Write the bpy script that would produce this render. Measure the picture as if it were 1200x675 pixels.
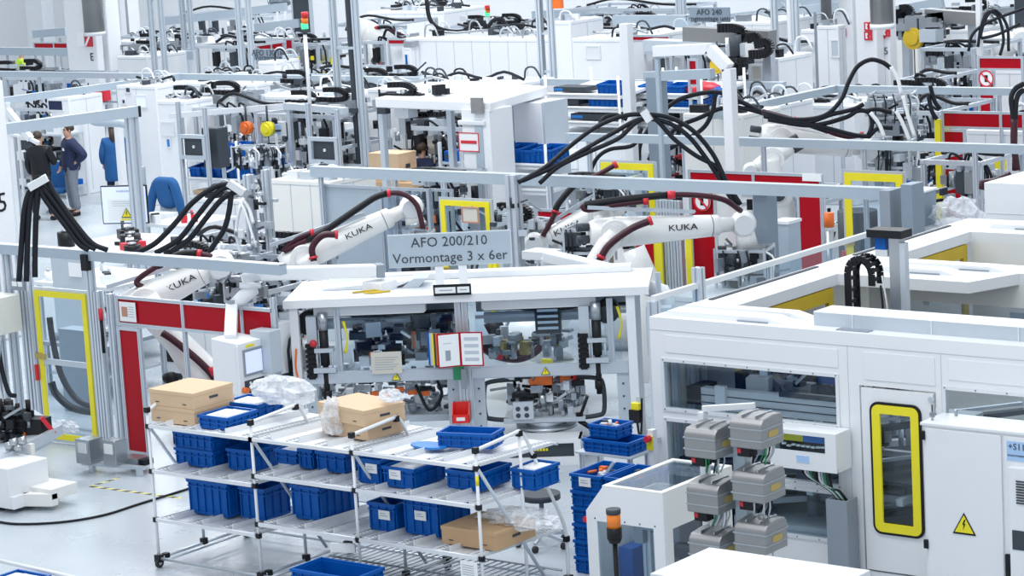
import bpy, bmesh, math, random
from mathutils import Vector, Matrix, Euler
for o in list(bpy.data.objects): bpy.data.objects.remove(o)
scene = bpy.context.scene
COL = scene.collection
PI = math.pi

# ---------------------------------------------------------------- camera
F = 3100.0; HC = 7.2
Yw = Vector((2447, -671.5, 3100)).normalized()
Xw = Vector((4014, 301.5, -3100)); Xw = (Xw - Yw * Xw.dot(Yw)).normalized()
Zw = Xw.cross(Yw)
cd = bpy.data.cameras.new('camera'); cam = bpy.data.objects.new('camera', cd); COL.objects.link(cam)
cd.sensor_width = 36; cd.lens = F / 1200 * 36; cd.clip_start = 1.0; cd.clip_end = 400
cam.matrix_world = Matrix(((Xw[0], -Xw[1], -Xw[2], 0), (Yw[0], -Yw[1], -Yw[2], 0), (Zw[0], -Zw[1], -Zw[2], HC), (0, 0, 0, 1)))
scene.camera = cam

def ray(px, py):
    d = Vector((px - 600, py - 337.5, F)); return Vector((Xw.dot(d), Yw.dot(d), Zw.dot(d)))
def G(px, py, z=0.0):
    d = ray(px, py); t = (z - HC) / d.z; return (d.x * t, d.y * t)
def atY(px, py, Y):
    d = ray(px, py); t = Y / d.y; return (d.x * t, d.z * t + HC)
def atX(px, py, X):
    d = ray(px, py); t = X / d.x; return (d.y * t, d.z * t + HC)
def WY(px, py, Y):
    x, z = atY(px, py, Y); return Vector((x, Y, z))
def WG(px, py, z=0.0):
    x, y = G(px, py, z); return Vector((x, y, z))
def WX(px, py, X):
    y, z = atX(px, py, X); return Vector((X, y, z))
def WV(px, py, D):                     # the point D metres away from the camera along its axis
    d = ray(px, py); return Vector((0, 0, HC)) + d * (D / F)

# ---------------------------------------------------------------- light and exposure
world = bpy.data.worlds.new('world'); scene.world = world; world.use_nodes = True
bg = world.node_tree.nodes['Background']; bg.inputs[0].default_value = (0.86, 0.93, 1.0, 1); bg.inputs[1].default_value = 0.74
def area(name, loc, size, power, color=(0.95, 0.97, 1.0)):
    l = bpy.data.lights.new(name, 'AREA'); l.shape = 'RECTANGLE'; l.size, l.size_y = size; l.energy = power; l.color = color
    o = bpy.data.objects.new(name, l); o.location = loc; COL.objects.link(o)
    o['label'] = 'row of hall ceiling lamps high above the machines'; o['category'] = 'lamp'; return o
for i, (x, y) in enumerate([(-14, 16), (-26, 24), (-36, 36), (-24, 42), (-52, 52), (-34, 62)]):
    area('ceiling_lamp', (x, y, 13), (9, 4), [620, 1000, 1300, 1000, 1500, 1100][i])
scene.view_settings.view_transform = 'Standard'; scene.view_settings.look = 'None'
scene.view_settings.exposure = 0.33; scene.view_settings.gamma = 1.0; scene.view_settings.use_curve_mapping = False

# ---------------------------------------------------------------- materials
MATS = {}
def mat(name, col, rough=0.5, metal=0.0, var=0.06, scale=6.0, bump=0.0, emit=None, coat=0.0, spec=0.5):
    m = bpy.data.materials.new(name); m.use_nodes = True; nt = m.node_tree; b = nt.nodes['Principled BSDF']
    b.inputs['Roughness'].default_value = rough; b.inputs['Metallic'].default_value = metal
    b.inputs['Specular IOR Level'].default_value = spec
    if coat: b.inputs['Coat Weight'].default_value = coat
    tc = nt.nodes.new('ShaderNodeTexCoord'); n = nt.nodes.new('ShaderNodeTexNoise'); n.inputs['Scale'].default_value = scale
    n.inputs['Detail'].default_value = 3
    r = nt.nodes.new('ShaderNodeMix'); r.data_type = 'RGBA'
    nt.links.new(tc.outputs['Object'], n.inputs['Vector']); nt.links.new(n.outputs[0], r.inputs[0])
    r.inputs[6].default_value = tuple(max(0, c * (1 - var)) for c in col) + (1,)
    r.inputs[7].default_value = tuple(min(1, c * (1 + var)) for c in col) + (1,)
    nt.links.new(r.outputs[2], b.inputs['Base Color'])
    if bump:
        bp = nt.nodes.new('ShaderNodeBump'); bp.inputs['Strength'].default_value = bump; bp.inputs['Distance'].default_value = 0.02
        nt.links.new(n.outputs[0], bp.inputs['Height']); nt.links.new(bp.outputs[0], b.inputs['Normal'])
    if emit:
        b.inputs['Emission Color'].default_value = tuple(col) + (1,); b.inputs['Emission Strength'].default_value = emit
    MATS[name] = m; return m
def glassmat(name, tint, op, rough=0.05):
    m = bpy.data.materials.new(name); m.use_nodes = True; nt = m.node_tree; nt.nodes.remove(nt.nodes['Principled BSDF'])
    out = nt.nodes['Material Output']; t = nt.nodes.new('ShaderNodeBsdfTransparent'); g = nt.nodes.new('ShaderNodeBsdfGlossy')
    t.inputs[0].default_value = tuple(tint) + (1,); g.inputs['Roughness'].default_value = rough; g.inputs[0].default_value = (0.9, 0.95, 1, 1)
    mx = nt.nodes.new('ShaderNodeMixShader'); lw = nt.nodes.new('ShaderNodeLayerWeight'); lw.inputs[0].default_value = 0.5
    fr = nt.nodes.new('ShaderNodeMath'); fr.operation = 'POWER'; fr.inputs[1].default_value = 4.0; nt.links.new(lw.outputs[1], fr.inputs[0])
    ad = nt.nodes.new('ShaderNodeMath'); ad.operation = 'ADD'; ad.inputs[1].default_value = op
    nt.links.new(fr.outputs[0], ad.inputs[0]); nt.links.new(ad.outputs[0], mx.inputs[0])
    nt.links.new(t.outputs[0], mx.inputs[1]); nt.links.new(g.outputs[0], mx.inputs[2]); nt.links.new(mx.outputs[0], out.inputs[0])
    MATS[name] = m; return m
mat('white', (0.80, 0.82, 0.845), 0.35, var=0.02)
mat('cream', (0.80, 0.80, 0.77), 0.4, var=0.02)
mat('robotwhite', (0.86, 0.86, 0.85), 0.3, var=0.02, coat=0.3)
mat('offwhite', (0.72, 0.75, 0.78), 0.45, var=0.03)
mat('lgrey', (0.50, 0.56, 0.62), 0.45, var=0.04)
mat('railgrey', (0.42, 0.50, 0.57), 0.4, 0.15, var=0.04)
mat('pillargrey', (0.235, 0.295, 0.36), 0.45, 0.1, var=0.04)
mat('mgrey', (0.26, 0.30, 0.35), 0.5, var=0.05)
mat('dgrey', (0.05, 0.06, 0.075), 0.5, var=0.1, spec=0.3)
mat('black', (0.008, 0.009, 0.012), 0.45, var=0.1, spec=0.3)
mat('cable', (0.009, 0.011, 0.017), 0.5, var=0.1, spec=0.25)
mat('hose', (0.05, 0.008, 0.018), 0.42, var=0.15, spec=0.35)
mat('alu', (0.62, 0.67, 0.73), 0.32, 0.55, var=0.04)
mat('steel', (0.42, 0.45, 0.48), 0.28, 0.85, var=0.08)
mat('castalu', (0.30, 0.30, 0.305), 0.36, 0.6, var=0.06, scale=20)
mat('bin', (0.0, 0.10, 0.42), 0.42, var=0.12, spec=0.25)
mat('binlight', (0.02, 0.2, 0.6), 0.4, var=0.1)
mat('red', (0.40, 0.002, 0.012), 0.3, var=0.08, scale=2, spec=0.2)
mat('redclip', (0.62, 0.02, 0.04), 0.4)
mat('redbin', (0.75, 0.02, 0.015), 0.35)
mat('yellow', (0.85, 0.74, 0.02), 0.4, var=0.04)
mat('ochre', (0.62, 0.43, 0.02), 0.5, var=0.1)
mat('orange', (0.8, 0.16, 0.02), 0.45)
mat('card', (0.55, 0.36, 0.2), 0.75, var=0.07, scale=5)
mat('cardlight', (0.66, 0.47, 0.3), 0.75, var=0.06, scale=5)
mat('paper', (0.85, 0.87, 0.88), 0.7, var=0.02)
mat('beige', (0.62, 0.60, 0.53), 0.7, var=0.04)
mat('print', (0.3, 0.34, 0.4), 0.7)
mat('green', (0.03, 0.3, 0.12), 0.5)
mat('jacketblue', (0.008, 0.09, 0.27), 0.8, var=0.15, scale=12, bump=0.2)
mat('navy', (0.012, 0.022, 0.07), 0.8, var=0.2, scale=12, bump=0.2)
mat('trousers', (0.17, 0.20, 0.24), 0.85, var=0.15, scale=12, bump=0.2)
mat('skin', (0.55, 0.32, 0.23), 0.5)
mat('hair', (0.045, 0.028, 0.02), 0.6)
mat('rubber', (0.03, 0.03, 0.035), 0.7)
mat('copperpaper', (0.50, 0.24, 0.17), 0.6)
mat('wood', (0.50, 0.36, 0.26), 0.6, var=0.1)
mat('screen', (0.62, 0.68, 0.95), 0.3, emit=0.35, var=0.03)
mat('screenblue', (0.28, 0.42, 0.62), 0.2, emit=0.25)
mat('lampgreen', (0.05, 0.8, 0.25), 0.3, emit=1.2)
mat('lampamber', (0.85, 0.22, 0.02), 0.3)
mat('lampred', (0.6, 0.02, 0.02), 0.3)
mat('hivis', (0.6, 0.85, 0.05), 0.6)
mat('brass', (0.5, 0.38, 0.12), 0.4, 0.5)
mat('plastic', (0.75, 0.8, 0.86), 0.25, var=0.1, scale=9, bump=0.8)
glassmat('glass', (0.88, 0.93, 0.96), 0.03)
glassmat('tintglass', (0.72, 0.77, 0.82), 0.06)
def bagmat():
    m = bpy.data.materials.new('bagfilm'); m.use_nodes = True; nt = m.node_tree; b = nt.nodes['Principled BSDF']; b.inputs['Base Color'].default_value = (.85, .88, .92, 1); b.inputs['Roughness'].default_value = .18
    tr = nt.nodes.new('ShaderNodeBsdfTransparent'); mx = nt.nodes.new('ShaderNodeMixShader'); n = nt.nodes.new('ShaderNodeTexNoise'); n.inputs['Scale'].default_value = 11; tc = nt.nodes.new('ShaderNodeTexCoord')
    bp = nt.nodes.new('ShaderNodeBump'); bp.inputs['Strength'].default_value = 1; bp.inputs['Distance'].default_value = .04; mr = nt.nodes.new('ShaderNodeMapRange'); mr.inputs[1].default_value = .3; mr.inputs[2].default_value = .7; mr.inputs[3].default_value = .25; mr.inputs[4].default_value = .75
    nt.links.new(tc.outputs['Object'], n.inputs[0]); nt.links.new(n.outputs[0], bp.inputs['Height']); nt.links.new(bp.outputs[0], b.inputs['Normal']); nt.links.new(n.outputs[0], mr.inputs[0]); nt.links.new(mr.outputs[0], mx.inputs[0])
    nt.links.new(tr.outputs[0], mx.inputs[1]); nt.links.new(b.outputs[0], mx.inputs[2]); nt.links.new(mx.outputs[0], nt.nodes['Material Output'].inputs[0]); MATS['bagfilm'] = m
bagmat()
glassmat('film', (0.80, 0.84, 0.88), 0.22, 0.3)
# poured hall floor: pale grey with soft wear, slightly glossy
def floormat():
    m = bpy.data.materials.new('hallfloor'); m.use_nodes = True; nt = m.node_tree; b = nt.nodes['Principled BSDF']
    tc = nt.nodes.new('ShaderNodeTexCoord'); n = nt.nodes.new('ShaderNodeTexNoise'); n.inputs['Scale'].default_value = 0.5; n.inputs['Detail'].default_value = 2
    n2 = nt.nodes.new('ShaderNodeTexNoise'); n2.inputs['Scale'].default_value = 1.3; n2.inputs['Detail'].default_value = 5
    cr = nt.nodes.new('ShaderNodeValToRGB'); cr.color_ramp.elements[0].position = 0.3; cr.color_ramp.elements[0].color = (0.40, 0.45, 0.50, 1)
    cr.color_ramp.elements[1].position = 0.75; cr.color_ramp.elements[1].color = (0.53, 0.58, 0.62, 1)
    r2 = nt.nodes.new('ShaderNodeMapRange'); r2.inputs[3].default_value = 0.24; r2.inputs[4].default_value = 0.32
    nt.links.new(tc.outputs['Object'], n.inputs[0]); nt.links.new(tc.outputs['Object'], n2.inputs[0])
    nt.links.new(n.outputs[0], cr.inputs[0]); nt.links.new(cr.outputs[0], b.inputs['Base Color'])
    nt.links.new(n2.outputs[0], r2.inputs[0]); nt.links.new(r2.outputs[0], b.inputs['Roughness']); MATS['hallfloor'] = m
floormat()
def striped(name, c0, c1, scale, axis=0):
    m = bpy.data.materials.new(name); m.use_nodes = True; nt = m.node_tree; b = nt.nodes['Principled BSDF']; b.inputs['Roughness'].default_value = 0.6
    tc = nt.nodes.new('ShaderNodeTexCoord'); mp = nt.nodes.new('ShaderNodeMapping'); w = nt.nodes.new('ShaderNodeTexWave'); w.bands_direction = 'X'
    mp.inputs['Rotation'].default_value = (0, axis, PI / 4 if axis == 0 else 0)
    w.inputs['Scale'].default_value = scale; cr = nt.nodes.new('ShaderNodeValToRGB'); cr.color_ramp.interpolation = 'CONSTANT'
    cr.color_ramp.elements[0].color = tuple(c0) + (1,); cr.color_ramp.elements[1].color = tuple(c1) + (1,); cr.color_ramp.elements[1].position = 0.5
    nt.links.new(tc.outputs['Object'], mp.inputs[0]); nt.links.new(mp.outputs[0], w.inputs[0]); nt.links.new(w.outputs[0], cr.inputs[0])
    nt.links.new(cr.outputs[0], b.inputs['Base Color']); MATS[name] = m
striped('hazard', (0.8, 0.72, 0.25), (0.06, 0.06, 0.06), 2.6)

# ---------------------------------------------------------------- mesh builder
class MB:
    def __init__(s): s.v = []; s.f = []; s.mi = []; s.sm = []; s.mats = []; s.cur = 0; s.M = None
    def m(s, name):
        if name not in s.mats: s.mats.append(name)
        s.cur = s.mats.index(name); return s
    def add(s, vs, fs, smooth=False):
        b = len(s.v)
        for p in vs:
            p = Vector(p); s.v.append(s.M @ p if s.M else p)
        for f in fs: s.f.append([b + i for i in f]); s.mi.append(s.cur); s.sm.append(smooth)
        return s
    def bb(s, x0, x1, y0, y1, z0, z1):
        return s.add([(x0, y0, z0), (x1, y0, z0), (x1, y1, z0), (x0, y1, z0), (x0, y0, z1), (x1, y0, z1), (x1, y1, z1), (x0, y1, z1)],
                     [(3, 2, 1, 0), (4, 5, 6, 7), (0, 1, 5, 4), (1, 2, 6, 5), (2, 3, 7, 6), (3, 0, 4, 7)])
    def box(s, c, d, rz=0):
        if not rz: return s.bb(c[0] - d[0] / 2, c[0] + d[0] / 2, c[1] - d[1] / 2, c[1] + d[1] / 2, c[2] - d[2] / 2, c[2] + d[2] / 2)
        ca, sa = math.cos(rz), math.sin(rz); vs = []
        for k in (-1, 1):
            for i, j in ((-1, -1), (1, -1), (1, 1), (-1, 1)):
                x, y = i * d[0] / 2, j * d[1] / 2; vs.append((c[0] + x * ca - y * sa, c[1] + x * sa + y * ca, c[2] + k * d[2] / 2))
        return s.add(vs, [(3, 2, 1, 0), (4, 5, 6, 7), (0, 1, 5, 4), (1, 2, 6, 5), (2, 3, 7, 6), (3, 0, 4, 7)])
    def frame_of(s, a, b, up=(0, 0, 1)):
        a = Vector(a); b = Vector(b); d = (b - a).normalized(); up = Vector(up)
        if abs(d.dot(up)) > 0.98: up = Vector((0, 1, 0))
        sx = d.cross(up).normalized(); sy = sx.cross(d).normalized(); return a, b, d, sx, sy
    def beam(s, a, b, w, h=None, up=(0, 0, 1)):
        h = h or w; a, b, d, sx, sy = s.frame_of(a, b, up); vs = []
        for p in (a, b):
            for i, j in ((-1, -1), (1, -1), (1, 1), (-1, 1)): vs.append(p + sx * (i * w / 2) + sy * (j * h / 2))
        return s.add(vs, [(0, 1, 2, 3), (7, 6, 5, 4), (4, 5, 1, 0), (5, 6, 2, 1), (6, 7, 3, 2), (7, 4, 0, 3)])
    def prof(s, a, b, w=0.045, up=(0, 0, 1)):          # slotted aluminium profile
        a, b, d, sx, sy = s.frame_of(a, b, up); h = w / 2; g = w * 0.13; q = w * 0.2; c = []
        for k in range(4):
            ca, sa = (1, 0, -1, 0)[k], (0, 1, 0, -1)[k]
            for x, y in ((h, -h), (h, -g), (h - q, -g), (h - q, g), (h, g)):
                c.append((x * ca - y * sa, x * sa + y * ca))
        n = len(c); vs = [p + sx * x + sy * y for p in (a, b) for x, y in c]
        fs = [(i, (i + 1) % n, n + (i + 1) % n, n + i) for i in range(n)] + [tuple(range(n))[::-1], tuple(range(n, 2 * n))]
        return s.add(vs, fs)
    def cyl(s, a, b, r, r2=None, n=12, cap=True, smooth=True):
        r2 = r if r2 is None else r2; a, b, d, sx, sy = s.frame_of(a, b)
        vs = [p + (sx * math.cos(2 * PI * i / n) + sy * math.sin(2 * PI * i / n)) * rr for p, rr in ((a, r), (b, r2)) for i in range(n)]
        s.add(vs, [(i, (i + 1) % n, n + (i + 1) % n, n + i) for i in range(n)], smooth)
        if cap:
            k = len(s.v) - 2 * n; s.f.append([k + i for i in range(n)][::-1]); s.f.append([k + n + i for i in range(n)]); s.mi += [s.cur] * 2; s.sm += [False] * 2
        return s
    def loft(s, rings, n=14, smooth=True):             # rings: (centre, radius) along a path, round sections
        P = [Vector(p) for p, r in rings]; vs = []; ref = None
        for i, (p, r) in enumerate(rings):
            d = (P[min(i + 1, len(P) - 1)] - P[max(i - 1, 0)])
            d = d.normalized() if d.length > 1e-9 else Vector((0, 0, 1))
            if ref is None:
                ref = Vector((0, 0, 1)) if abs(d.z) < 0.9 else Vector((1, 0, 0))
            sx = d.cross(ref)
            if sx.length < 1e-4: sx = d.cross(Vector((0, 1, 0)))
            sx.normalize(); sy = sx.cross(d).normalized(); ref = sy
            vs += [P[i] + (sx * math.cos(2 * PI * k / n) + sy * math.sin(2 * PI * k / n)) * r for k in range(n)]
        R = len(rings); fs = [(i * n + k, i * n + (k + 1) % n, (i + 1) * n + (k + 1) % n, (i + 1) * n + k) for i in range(R - 1) for k in range(n)]
        s.add(vs, fs, smooth); k = len(s.v) - R * n
        s.f.append([k + i for i in range(n)][::-1]); s.f.append([k + (R - 1) * n + i for i in range(n)]); s.mi += [s.cur] * 2; s.sm += [False] * 2
        return s
    def tube(s, pts, r, n=8, sub=6):
        return s.loft([(p, r) for p in spline(pts, sub)], n)
    def ball(s, c, r, sc=(1, 1, 1), n=12):
        vs = []; m = n // 2 + 1
        for i in range(1, m):
            t = PI * i / m
            for k in range(n): vs.append((c[0] + r * sc[0] * math.sin(t) * math.cos(2 * PI * k / n), c[1] + r * sc[1] * math.sin(t) * math.sin(2 * PI * k / n), c[2] + r * sc[2] * math.cos(t)))
        top = len(vs); vs.append((c[0], c[1], c[2] + r * sc[2])); vs.append((c[0], c[1], c[2] - r * sc[2])); q = m - 1
        fs = [(i * n + k, (i + 1) * n + k, (i + 1) * n + (k + 1) % n, i * n + (k + 1) % n) for i in range(q - 1) for k in range(n)]
        fs += [(top, k, (k + 1) % n) for k in range(n)] + [(top + 1, (q - 1) * n + (k + 1) % n, (q - 1) * n + k) for k in range(n)]
        return s.add(vs, fs, True)
    def ext(s, pts, vec, smooth=False):                # extrude a planar polygon by a vector
        n = len(pts); vec = Vector(vec); vs = [Vector(p) for p in pts] + [Vector(p) + vec for p in pts]
        return s.add(vs, [tuple(range(n))[::-1], tuple(range(n, 2 * n))] + [(i, (i + 1) % n, n + (i + 1) % n, n + i) for i in range(n)], smooth)
    def framexz(s, x0, x1, z0, z1, y, w, t, wx=None):  # rectangular frame in an XZ plane
        wx = wx or w
        s.bb(x0, x1, y, y + t, z1 - w, z1); s.bb(x0, x1, y, y + t, z0, z0 + w); s.bb(x0, x0 + wx, y, y + t, z0 + w, z1 - w); return s.bb(x1 - wx, x1, y, y + t, z0 + w, z1 - w)
    def wall_with_holes(s, x0, x1, z0, z1, y0, y1, holes):   # a slab in XZ with rectangular holes (x0,x1,z0,z1)
        xs = sorted({x0, x1, *[h[0] for h in holes], *[h[1] for h in holes]}); zs = sorted({z0, z1, *[h[2] for h in holes], *[h[3] for h in holes]})
        for j in range(len(zs) - 1):
            i = 0
            while i < len(xs) - 1:
                solid = lambda i: not any(h[0] <= (xs[i] + xs[i + 1]) / 2 <= h[1] and h[2] <= (zs[j] + zs[j + 1]) / 2 <= h[3] for h in holes)
                if solid(i):
                    k = i
                    while k + 1 < len(xs) - 1 and solid(k + 1): k += 1
                    s.bb(xs[i], xs[k + 1], y0, y1, zs[j], zs[j + 1]); i = k + 1
                else: i += 1
        return s
    def mesh(s, name, W=None):
        me = bpy.data.meshes.new(name); vs = [tuple(W @ p) for p in s.v] if W else [tuple(p) for p in s.v]
        me.from_pydata(vs, [], s.f); me.polygons.foreach_set('material_index', s.mi); me.polygons.foreach_set('use_smooth', s.sm)
        for k in s.mats: me.materials.append(MATS[k])
        me.update(); return me
    def build(s, name, parent=None, bev=0, world=True, origin=None):
        if parent is not None:
            W = PM[parent.name].inverted() if world else None
            o = bpy.data.objects.new(name, s.mesh(name, W)); COL.objects.link(o); o.parent = parent
            PM[o.name] = PM[parent.name]
        else:
            if origin is None:
                xs = [p.x for p in s.v]; ys = [p.y for p in s.v]; zs = [p.z for p in s.v]
                origin = Vector(((min(xs) + max(xs)) / 2, (min(ys) + max(ys)) / 2, min(zs)))
            origin = Vector(origin); W = Matrix.Translation(-origin)
            o = bpy.data.objects.new(name, s.mesh(name, W)); COL.objects.link(o); o.location = origin; PM[o.name] = Matrix.Translation(origin)
        if bev:
            b = o.modifiers.new('bevel', 'BEVEL'); b.width = bev; b.segments = 2; b.limit_method = 'ANGLE'; b.harden_normals = False
        return o
PM = {}
def spline(pts, sub=6):
    P = [Vector(p) for p in pts]
    if len(P) < 3: return P
    out = []
    for i in range(len(P) - 1):
        p0 = P[i - 1] if i else P[0] * 2 - P[1]; p1, p2 = P[i], P[i + 1]; p3 = P[i + 2] if i + 2 < len(P) else P[-1] * 2 - P[-2]
        for k in range(sub):
            t = k / sub; out.append(0.5 * ((2 * p1) + (p2 - p0) * t + (2 * p0 - 5 * p1 + 4 * p2 - p3) * t * t + (3 * p1 - p0 - 3 * p2 + p3) * t ** 3))
    return out + [P[-1]]
def tag(o, label, cat, group=None, kind=None):
    if label: o['label'] = label
    if cat: o['category'] = cat
    if group: o['group'] = group
    if kind: o['kind'] = kind
    return o
def thing(name, label, cat, loc=(0, 0, 0), rz=0, group=None, kind=None):
    o = bpy.data.objects.new(name, None); COL.objects.link(o); o.empty_display_size = 0.2; o.location = loc; o.rotation_euler = (0, 0, rz)
    PM[o.name] = Matrix.Translation(loc) @ Matrix.Rotation(rz, 4, 'Z'); return tag(o, label, cat, group, kind)
def one(mb, name, label, cat, group=None, bev=0, kind=None):
    return tag(mb.build(name, None, bev), label, cat, group, kind)
def struct(mb, name, bev=0):
    o = mb.build(name, None, bev); o['kind'] = 'structure'; return o
def copy_tree(o, loc, rz, label, group=None, cat=None):
    def rec(q, par):
        c = q.copy(); COL.objects.link(c); PM[c.name] = PM[q.name]
        if par: c.parent = par
        for ch in list(q.children): rec(ch, c)
        return c
    r = rec(o, None); r.location = loc; r.rotation_euler = (0, 0, rz); r['label'] = label
    if group: r['group'] = group
    if cat: r['category'] = cat
    PM[r.name] = Matrix.Translation(loc) @ Matrix.Rotation(rz, 4, 'Z')
    return r
def text(s, size, M, parent, material, name='lettering', depth=0.002, align='CENTER', world=False):
    c = bpy.data.curves.new('t', 'FONT'); c.body = s; c.size = size; c.extrude = depth; c.align_x = align; c.align_y = 'CENTER'; c.resolution_u = 2
    t = bpy.data.objects.new('t', c); COL.objects.link(t); bpy.context.view_layer.update()
    me = bpy.data.meshes.new_from_object(t.evaluated_get(bpy.context.evaluated_depsgraph_get())); bpy.data.objects.remove(t)
    if world and parent is not None: M = PM[parent.name].inverted() @ M
    me.transform(M); me.materials.clear(); me.materials.append(MATS[material]); me.name = name
    o = bpy.data.objects.new(name, me); COL.objects.link(o)
    if parent is not None: o.parent = parent; PM[o.name] = PM[parent.name]
    return o
def onfront(x, y, z, rz=0): return Matrix.Translation((x, y, z)) @ Matrix.Rotation(rz, 4, 'Z') @ Matrix.Rotation(PI / 2, 4, 'X')
def warn_sign(parent, M, s, bolt=True):                # yellow triangle with black bolt, local XY plane
    b = MB(); b.M = M
    b.m('black').ext([(-s / 2, -s * .43, 0), (s / 2, -s * .43, 0), (0, s * .43, 0)], (0, 0, .003))
    k = .8; b.m('yellow').ext([(-s / 2 * k, -s * .43 * k - .01 * s, .003), (s / 2 * k, -s * .43 * k - .01 * s, .003), (0, s * .43 * k - .01 * s, .003)], (0, 0, .003))
    b.m('black').ext([(x * s, y * s, .006) for x, y in ((.02, .17), (-.07, -.04), (-.01, -.04), (-.04, -.25), (.07, .0), (.01, .0), (.08, .17))], (0, 0, .002))
    return b.build('warning_sign', parent, world=False)
# ================================================================ the hall
b = MB(); b.m('hallfloor').bb(-120, 10, 8, 100, -0.2, 0); struct(b, 'floor')
b = MB(); b.m('white').bb(-90, 10, 63, 63.4, 0, 16)
b.m('offwhite')
for k in range(19): b.bb(-88 + k * 5, -87.9 + k * 5, 62.97, 63, 0, 16)
struct(b, 'wall_back')
b = MB(); b.m('white').bb(-90.4, -90, 8, 63, 0, 16)
b.m('offwhite')
for k in range(10): b.bb(-90, -89.96, 10 + k * 5, 10.1 + k * 5, 0, 16)
struct(b, 'wall_left')

# ================================================================ large white machine, right foreground
YF = 21.3
big = thing('machine_enclosure', 'large white machine enclosure with yellow framed door, filling the right foreground', 'machine', (-12.5, YF, 0))
X0, X1 = -15.08, -9.0; ZT = 2.37
b = MB(); b.m('white')
W1 = (-14.93, -12.93, 1.45, 1.93); W2 = (-14.93, -12.93, 0.86, 1.32); W3 = (-14.93, -12.93, 0.31, 0.77)
DR = (-12.68, -11.86, 0.05, 1.87); W4 = (-11.76, -9.2, 1.45, 1.91)
b.wall_with_holes(X0, X1, 0.0, 2.25, YF, YF + 0.06, [W1, W2, W3, DR, W4])
b.build('front_wall', big)
b = MB(); b.m('white').bb(X0, X1, YF, 21.93, 2.25, ZT); b.bb(X0, -14.57, 21.93, 28.0, 2.25, ZT)
b.ext([(-14.57, 24.1, 2.25), (-13.0, 24.1, 2.25), (-12.75, 24.75, 2.25), (X1, 24.75, 2.25), (X1, 25.2, 2.25), (-14.57, 25.2, 2.25)], (0, 0, 0.12))
b.bb(-14.57, X1, 27.1, 28.0, 2.25, ZT)
b.build('roof', big)
b = MB(); b.m('cream').bb(X0, X0 + .06, 21.36, 28.0, 0, 2.25).bb(X1 - .06, X1, 21.36, 28.0, 0, 2.25)
b
b.bb(-14.57, X1, 27.1, 27.16, 1.45, 2.25).bb(-14.57, X1, 27.1, 27.16, 0.0, 1.0).bb(-14.57, -14.1, 27.1, 27.16, 1.0, 1.45)
b.bb(-14.57, X1, 24.75, 24.8, 2.0, 2.25).bb(-14.57, X1, 24.75, 24.8, 0.0, 1.3); b.bb(-14.57, -14.2, 24.75, 24.8, 1.3, 2.0).bb(-12.0, -9, 24.75, 24.8, 1.3, 2.0)
b.m('lgrey').bb(X0 + .06, X1, YF + .06, 28, 0.02, 0.28)
b.build('inner_wall', big)
b = MB(); b.m('film').bb(-14.2, -12.0, 24.76, 24.78, 1.3, 2.0); b.bb(-14.1, X1, 27.12, 27.14, 1.0, 1.45)
b.build('film_window', big)
for (y0, y1) in ((22.1, 24.0), (25.3, 27.0)):
    b = MB(); b.m('ochre').bb(-14.61, -14.565, y0, y1, 2.09, 2.235).bb(-14.61, -14.565, y1 - .1, y1, 1.0, 2.09).bb(-14.61, -14.565, y0, y0 + .12, 1.0, 2.09)
    fr = b.build('yellow_frame', big); fr['label'] = 'ochre yellow frame'
    b = MB(); b.m('lgrey').bb(-14.5, -14.38, y0 + .3, y1 - .2, 1.86, 1.97).m('alu').bb(-14.38, -14.3, y0 + .3, y1 - .2, 1.78, 1.9); b.build('guide_rail', big)
# windows in the front
for nm, (x0, x1, z0, z1) in (('w', W1), ('w', W2), ('w', W3), ('w', W4)):
    b = MB(); b.m('offwhite').framexz(x0 - .03, x1 + .03, z0 - .03, z1 + .03, YF - .012, .035, .014)
    f = b.build('window_frame', big)
    b = MB(); b.m('glass').bb(x0, x1, YF + .01, YF + .016, z0, z1); b.build('window_pane', f)
    b = MB(); b.m('dgrey')
    for i in range(9):
        x = x0 + (x1 - x0) * i / 8
        for z in (z0 - .013, z1 + .013): b.cyl((x, YF - .016, z), (x, YF - .012, z), .007, n=6)
    b.build('screws', f)
# shallow panels of the front
b = MB(); b.m('white')
for (x0, x1, z0, z1) in ((-14.9, -12.9, 2.02, 2.2), (-12.62, -11.86, 1.93, 2.2), (-11.72, -9.3, 2.0, 2.2)):
    b.bb(x0, x1, YF - .008, YF, z0, z1)
b.build('panel', big, bev=.003)
b = MB(); b.m('lgrey')
for x in (-12.8, -11.8): b.bb(x, x + .006, YF - .002, YF, 0, 2.25)
b.bb(X0, X1, YF - .004, YF, 2.24, 2.246); b.build('seam', big)
# door with yellow rounded window
def rrect(x0, x1, z0, z1, r, y, n=5):
    pts = []
    for cx, cz, a0 in ((x1 - r, z1 - r, 0), (x0 + r, z1 - r, 90), (x0 + r, z0 + r, 180), (x1 - r, z0 + r, 270)):
        for k in range(n + 1):
            a = math.radians(a0 + 90 * k / n); pts.append((cx + r * math.cos(a), y, cz + r * math.sin(a)))
    return pts
def rring(mb, x0, x1, z0, z1, r, w, y0, y1):
    A = rrect(x0, x1, z0, z1, r, y0); B = rrect(x0 + w, x1 - w, z0 + w, z1 - w, max(r - w, .01), y0); n = len(A)
    vs = A + B + [(p[0], y1, p[2]) for p in A] + [(p[0], y1, p[2]) for p in B]
    fs = []
    for i in range(n):
        j = (i + 1) % n; fs += [(i, j, n + j, n + i), (2 * n + i, 2 * n + j, j, i), (n + i, n + j, 3 * n + j, 3 * n + i)]
    return mb.add(vs, fs)
dx0, dx1 = -12.655, -11.885
b = MB(); b.m('white'); b.wall_with_holes(dx0, dx1, 0.07, 1.85, YF - .012, YF + .03, [(-12.50, -12.07, 0.5, 1.67)])
door = b.build('door', big)
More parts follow.
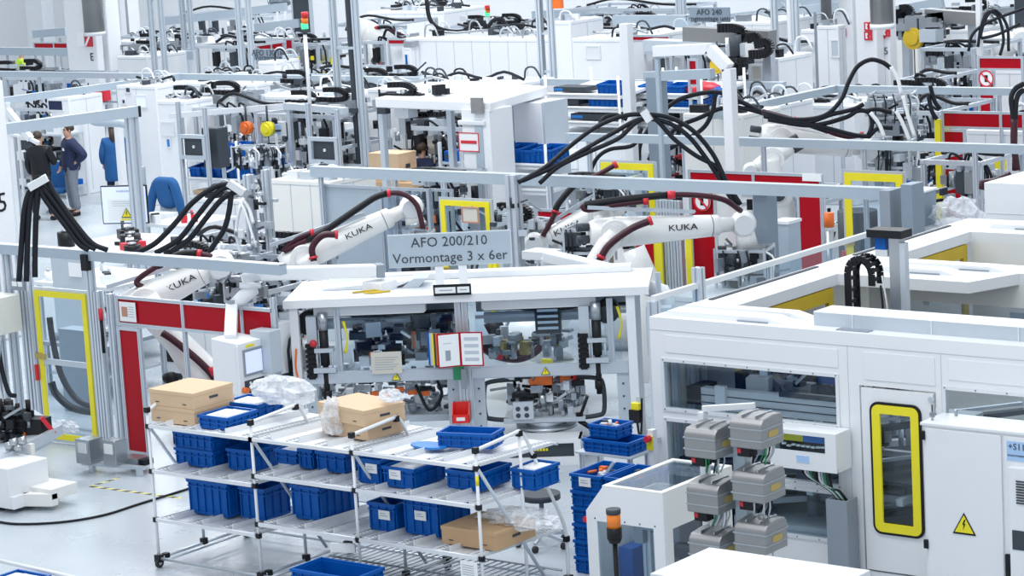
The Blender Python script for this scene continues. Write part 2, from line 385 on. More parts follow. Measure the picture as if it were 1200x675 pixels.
b = MB(); b.m('black'); rring(b, -12.56, -12.01, .44, 1.73, .09, .03, YF - .03, YF - .012); b.build('rubber_seal', door)
b = MB(); b.m('yellow'); rring(b, -12.535, -12.035, .465, 1.705, .07, .085, YF - .036, YF - .012); f = b.build('window_frame', door); f['label'] = 'yellow window frame'
b = MB(); b.m('glass').bb(-12.50, -12.07, YF, YF + .006, .5, 1.67); b.build('window_pane', door)
b = MB(); b.m('dgrey').bb(-12.9 + .99, -12.9 + 1.0, YF - .02, YF, .95, 1.25).bb(-11.9, -11.89, YF - .02, YF, 1.5, 1.75); b.m('alu').cyl((-11.9, YF - .03, 1.8), (-11.9, YF, 1.8), .03); b.build('door_lock', door)
# roof lids
for k, (xa, xb, y0, y1) in enumerate(((-15.0, -13.55, 21.42, 21.66), (-15.0, -13.5, 21.74, 21.91), (-14.3, -13.3, 24.4, 24.6), (-14.2, -12.9, 24.75, 24.95), (-14.5, -13.6, 27.4, 27.65), (-13.4, -12.3, 27.3, 27.6))):
    b = MB(); b.m('white').ext([(xa, y0, ZT), (xb, y0, ZT), (xb - .2, y0, ZT + .05), (xa + .06, y0, ZT + .05)], (0, y1 - y0, 0))
    b.m('mgrey').bb(xb - .55, xb - .2, y0 - .02, y0, ZT + .002, ZT + .012)
    b.build('roof_lid', big)
b = MB(); b.m('dgrey')
b.bb(-15.03, -14.98, 22.3, 24.4, ZT, ZT + .012).bb(-15.03, -14.98, 25.2, 27.4, ZT, ZT + .012); b.build('rubber_strip', big)
b = MB(); b.m('lgrey').bb(-13.28, X1, 21.5, 21.85, ZT, ZT + .13); b.m('white').bb(-13.28, X1, 21.5, 21.85, ZT + .13, ZT + .136)
b.m('offwhite')
for x in (-12.85, -12.0, -11.1): b.bb(x, x + .012, 21.49, 21.5, ZT, ZT + .13)
b.build('roof_duct', big); b = MB(); b.m('mgrey').bb(-12.95, -12.6, 21.36, 21.46, ZT, ZT + .01); b.build('roof_bracket', big)
b = MB(); b.m('railgrey').bb(-12.4, -11.2, 24.95, 25.15, ZT, ZT + .14); b.m('white').bb(-12.4, -11.2, 24.95, 25.15, ZT + .14, ZT + .15); b.build('roof_box', big)

# inside the machine: linear axis, conveyors, wheel, carriages
def clutter(mb, rnd, x0, x1, y0, y1, z0, z1, n, mats, smin=.04, smax=.22):
    for i in range(n):
        mb.m(rnd.choice(mats)); x = rnd.uniform(x0, x1); y = rnd.uniform(y0, y1); z = rnd.uniform(z0, z1)
        a, c, d = (rnd.uniform(smin, smax) for _ in range(3)); t = rnd.random()
        if t < .5: mb.box((x, y, z), (a, c * .7, d * .8), rnd.choice((0, 0, .3, 1.2)))
        elif t < .75: mb.cyl((x, y, z - d / 2), (x, y, z + d / 2), a * .3, n=10)
        elif t < .9: mb.cyl((x - a / 2, y, z), (x + a / 2, y + rnd.uniform(-.1, .1), z + rnd.uniform(-.06, .06)), c * .16, n=8)
        else: mb.beam((x, y, z), (x + rnd.uniform(-.3, .3), y + rnd.uniform(-.2, .2), z + rnd.uniform(-.15, .2)), .03)
    return mb
b = MB(); b.m('alu')
b.m('offwhite')
for z in (1.40, 1.475, 1.55): b.bb(-14.7, -12.75, 21.6, 21.7, z, z + .066)
b.m('white').bb(-14.5, -14.38, 21.55, 21.6, 1.4, 1.66); b.m('black').bb(-14.86, -14.7, 21.58, 21.9, 1.44, 1.62)
b.m('dgrey').bb(-13.75, -13.1, 21.56, 21.62, 1.61, 1.66).bb(-14.7, -12.75, 21.59, 21.6, 1.466, 1.475).bb(-14.7, -12.75, 21.59, 21.6, 1.541, 1.55)
b.build('linear_axis', big)
b = MB(); b.m('steel')
for i in range(28): b.cyl((-14.3 + i * .055, 21.9, 1.52), (-14.3 + i * .055, 22.25, 1.52), .02, n=8)
b.m('lgrey').bb(-14.35, -12.75, 22.25, 22.32, 1.45, 1.6); b.build('roller_conveyor', big)
b = MB(); b.m('mgrey')
for i in range(11):
    a0, a1 = math.radians(80 + i * 19), math.radians(80 + (i + 1) * 19)
    b.ext([(-14.05 + r * math.cos(a), 22.1, 1.72 + r * math.sin(a)) for r, a in ((.12, a0), (.2, a0), (.2, a1), (.12, a1))], (0, .12, 0))
b.m('black').bb(-13.8, -13.6, 22.0, 22.2, 1.68, 1.84).m('bin').bb(-13.62, -13.4, 22.05, 22.2, 1.66, 1.82).m('navy').bb(-13.5, -12.9, 22.35, 22.5, 1.72, 1.9)
b.m('alu').beam((-13.6, 22.1, 1.6), (-13.1, 22.3, 1.86), .05).beam((-13.0, 22, 1.6), (-13.05, 22.2, 1.9), .04)
b.build('turning_unit', big)
rnd = random.Random(4)
b = clutter(MB(), rnd, -14.75, -12.85, 21.86, 22.5, 1.5, 1.86, 46, ['black', 'dgrey', 'steel', 'alu', 'navy', 'dgrey', 'offwhite'], .05, .26); b.m('alu').prof((-14.96, 21.55, .9), (-14.96, 21.55, 2.0), .07).prof((-14.96, 21.85, .9), (-14.96, 21.85, 2.0), .09).prof((-14.96, 22.0, .9), (-14.96, 22.0, 2.0), .09).m('pillargrey').bb(-15.01, -14.97, 22.1, 23.2, 1.2, 2.0).m('alu').prof((-14.7, 22.4, 1.1), (-14.7, 22.4, 2.0), .08).prof((-14.55, 22.4, 1.1), (-14.55, 22.4, 2.0), .08).prof((-13.0, 22.5, 1.1), (-13.0, 22.5, 2.0), .08); b.build('transfer_unit', big)
b = clutter(MB(), rnd, -14.8, -12.8, 21.6, 22.6, .95, 1.15, 26, ['dgrey', 'steel', 'lgrey', 'alu', 'mgrey', 'black'])
clutter(b, rnd, -14.7, -12.8, 21.7, 22.6, .35, .6, 20, ['dgrey', 'steel', 'lgrey', 'black', 'mgrey'], .06, .3)
b.m('dgrey').bb(-15.0, -9.2, 21.6, 23.8, .84, .87)
b.build('mechanism', big)
b = MB(); b.m('offwhite')
for (y, z) in ((21.9, .62), (22.5, .9), (21.55, .3)): b.beam((-14.9, y, z), (-9.6, y, z), .07)
for x in (-14.2, -13.4, -12.4, -11.6, -10.6): b.beam((x, 21.5, .7), (x, 23.6, .7), .07).beam((x, 23.0, 0.1), (x, 23.0, 1.2), .07)
b.m('dgrey')
for z in (.5, .95, 1.35): b.beam((-12.75, 21.7, z), (-11.7, 22.9, z + .03), .09, .05)
b.m('alu')
for z in (.56, 1.01, 1.41): b.beam((-12.85, 21.7, z), (-11.8, 22.9, z + .03), .05, .03)
b.build('inner_frame', big)
b = MB()
for y_, z_ in ((21.55, .42), (22.0, .5), (21.6, .92)): b.m('offwhite').beam((-14.7, y_, z_), (-13.0, y_ + 1.1, z_ + .06), .1, .06).m('dgrey').beam((-14.75, y_ + .1, z_ + .03), (-13.05, y_ + 1.2, z_ + .09), .04, .03)
b.m('pillargrey').box((-13.7, 22.1, .66), (.3, .25, .22)).m('steel').cyl((-13.6, 21.9, .5), (-13.6, 21.9, .8), .05); b.build('belt_conveyor', big)
b = MB(); b.m('paper').box((-12.3, 22.1, 1.28), (.14, .1, .1), .5); b.m('steel').bb(-12.6, -11.8, 21.9, 22.1, 1.43, 1.52); b.m('brass').cyl((-12.25, 21.8, .33), (-12.25, 21.8, .48), .025); b.build('sensor_block', big)

# tower with cable chain in the machine's court
t = thing('lifting_axis', 'tall aluminium lifting axis with black cable chain, rising out of the large machine', 'machine axis', (-13.25, 23.0, 0.28))
b = MB(); b.m('steel').bb(-13.28, -13.16, 22.98, 23.1, .28, 3.0).m('alu').bb(-13.16, -13.1, 22.98, 23.06, .28, 2.95); b.build('column', t)
b = MB(); b.m('black').bb(-13.5, -13.1, 22.92, 23.14, 3.0, 3.08); b.build('top_plate', t)
b = MB(); b.m('bin').bb(-13.44, -13.32, 22.98, 23.06, 2.87, 3.0); b.m('offwhite').bb(-13.44, -13.3, 22.98, 23.06, 2.8, 2.87); b.build('motor', t)
b = MB(); b.m('black'); P = []
for i in range(20):
    if i < 12: P.append((-13.74, 1.3 + i * .12))
    else:
        a = PI - (i - 11) * PI / 7; P.append((-13.6 + .14 * math.cos(a), 2.62 + .15 * math.sin(a))) if i < 19 else P.append((-13.46, 2.5))
for i in range(len(P) - 1):
    p, q = P[i], P[i + 1]; d = Vector((q[0] - p[0], 0, q[1] - p[1])); L = d.length; d /= L
    for yy in (22.93, 23.1): b.beam((p[0], yy, p[1]), (q[0], yy, q[1]), .015, .085, up=(0, 1, 0)) if False else b.beam((p[0], yy, p[1]), (q[0], yy, q[1]), .075, .016, up=(0, 1, 0))
    m_ = ((p[0] + q[0]) / 2, (p[1] + q[1]) / 2); b.beam((m_[0], 22.93, m_[1]), (m_[0], 23.1, m_[1]), .035)
b.build('cable_chain', t)
b = MB(); b.m('cable').tube([(-13.4, 23, 2.5), (-13.36, 22.95, 2.2), (-13.5, 23, 1.9), (-13.45, 23, 1.5)], .012).m('paper').tube([(-13.38, 23, 2.6), (-13.33, 23, 2.2), (-13.38, 23, 1.7)], .01); b.build('cable', t)

# electrical cabinet
cx0, cx1, cy, cz = -11.76, -9.8, 20.86, 1.66
cab = thing('electrical_cabinet', 'white electrical cabinet with lightning warning triangle, in front of the large machine at right edge', 'cabinet', (-11.0, 21.0, 0))
b = MB(); b.m('white').bb(cx0, cx1, cy, 21.26, 0, cz).m('white').bb(cx0 - .02, cx1, cy - .02, 21.28, cz, cz + .03); b.build('body', cab, bev=.006)
b = MB(); b.m('white').bb(cx0 + .03, -10.96, cy - .02, cy, .05, cz - .02); d = b.build('door', cab, bev=.004)
for z in (.55, 1.58): b = MB(); b.m('black').bb(cx0 - .01, cx0 + .035, cy - .035, cy - .005, z - .05, z + .03); b.build('hinge', d)
warn_sign(cab, Matrix.Translation((-.35, -.163, .78)) @ Matrix.Rotation(PI / 2, 4, 'X'), .24)
b = MB(); b.m('white').bb(-10.93, cx1, cy - .02, cy, .05, cz - .02); d = b.build('door', cab, bev=.004)
b = MB(); b.m('screenblue').bb(-10.9, -10.55, cy - .024, cy - .02, 1.42, 1.6); pl = b.build('name_plate', d); 
text('+S11', .085, onfront(.2, -.166, 1.55), cab, 'dgrey')
text('SCHALTSCHRANK', .022, onfront(.2, -.166, 1.47), cab, 'dgrey')
b = MB(); b.m('white').bb(-10.86, -10.3, cy - .09, cy - .02, .35, 1.38); d2 = b.build('cooling_unit', cab, bev=.01)
b = MB(); b.m('dgrey')
for k in range(9): b.bb(-10.78, -10.4, cy - .1, cy - .088, 1.05 + k * .025, 1.062 + k * .025)
b.bb(-10.83, -10.4, cy - .095, cy - .088, .62, .8); b.build('vent_grille', d2)
b = MB(); b.m('black').bb(-10.93, -10.88, cy - .05, cy - .02, .2, .55); b.build('handle', d)
b = MB(); b.m('steel').cyl((cx0 + .05, 20.95, cz + .03), (cx0 + .05, 20.95, cz + .06), .012).cyl((-11.6, 21.2, cz + .03), (-11.6, 21.2, cz + .09), .015); b.ext([(cx0 + .05 + .03 * math.cos(k * PI / 4), 20.95, cz + .08 + .03 * math.sin(k * PI / 4)) for k in range(8)], (0, .012, 0)); b.build('lifting_eye', cab)

# terminal box with cables and duct
tb = thing('terminal_box', 'white terminal box with yellow and blue terminals behind its window, on the large machine', 'electrical box', (-13.1, 21.2, 1.05))
b = MB(); b.m('white').wall_with_holes(-13.52, -12.78, 1.06, 1.44, 21.0, 21.02, [(-13.47, -12.9, 1.24, 1.4)]); b.bb(-13.52, -12.78, 21.04, 21.28, 1.06, 1.10).bb(-13.52, -12.78, 21.02, 21.28, 1.4, 1.44).bb(-13.52, -13.48, 21.02, 21.28, 1.1, 1.4).bb(-12.82, -12.78, 21.02, 21.28, 1.1, 1.4).bb(-13.48, -12.82, 21.2, 21.28, 1.1, 1.4)
b.build('housing', tb)
b = MB(); b.m('glass').bb(-13.47, -12.9, 21.005, 21.01, 1.24, 1.4); b.build('window_pane', tb)
b = MB(); b.m('black').bb(-13.48, -12.85, 21.12, 21.15, 1.2, 1.42)
for i in range(24):
    b.m('yellow' if i < 11 else 'binlight'); b.bb(-13.4 + i * .02, -13.385 + i * .02, 21.06, 21.12, 1.32, 1.385)
rnd = random.Random(2); b.m('paper')
for i in range(9): b.box((-13.4 + i * .055, 21.07, 1.275 + rnd.uniform(-.01, .01)), (.04, .03, .016), rnd.uniform(-.4, .4))
b.build('terminals', tb)
b = MB(); b.m('screenblue').bb(-13.22, -13.08, 20.995, 21.0, 1.13, 1.2); b.build('name_plate', tb)
rnd = random.Random(8)
for i in range(11):
    b = MB(); b.m(['cable', 'paper', 'lgrey', 'green', 'dgrey'][i % 5]); x = -13.25 + i * .03
    b.tube([(x, 21.15, 1.06), (x + .04, 21.12, .98 - .01 * i), (-12.95 + i * .012, 21.12, .86), (-12.86 + i * .01, 21.15, .76)], .011, n=6, sub=4); b.build('cable', tb)
b = MB(); b.m('mgrey').wall_with_holes(-12.95, -12.72, 0, .78, 21.06, 21.08, []).bb(-12.95, -12.93, 21.08, 21.26, 0, .78).bb(-12.74, -12.72, 21.08, 21.26, 0, .78)
one(b, 'cable_duct', 'dark grey vertical cable duct below the white terminal box', 'cable duct')

# ================================================================ small white machine
sm = thing('small_machine', 'small white machine with glass top and chamfered corner, behind the amber beacon', 'machine', (-14.0, 19.7, 0))
sx0, sx1, sy0, sy1, sz = -14.42, -13.54, 19.2, 20.36, 1.19
b = MB(); b.m('white')
out = [(sx0, 0), (sx0, sz - .24), (sx0 + .2, sz), (sx1, sz), (sx1, 0)]
def face_hole(mb, y0, y1):
    z0, z1 = .06, .86; x0, x1 = sx0 + .12, sx1 - .12
    mb.ext([(sx0, y0, z1), (sx0, y0, sz - .24), (sx0 + .2, y0, sz), (sx1, y0, sz), (sx1, y0, z1)], (0, y1 - y0, 0))
    mb.bb(sx0, x0, y0, y1, 0, z1).bb(x1, sx1, y0, y1, 0, z1).bb(x0, x1, y0, y1, 0, z0)
face_hole(b, sy0, sy0 + .04); b.build('front_wall', sm)
b = MB(); b.m('cream').bb(sx1 - .04, sx1, sy0 + .04, sy1, .84, sz).bb(sx1 - .04, sx1, sy0 + .04, sy0 + .14, 0, .84).bb(sx1 - .04, sx1, sy1 - .1, sy1, 0, .84).bb(sx1 - .04, sx1, sy0 + .14, sy1 - .1, .4, .48).bb(sx1 - .04, sx1, sy0 + .14, sy1 - .1, 0, .06)
b.build('side_wall', sm)
b = MB(); b.m('cream').bb(sx0, sx1, sy1 - .03, sy1, 0, sz - .24).bb(sx0, sx0 + .03, sy0 + .04, sy1, 0, sz - .24)
b.m('dgrey').bb(sx0, sx1, sy0, sy1, .02, .05); b.build('rear_wall', sm)
b = MB(); b.m('cream').framexz(0, 0, 0, 0, 0, 0, 0) if False else b.m('cream')
x0, x1 = sx0 + .2, sx1
b.bb(x0, x1, sy0, sy0 + .06, sz, sz + .02).bb(x0, x1, sy1 - .06, sy1, sz, sz + .02).bb(x0, x0 + .06, sy0 + .06, sy1 - .06, sz, sz + .02).bb(x1 - .06, x1, sy0 + .06, sy1 - .06, sz, sz + .02); tf = b.build('top_frame', sm)
b = MB(); b.m('tintglass').bb(x0 + .05, x1 - .05, sy0 + .05, sy1 - .05, sz + .005, sz + .012); b.build('glass_top', sm)
b = MB(); b.m('glass').bb(sx0 + .12, sx1 - .12, sy0 + .01, sy0 + .016, .06, .86); wp = b.build('window_pane', sm)
b = MB(); b.m('dgrey')
for i in range(5):
    x = sx0 + .1 + i * .17; b.cyl((x, sy0 - .004, .885), (x, sy0, .885), .008, n=6)
b.build('screws', sm)
b = MB(); b.m('tintglass').bb(sx1 - .03, sx1 - .02, sy0 + .14, sy1 - .1, .06, .84); b.build('side_pane', sm)
b = MB(); b.m('mgrey').bb(-14.1, -13.72, 19.5, 19.7, .74, .84).bb(-14.1, -14.0, 19.5, 19.7, .6, .74).bb(-13.82, -13.72, 19.5, 19.7, .6, .74)
b.m('alu').prof((-14.0, 19.6, .05), (-14.0, 19.6, .74), .09).prof((-13.86, 19.6, .05), (-13.86, 19.6, .74), .09).m('steel').bb(-13.97, -13.89, 19.58, 19.62, .05, .7)
b.m('bin').bb(-14.36, -14.2, 19.6, 20.2, .06, .5); b.m('dgrey').bb(-14.3, -13.7, 20.1, 20.2, .3, .8); b.build('press_column', sm)
b = MB(); b.m('cream').bb(sx0 - .05, sx0, sy0 + .1, sy0 + .2, .62, .9); b.m('yellow').bb(sx0 - .06, sx0 - .0, sy0 + .09, sy0 + .1, .78, .88); cb = b.build('switch_box', sm)
b = MB(); b.m('redclip').cyl((sx0 - .03, sy0 + .08, .85), (sx0 - .03, sy0 + .02, .85), .03); b.build('stop_button', cb)

# amber beacon on a pole
bp = WY(720, 625, 18.3)
t = thing('signal_beacon', 'amber signal beacon on a black pole in front of the small machine', 'signal lamp', (bp.x, 18.3, 0))
b = MB(); b.m('black').cyl((bp.x, 18.3, 0), (bp.x, 18.3, 1.0), .022).cyl((bp.x, 18.3, 0), (bp.x, 18.3, .03), .12); b.build('pole', t)
b = MB(); b.m('black').cyl((bp.x, 18.3, .98), (bp.x, 18.3, 1.02), .05, .066).cyl((bp.x, 18.3, 1.02), (bp.x, 18.3, 1.12), .068).m('dgrey').cyl((bp.x, 18.3, 1.245), (bp.x, 18.3, 1.29), .066); b.build('housing', t)
b = MB(); b.m('lampamber').cyl((bp.x, 18.3, 1.12), (bp.x, 18.3, 1.245), .062, n=16); b.build('lens', t)

# six cast drive units on a grey column
UX = {'l': -12.98, 'r': -12.56}
colm = thing('drive_stand', 'blue grey stand with a white arm, carrying the cast metal drive units', 'stand', (-12.55, 19.1, 0))
b = MB(); b.m('railgrey').bb(-12.62, -12.5, 19.0, 19.12, 0, 2.02); b.build('post', colm); b = MB(); b.m('offwhite').bb(-12.99, -12.93, 19.02, 19.1, 0, 2.05).beam((-12.96, 19.06, 2.08), (-12.5, 19.2, 2.12), .05); b.build('side_arm', colm)
def drive_unit(label, x, y, z, s=1.0):
    t = thing('drive_unit', label, 'drive unit', (x, y, z), 0, 'cast drive units on the column')
    w, d, h = .33, .36, .28; b = MB(); b.m('castalu')
    prof_ = [(0, 0), (0, h * .78), (d * .12, h * .93), (d * .6, h), (d * .92, h * .97), (d, h * .8), (d, 0)]
    b.ext([(-w / 2, p[0] - d / 2, p[1]) for p in prof_], (w, 0, 0)); b.build('housing', t, bev=.012, world=False)
    b = MB(); b.m('steel')
    for zz in (.07, .17): b.bb(-w / 2 - .006, w / 2 + .006, -d / 2 - .006, d / 2 + .006, zz, zz + .012)
    for xx in (-.07, .07): b.bb(xx, xx + .012, -d / 2 + .05, d / 2 - .04, h * .95, h + .008)
    b.build('cooling_ribs', t, world=False)
    b = MB(); b.m('brass').ext(rrect(0, .16, .085, .145, .028, 0), (0, .008, 0)); 
    b.v = [Vector((w / 2 + .004 - p[1], -.07 + p[0], p[2] )) for p in b.v]; b.build('name_plate', t, world=False)
    b = MB(); b.m('black').bb(-.13, .0, -.12, .0, -.09, 0).m('redclip').bb(-.13, -.09, -.125, -.12, -.06, -.02); b.build('plug', t, world=False)
    rn = random.Random(int(x * 1000 + z * 100))
    for i in range(9):
        b = MB(); b.m(rn.choice(['paper', 'paper', 'cable', 'green', 'lgrey'])); xx = -.02 + i * .02; yy = rn.uniform(-.12, .12)
        b.tube([(xx, yy, 0), (xx, yy, -.07), (xx - .04, yy * .5, -.16)], .008, n=5, sub=3); b.build('cable', t, world=False)
    return t
drive_unit('cast metal drive unit, topmost in the left row beside the white arm', -12.78, 18.9, 1.72)
drive_unit('cast metal drive unit, middle of the left row', -12.78, 18.9, 1.22)
drive_unit('cast metal drive unit, lowest of the left row above the white cabinet corner', -12.78, 18.9, .76)
drive_unit('cast metal drive unit, topmost in the right row', -12.33, 18.95, 1.84)
drive_unit('cast metal drive unit, middle of the right row', -12.33, 18.95, 1.36)
drive_unit('cast metal drive unit, lowest of the right row', -12.33, 18.95, .90)
# brackets that carry the units
b = MB(); b.m('alu')
for z in (.80, 1.26, 1.76): b.bb(-12.9, -12.62, 19.08, 19.12, z, z + .1)
for z in (.95, 1.41, 1.89): b.bb(-12.5, -12.25, 19.12, 19.16, z, z + .1)
b.build('bracket', colm)

# near white cabinet top at the lower edge
c = WG(868, 648, 1.6)
b = MB(); b.m('offwhite').bb(-11.35, -9.9, 15.9, 16.7, 0, 1.6); b.m('lgrey').bb(-10.2, -9.99, 15.89, 15.9, .9, 1.5); b.m('offwhite').bb(-11.35, -9.9, 15.88, 15.9, 1.5, 1.6)
one(b, 'control_cabinet', 'white cabinet top cut off by the lower edge of the picture, below the drive units', 'cabinet', bev=.02)

# ================================================================ blue bins
BINM = {}
def bin_mesh(w, d, h, light=False):
    k = (w, d, h)
    if k in BINM: return BINM[k]
    b = MB(); b.m('bin'); t = .012; i = .02
    b.bb(-w / 2 + i, w / 2 - i, -d / 2 + i, d / 2 - i, 0, .012)
    for (x0, x1, y0, y1) in ((-w / 2 + i, w / 2 - i, -d / 2 + i, -d / 2 + i + t), (-w / 2 + i, w / 2 - i, d / 2 - i - t, d / 2 - i), (-w / 2 + i, -w / 2 + i + t, -d / 2 + i, d / 2 - i), (w / 2 - i - t, w / 2 - i, -d / 2 + i, d / 2 - i)):
        b.bb(x0, x1, y0, y1, .012, h - .02)
    # rim, lower rim
    for z0, z1, q in ((h - .03, h, 0), (h - .075, h - .062, .006), (0.02, .035, .012)):
        b.bb(-w / 2 + q, w / 2 - q, -d / 2 + q, -d / 2 + i + .004, z0, z1).bb(-w / 2 + q, w / 2 - q, d / 2 - i - .004, d / 2 - q, z0, z1)
        b.bb(-w / 2 + q, -w / 2 + i + .004, -d / 2 + i, d / 2 - i, z0, z1).bb(w / 2 - i - .004, w / 2 - q, -d / 2 + i, d / 2 - i, z0, z1)
    # ribs
    for s in (-1, 1):
        n = max(2, int(w / .11))
        for k2 in range(n + 1):
            x = -w / 2 + .03 + (w - .06) * k2 / n
            b.bb(x - .006, x + .006, *sorted((s * (d / 2 - i), s * (d / 2 - .004))), .02, h - .03)
        n = max(2, int(d / .11))
        for k2 in range(n + 1):
            y = -d / 2 + .03 + (d - .06) * k2 / n
            b.bb(*sorted((s * (w / 2 - i), s * (w / 2 - .004))), y - .006, y + .006, .02, h - .03)
    BINM[k] = b.mesh('storage_bin'); return BINM[k]
def blue_bin(label, x, y, z, w=.6, d=.4, h=.28, rz=0, group=None, paper=None, fill=None, tilt=0, corner=True):
    """front-left-bottom corner at x, y, z"""
    if corner: x += (w / 2) * math.cos(rz) - (d / 2) * math.sin(rz); y += (w / 2) * math.sin(rz) + (d / 2) * math.cos(rz)
    o = bpy.data.objects.new('storage_bin', bin_mesh(w, d, h)); COL.objects.link(o); o.location = (x, y, z); o.rotation_euler = (tilt, 0, rz)
    PM[o.name] = Matrix.Translation((x, y, z)) @ Euler((tilt, 0, rz)).to_matrix().to_4x4(); tag(o, label, 'storage bin', group)
    if paper:
        px_, pz_ = paper; b = MB(); b.m('paper').bb(px_ - .07, px_ + .07, -d / 2 - .008, -d / 2, pz_ - .045, pz_ + .045); b.m('print').bb(px_ - .05, px_ + .04, -d / 2 - .0095, -d / 2 - .008, pz_ - .01, pz_ - .004).bb(px_ - .05, px_ + .02, -d / 2 - .0095, -d / 2 - .008, pz_ + .012, pz_ + .018); b.build('paper_label', o, world=False)
    if fill == 'paper':
        b = MB(); b.m('paper').box((0, 0, h - .03), (w * .8, d * .75, .03), .05).box((w * .1, 0, h - .01), (w * .5, d * .6, .012), -.1); b.build('paper_sheets', o, world=False)
    if fill == 'parts':
        rn = random.Random(int(x * 77)); b = clutter(MB(), rn, -w * .35, w * .35, -d * .3, d * .3, h * .5, h * .85, 14, ['lgrey', 'paper', 'dgrey', 'orange'], .03, .1); b.build('loose_parts', o, world=False)
    return o
def carton(label, x, y, z, w, d, h, rz=0, group=None, mt='cardlight', open_top=False):
    x += (w / 2) * math.cos(rz) - (d / 2) * math.sin(rz); y += (w / 2) * math.sin(rz) + (d / 2) * math.cos(rz)
    t = thing('cardboard_box', label, 'cardboard box', (x, y, z), rz, group)
    b = MB(); b.m(mt)
    b.bb(-w / 2, w / 2, -d / 2, d / 2, 0, h); b.build('carton', t, bev=.006, world=False)
    b = MB(); b.m(mt).bb(-w / 2 - .004, w / 2 + .004, -d / 2 - .004, d / 2 + .004, h - .035, h + .004); b.build('lid', t, bev=.003, world=False)
    b = MB(); b.m('dgrey')
    for xx in (-w * .32, w * .3): b.bb(xx - .03, xx + .02, -d / 2 - .006, -d / 2 - .003, h * .25, h * .3)
    b.bb(w / 2 + .003, w / 2 + .006, -.06, .06, h * .45, h * .6)
    b.build('print_marks', t, world=False)
    return t
# ================================================================ flow rack on castors
RX = [-19.26, -17.82, -16.5, -14.99]; RY0, RY1 = 18.32, 19.62
LV = [0.52, 1.03, 1.50]; LVB = [[.52, 1.03, 1.50], [.64, 1.13, 1.50], [.64, 1.13, 1.50]]
rack = thing('flow_rack', 'white tube flow rack on castors with three sloping roller levels, holding blue bins', 'rack', (-17.1, 19.0, 0))
def joint(mb, p, s=.05): mb.m('black').box(p, (s, s, s * 1.1))
for i, x in enumerate(RX):
    b = MB(); b.m('white').cyl((x, RY0, .08), (x, RY0, 1.66), .016); b.build('post', rack)
    b = MB(); b.m('white').tube([(x, RY0, 1.66), (x, RY0 + .35, 1.68), (x, RY0 + .66, 1.70)] if i else [(x, RY0, 1.64), (x, RY0 + .1, 1.68), (x, RY0 + .16, 1.7)], .019); b.build('handle_tube', rack)
    if i:
        b = MB(); b.m('white').tube([(x, RY0 + .64, 1.70), (x, RY0 + .72, 1.66), (x, RY0 + .86, 1.42), (x, RY0 + 1.0, 1.15), (x, RY1 - .06, .72), (x, RY1, .5), (x, RY1, .1)], .017); b.build('rear_tube', rack)
    else:
        b = MB(); b.m('white').cyl((x, RY1, .1), (x, RY1, 1.3), .016); b.build('post', rack)
    b = MB(); b.m('lgrey').cyl((x + .02, RY0, 1.48), (x + .02, RY1 - .35, .16), .016); b.build('brace', rack)
    b = MB(); b.m('lgrey' if i < 3 else 'white').cyl((x, RY0 + .66, .1), (x, RY0 + .66, 1.69 if i == 3 else .55), .016); b.build('post', rack)
    b = MB(); b.m('alu').cyl((x, RY0, .1), (x, RY1, .1), .016); b.cyl((x + .12, RY0, .1), (x + .12, RY1, .1), .014); b.build('base_rail', rack)
    b = MB()
    for z in LVB[min(i, 2)] + (LVB[0] if i == 1 else []): joint(b, (x, RY0, z - .01), .045)
    joint(b, (x, RY0, 1.66), .05); joint(b, (x, RY0, .1), .07); joint(b, (x, RY0 + .1, .1), .06); joint(b, (x, RY1, .1), .07); joint(b, (x, RY1, .5), .05); joint(b, (x, RY0 + .66, .12), .06)
    if i: joint(b, (x, RY0 + .66, 1.68), .05); joint(b, (x, RY0 + .86, 1.42), .045)
    b.build('pipe_joints', rack)
for i in range(3):
    for zi, z in enumerate(LVB[i]):
        xa, xb = RX[i], RX[i + 1]
        b = MB(); b.m('alu').cyl((xa, RY0, z), (xb, RY0, z), .016); b.m('offwhite').bb(xa + .03, xb - .03, RY0 - .03, RY0 - .012, z - .022, z + .012); b.build('front_rail', rack)
        b = MB(); b.m('alu').cyl((xa, RY1 - .06, z - .05), (xb, RY1 - .06, z - .05), .016); b.build('rear_rail', rack)
        n = 4
        for k in range(n):
            x = xa + .12 + (xb - xa - .2) * k / (n - 1)
            b = MB(); b.m('offwhite').beam((x - .03, RY0, z + .005), (x - .03, RY1 - .06, z - .045), .012, .05).beam((x + .03, RY0, z - .0), (x + .03, RY1 - .06, z - .05), .012, .03)
            b.m('paper')
            for q in range(24):
                y = RY0 + .02 + q * .051; b.cyl((x - .022, y, z + .008 - .05 * (y - RY0) / 1.3), (x + .022, y, z + .008 - .05 * (y - RY0) / 1.3), .013, n=6)
            b.m('dgrey').beam((x, RY0, z - .015), (x, RY1 - .06, z - .065), .05, .008)
            b.build('roller_track', rack)
            if zi != 0 or True:
                b = MB(); b.m('white').beam((x + .2, RY0 + .02, z + .0), (x + .2, RY1 - .06, z - .05), .2, .008).beam((x + .12, RY0 + .02, z + .03), (x + .12, RY1 - .06, z - .02), .008, .06)
                if k < n - 1: b.build('guide_plate', rack)
for (x, y) in ((RX[0], RY0), (RX[0], RY1), (RX[1], RY1 + .02), (RX[2], RY1), (RX[3], RY0), (RX[3], RY1)):
    b = MB(); b.m('rubber').cyl((x - .015, y, .05), (x + .015, y, .05), .05, n=16).m('lgrey').bb(x - .03, x + .03, y - .02, y + .03, .085, .1).bb(x - .024, x - .018, y - .02, y + .02, .04, .09).cyl((x - .018, y, .05), (x + .018, y, .05), .02); b.build('castor', rack)
b = MB(); b.m('alu').cyl((RX[0], RY0, .1), (RX[3], RY0, .1), .016).cyl((RX[0], RY1, .1), (RX[3], RY1, .1), .014); b.build('base_rail', rack)
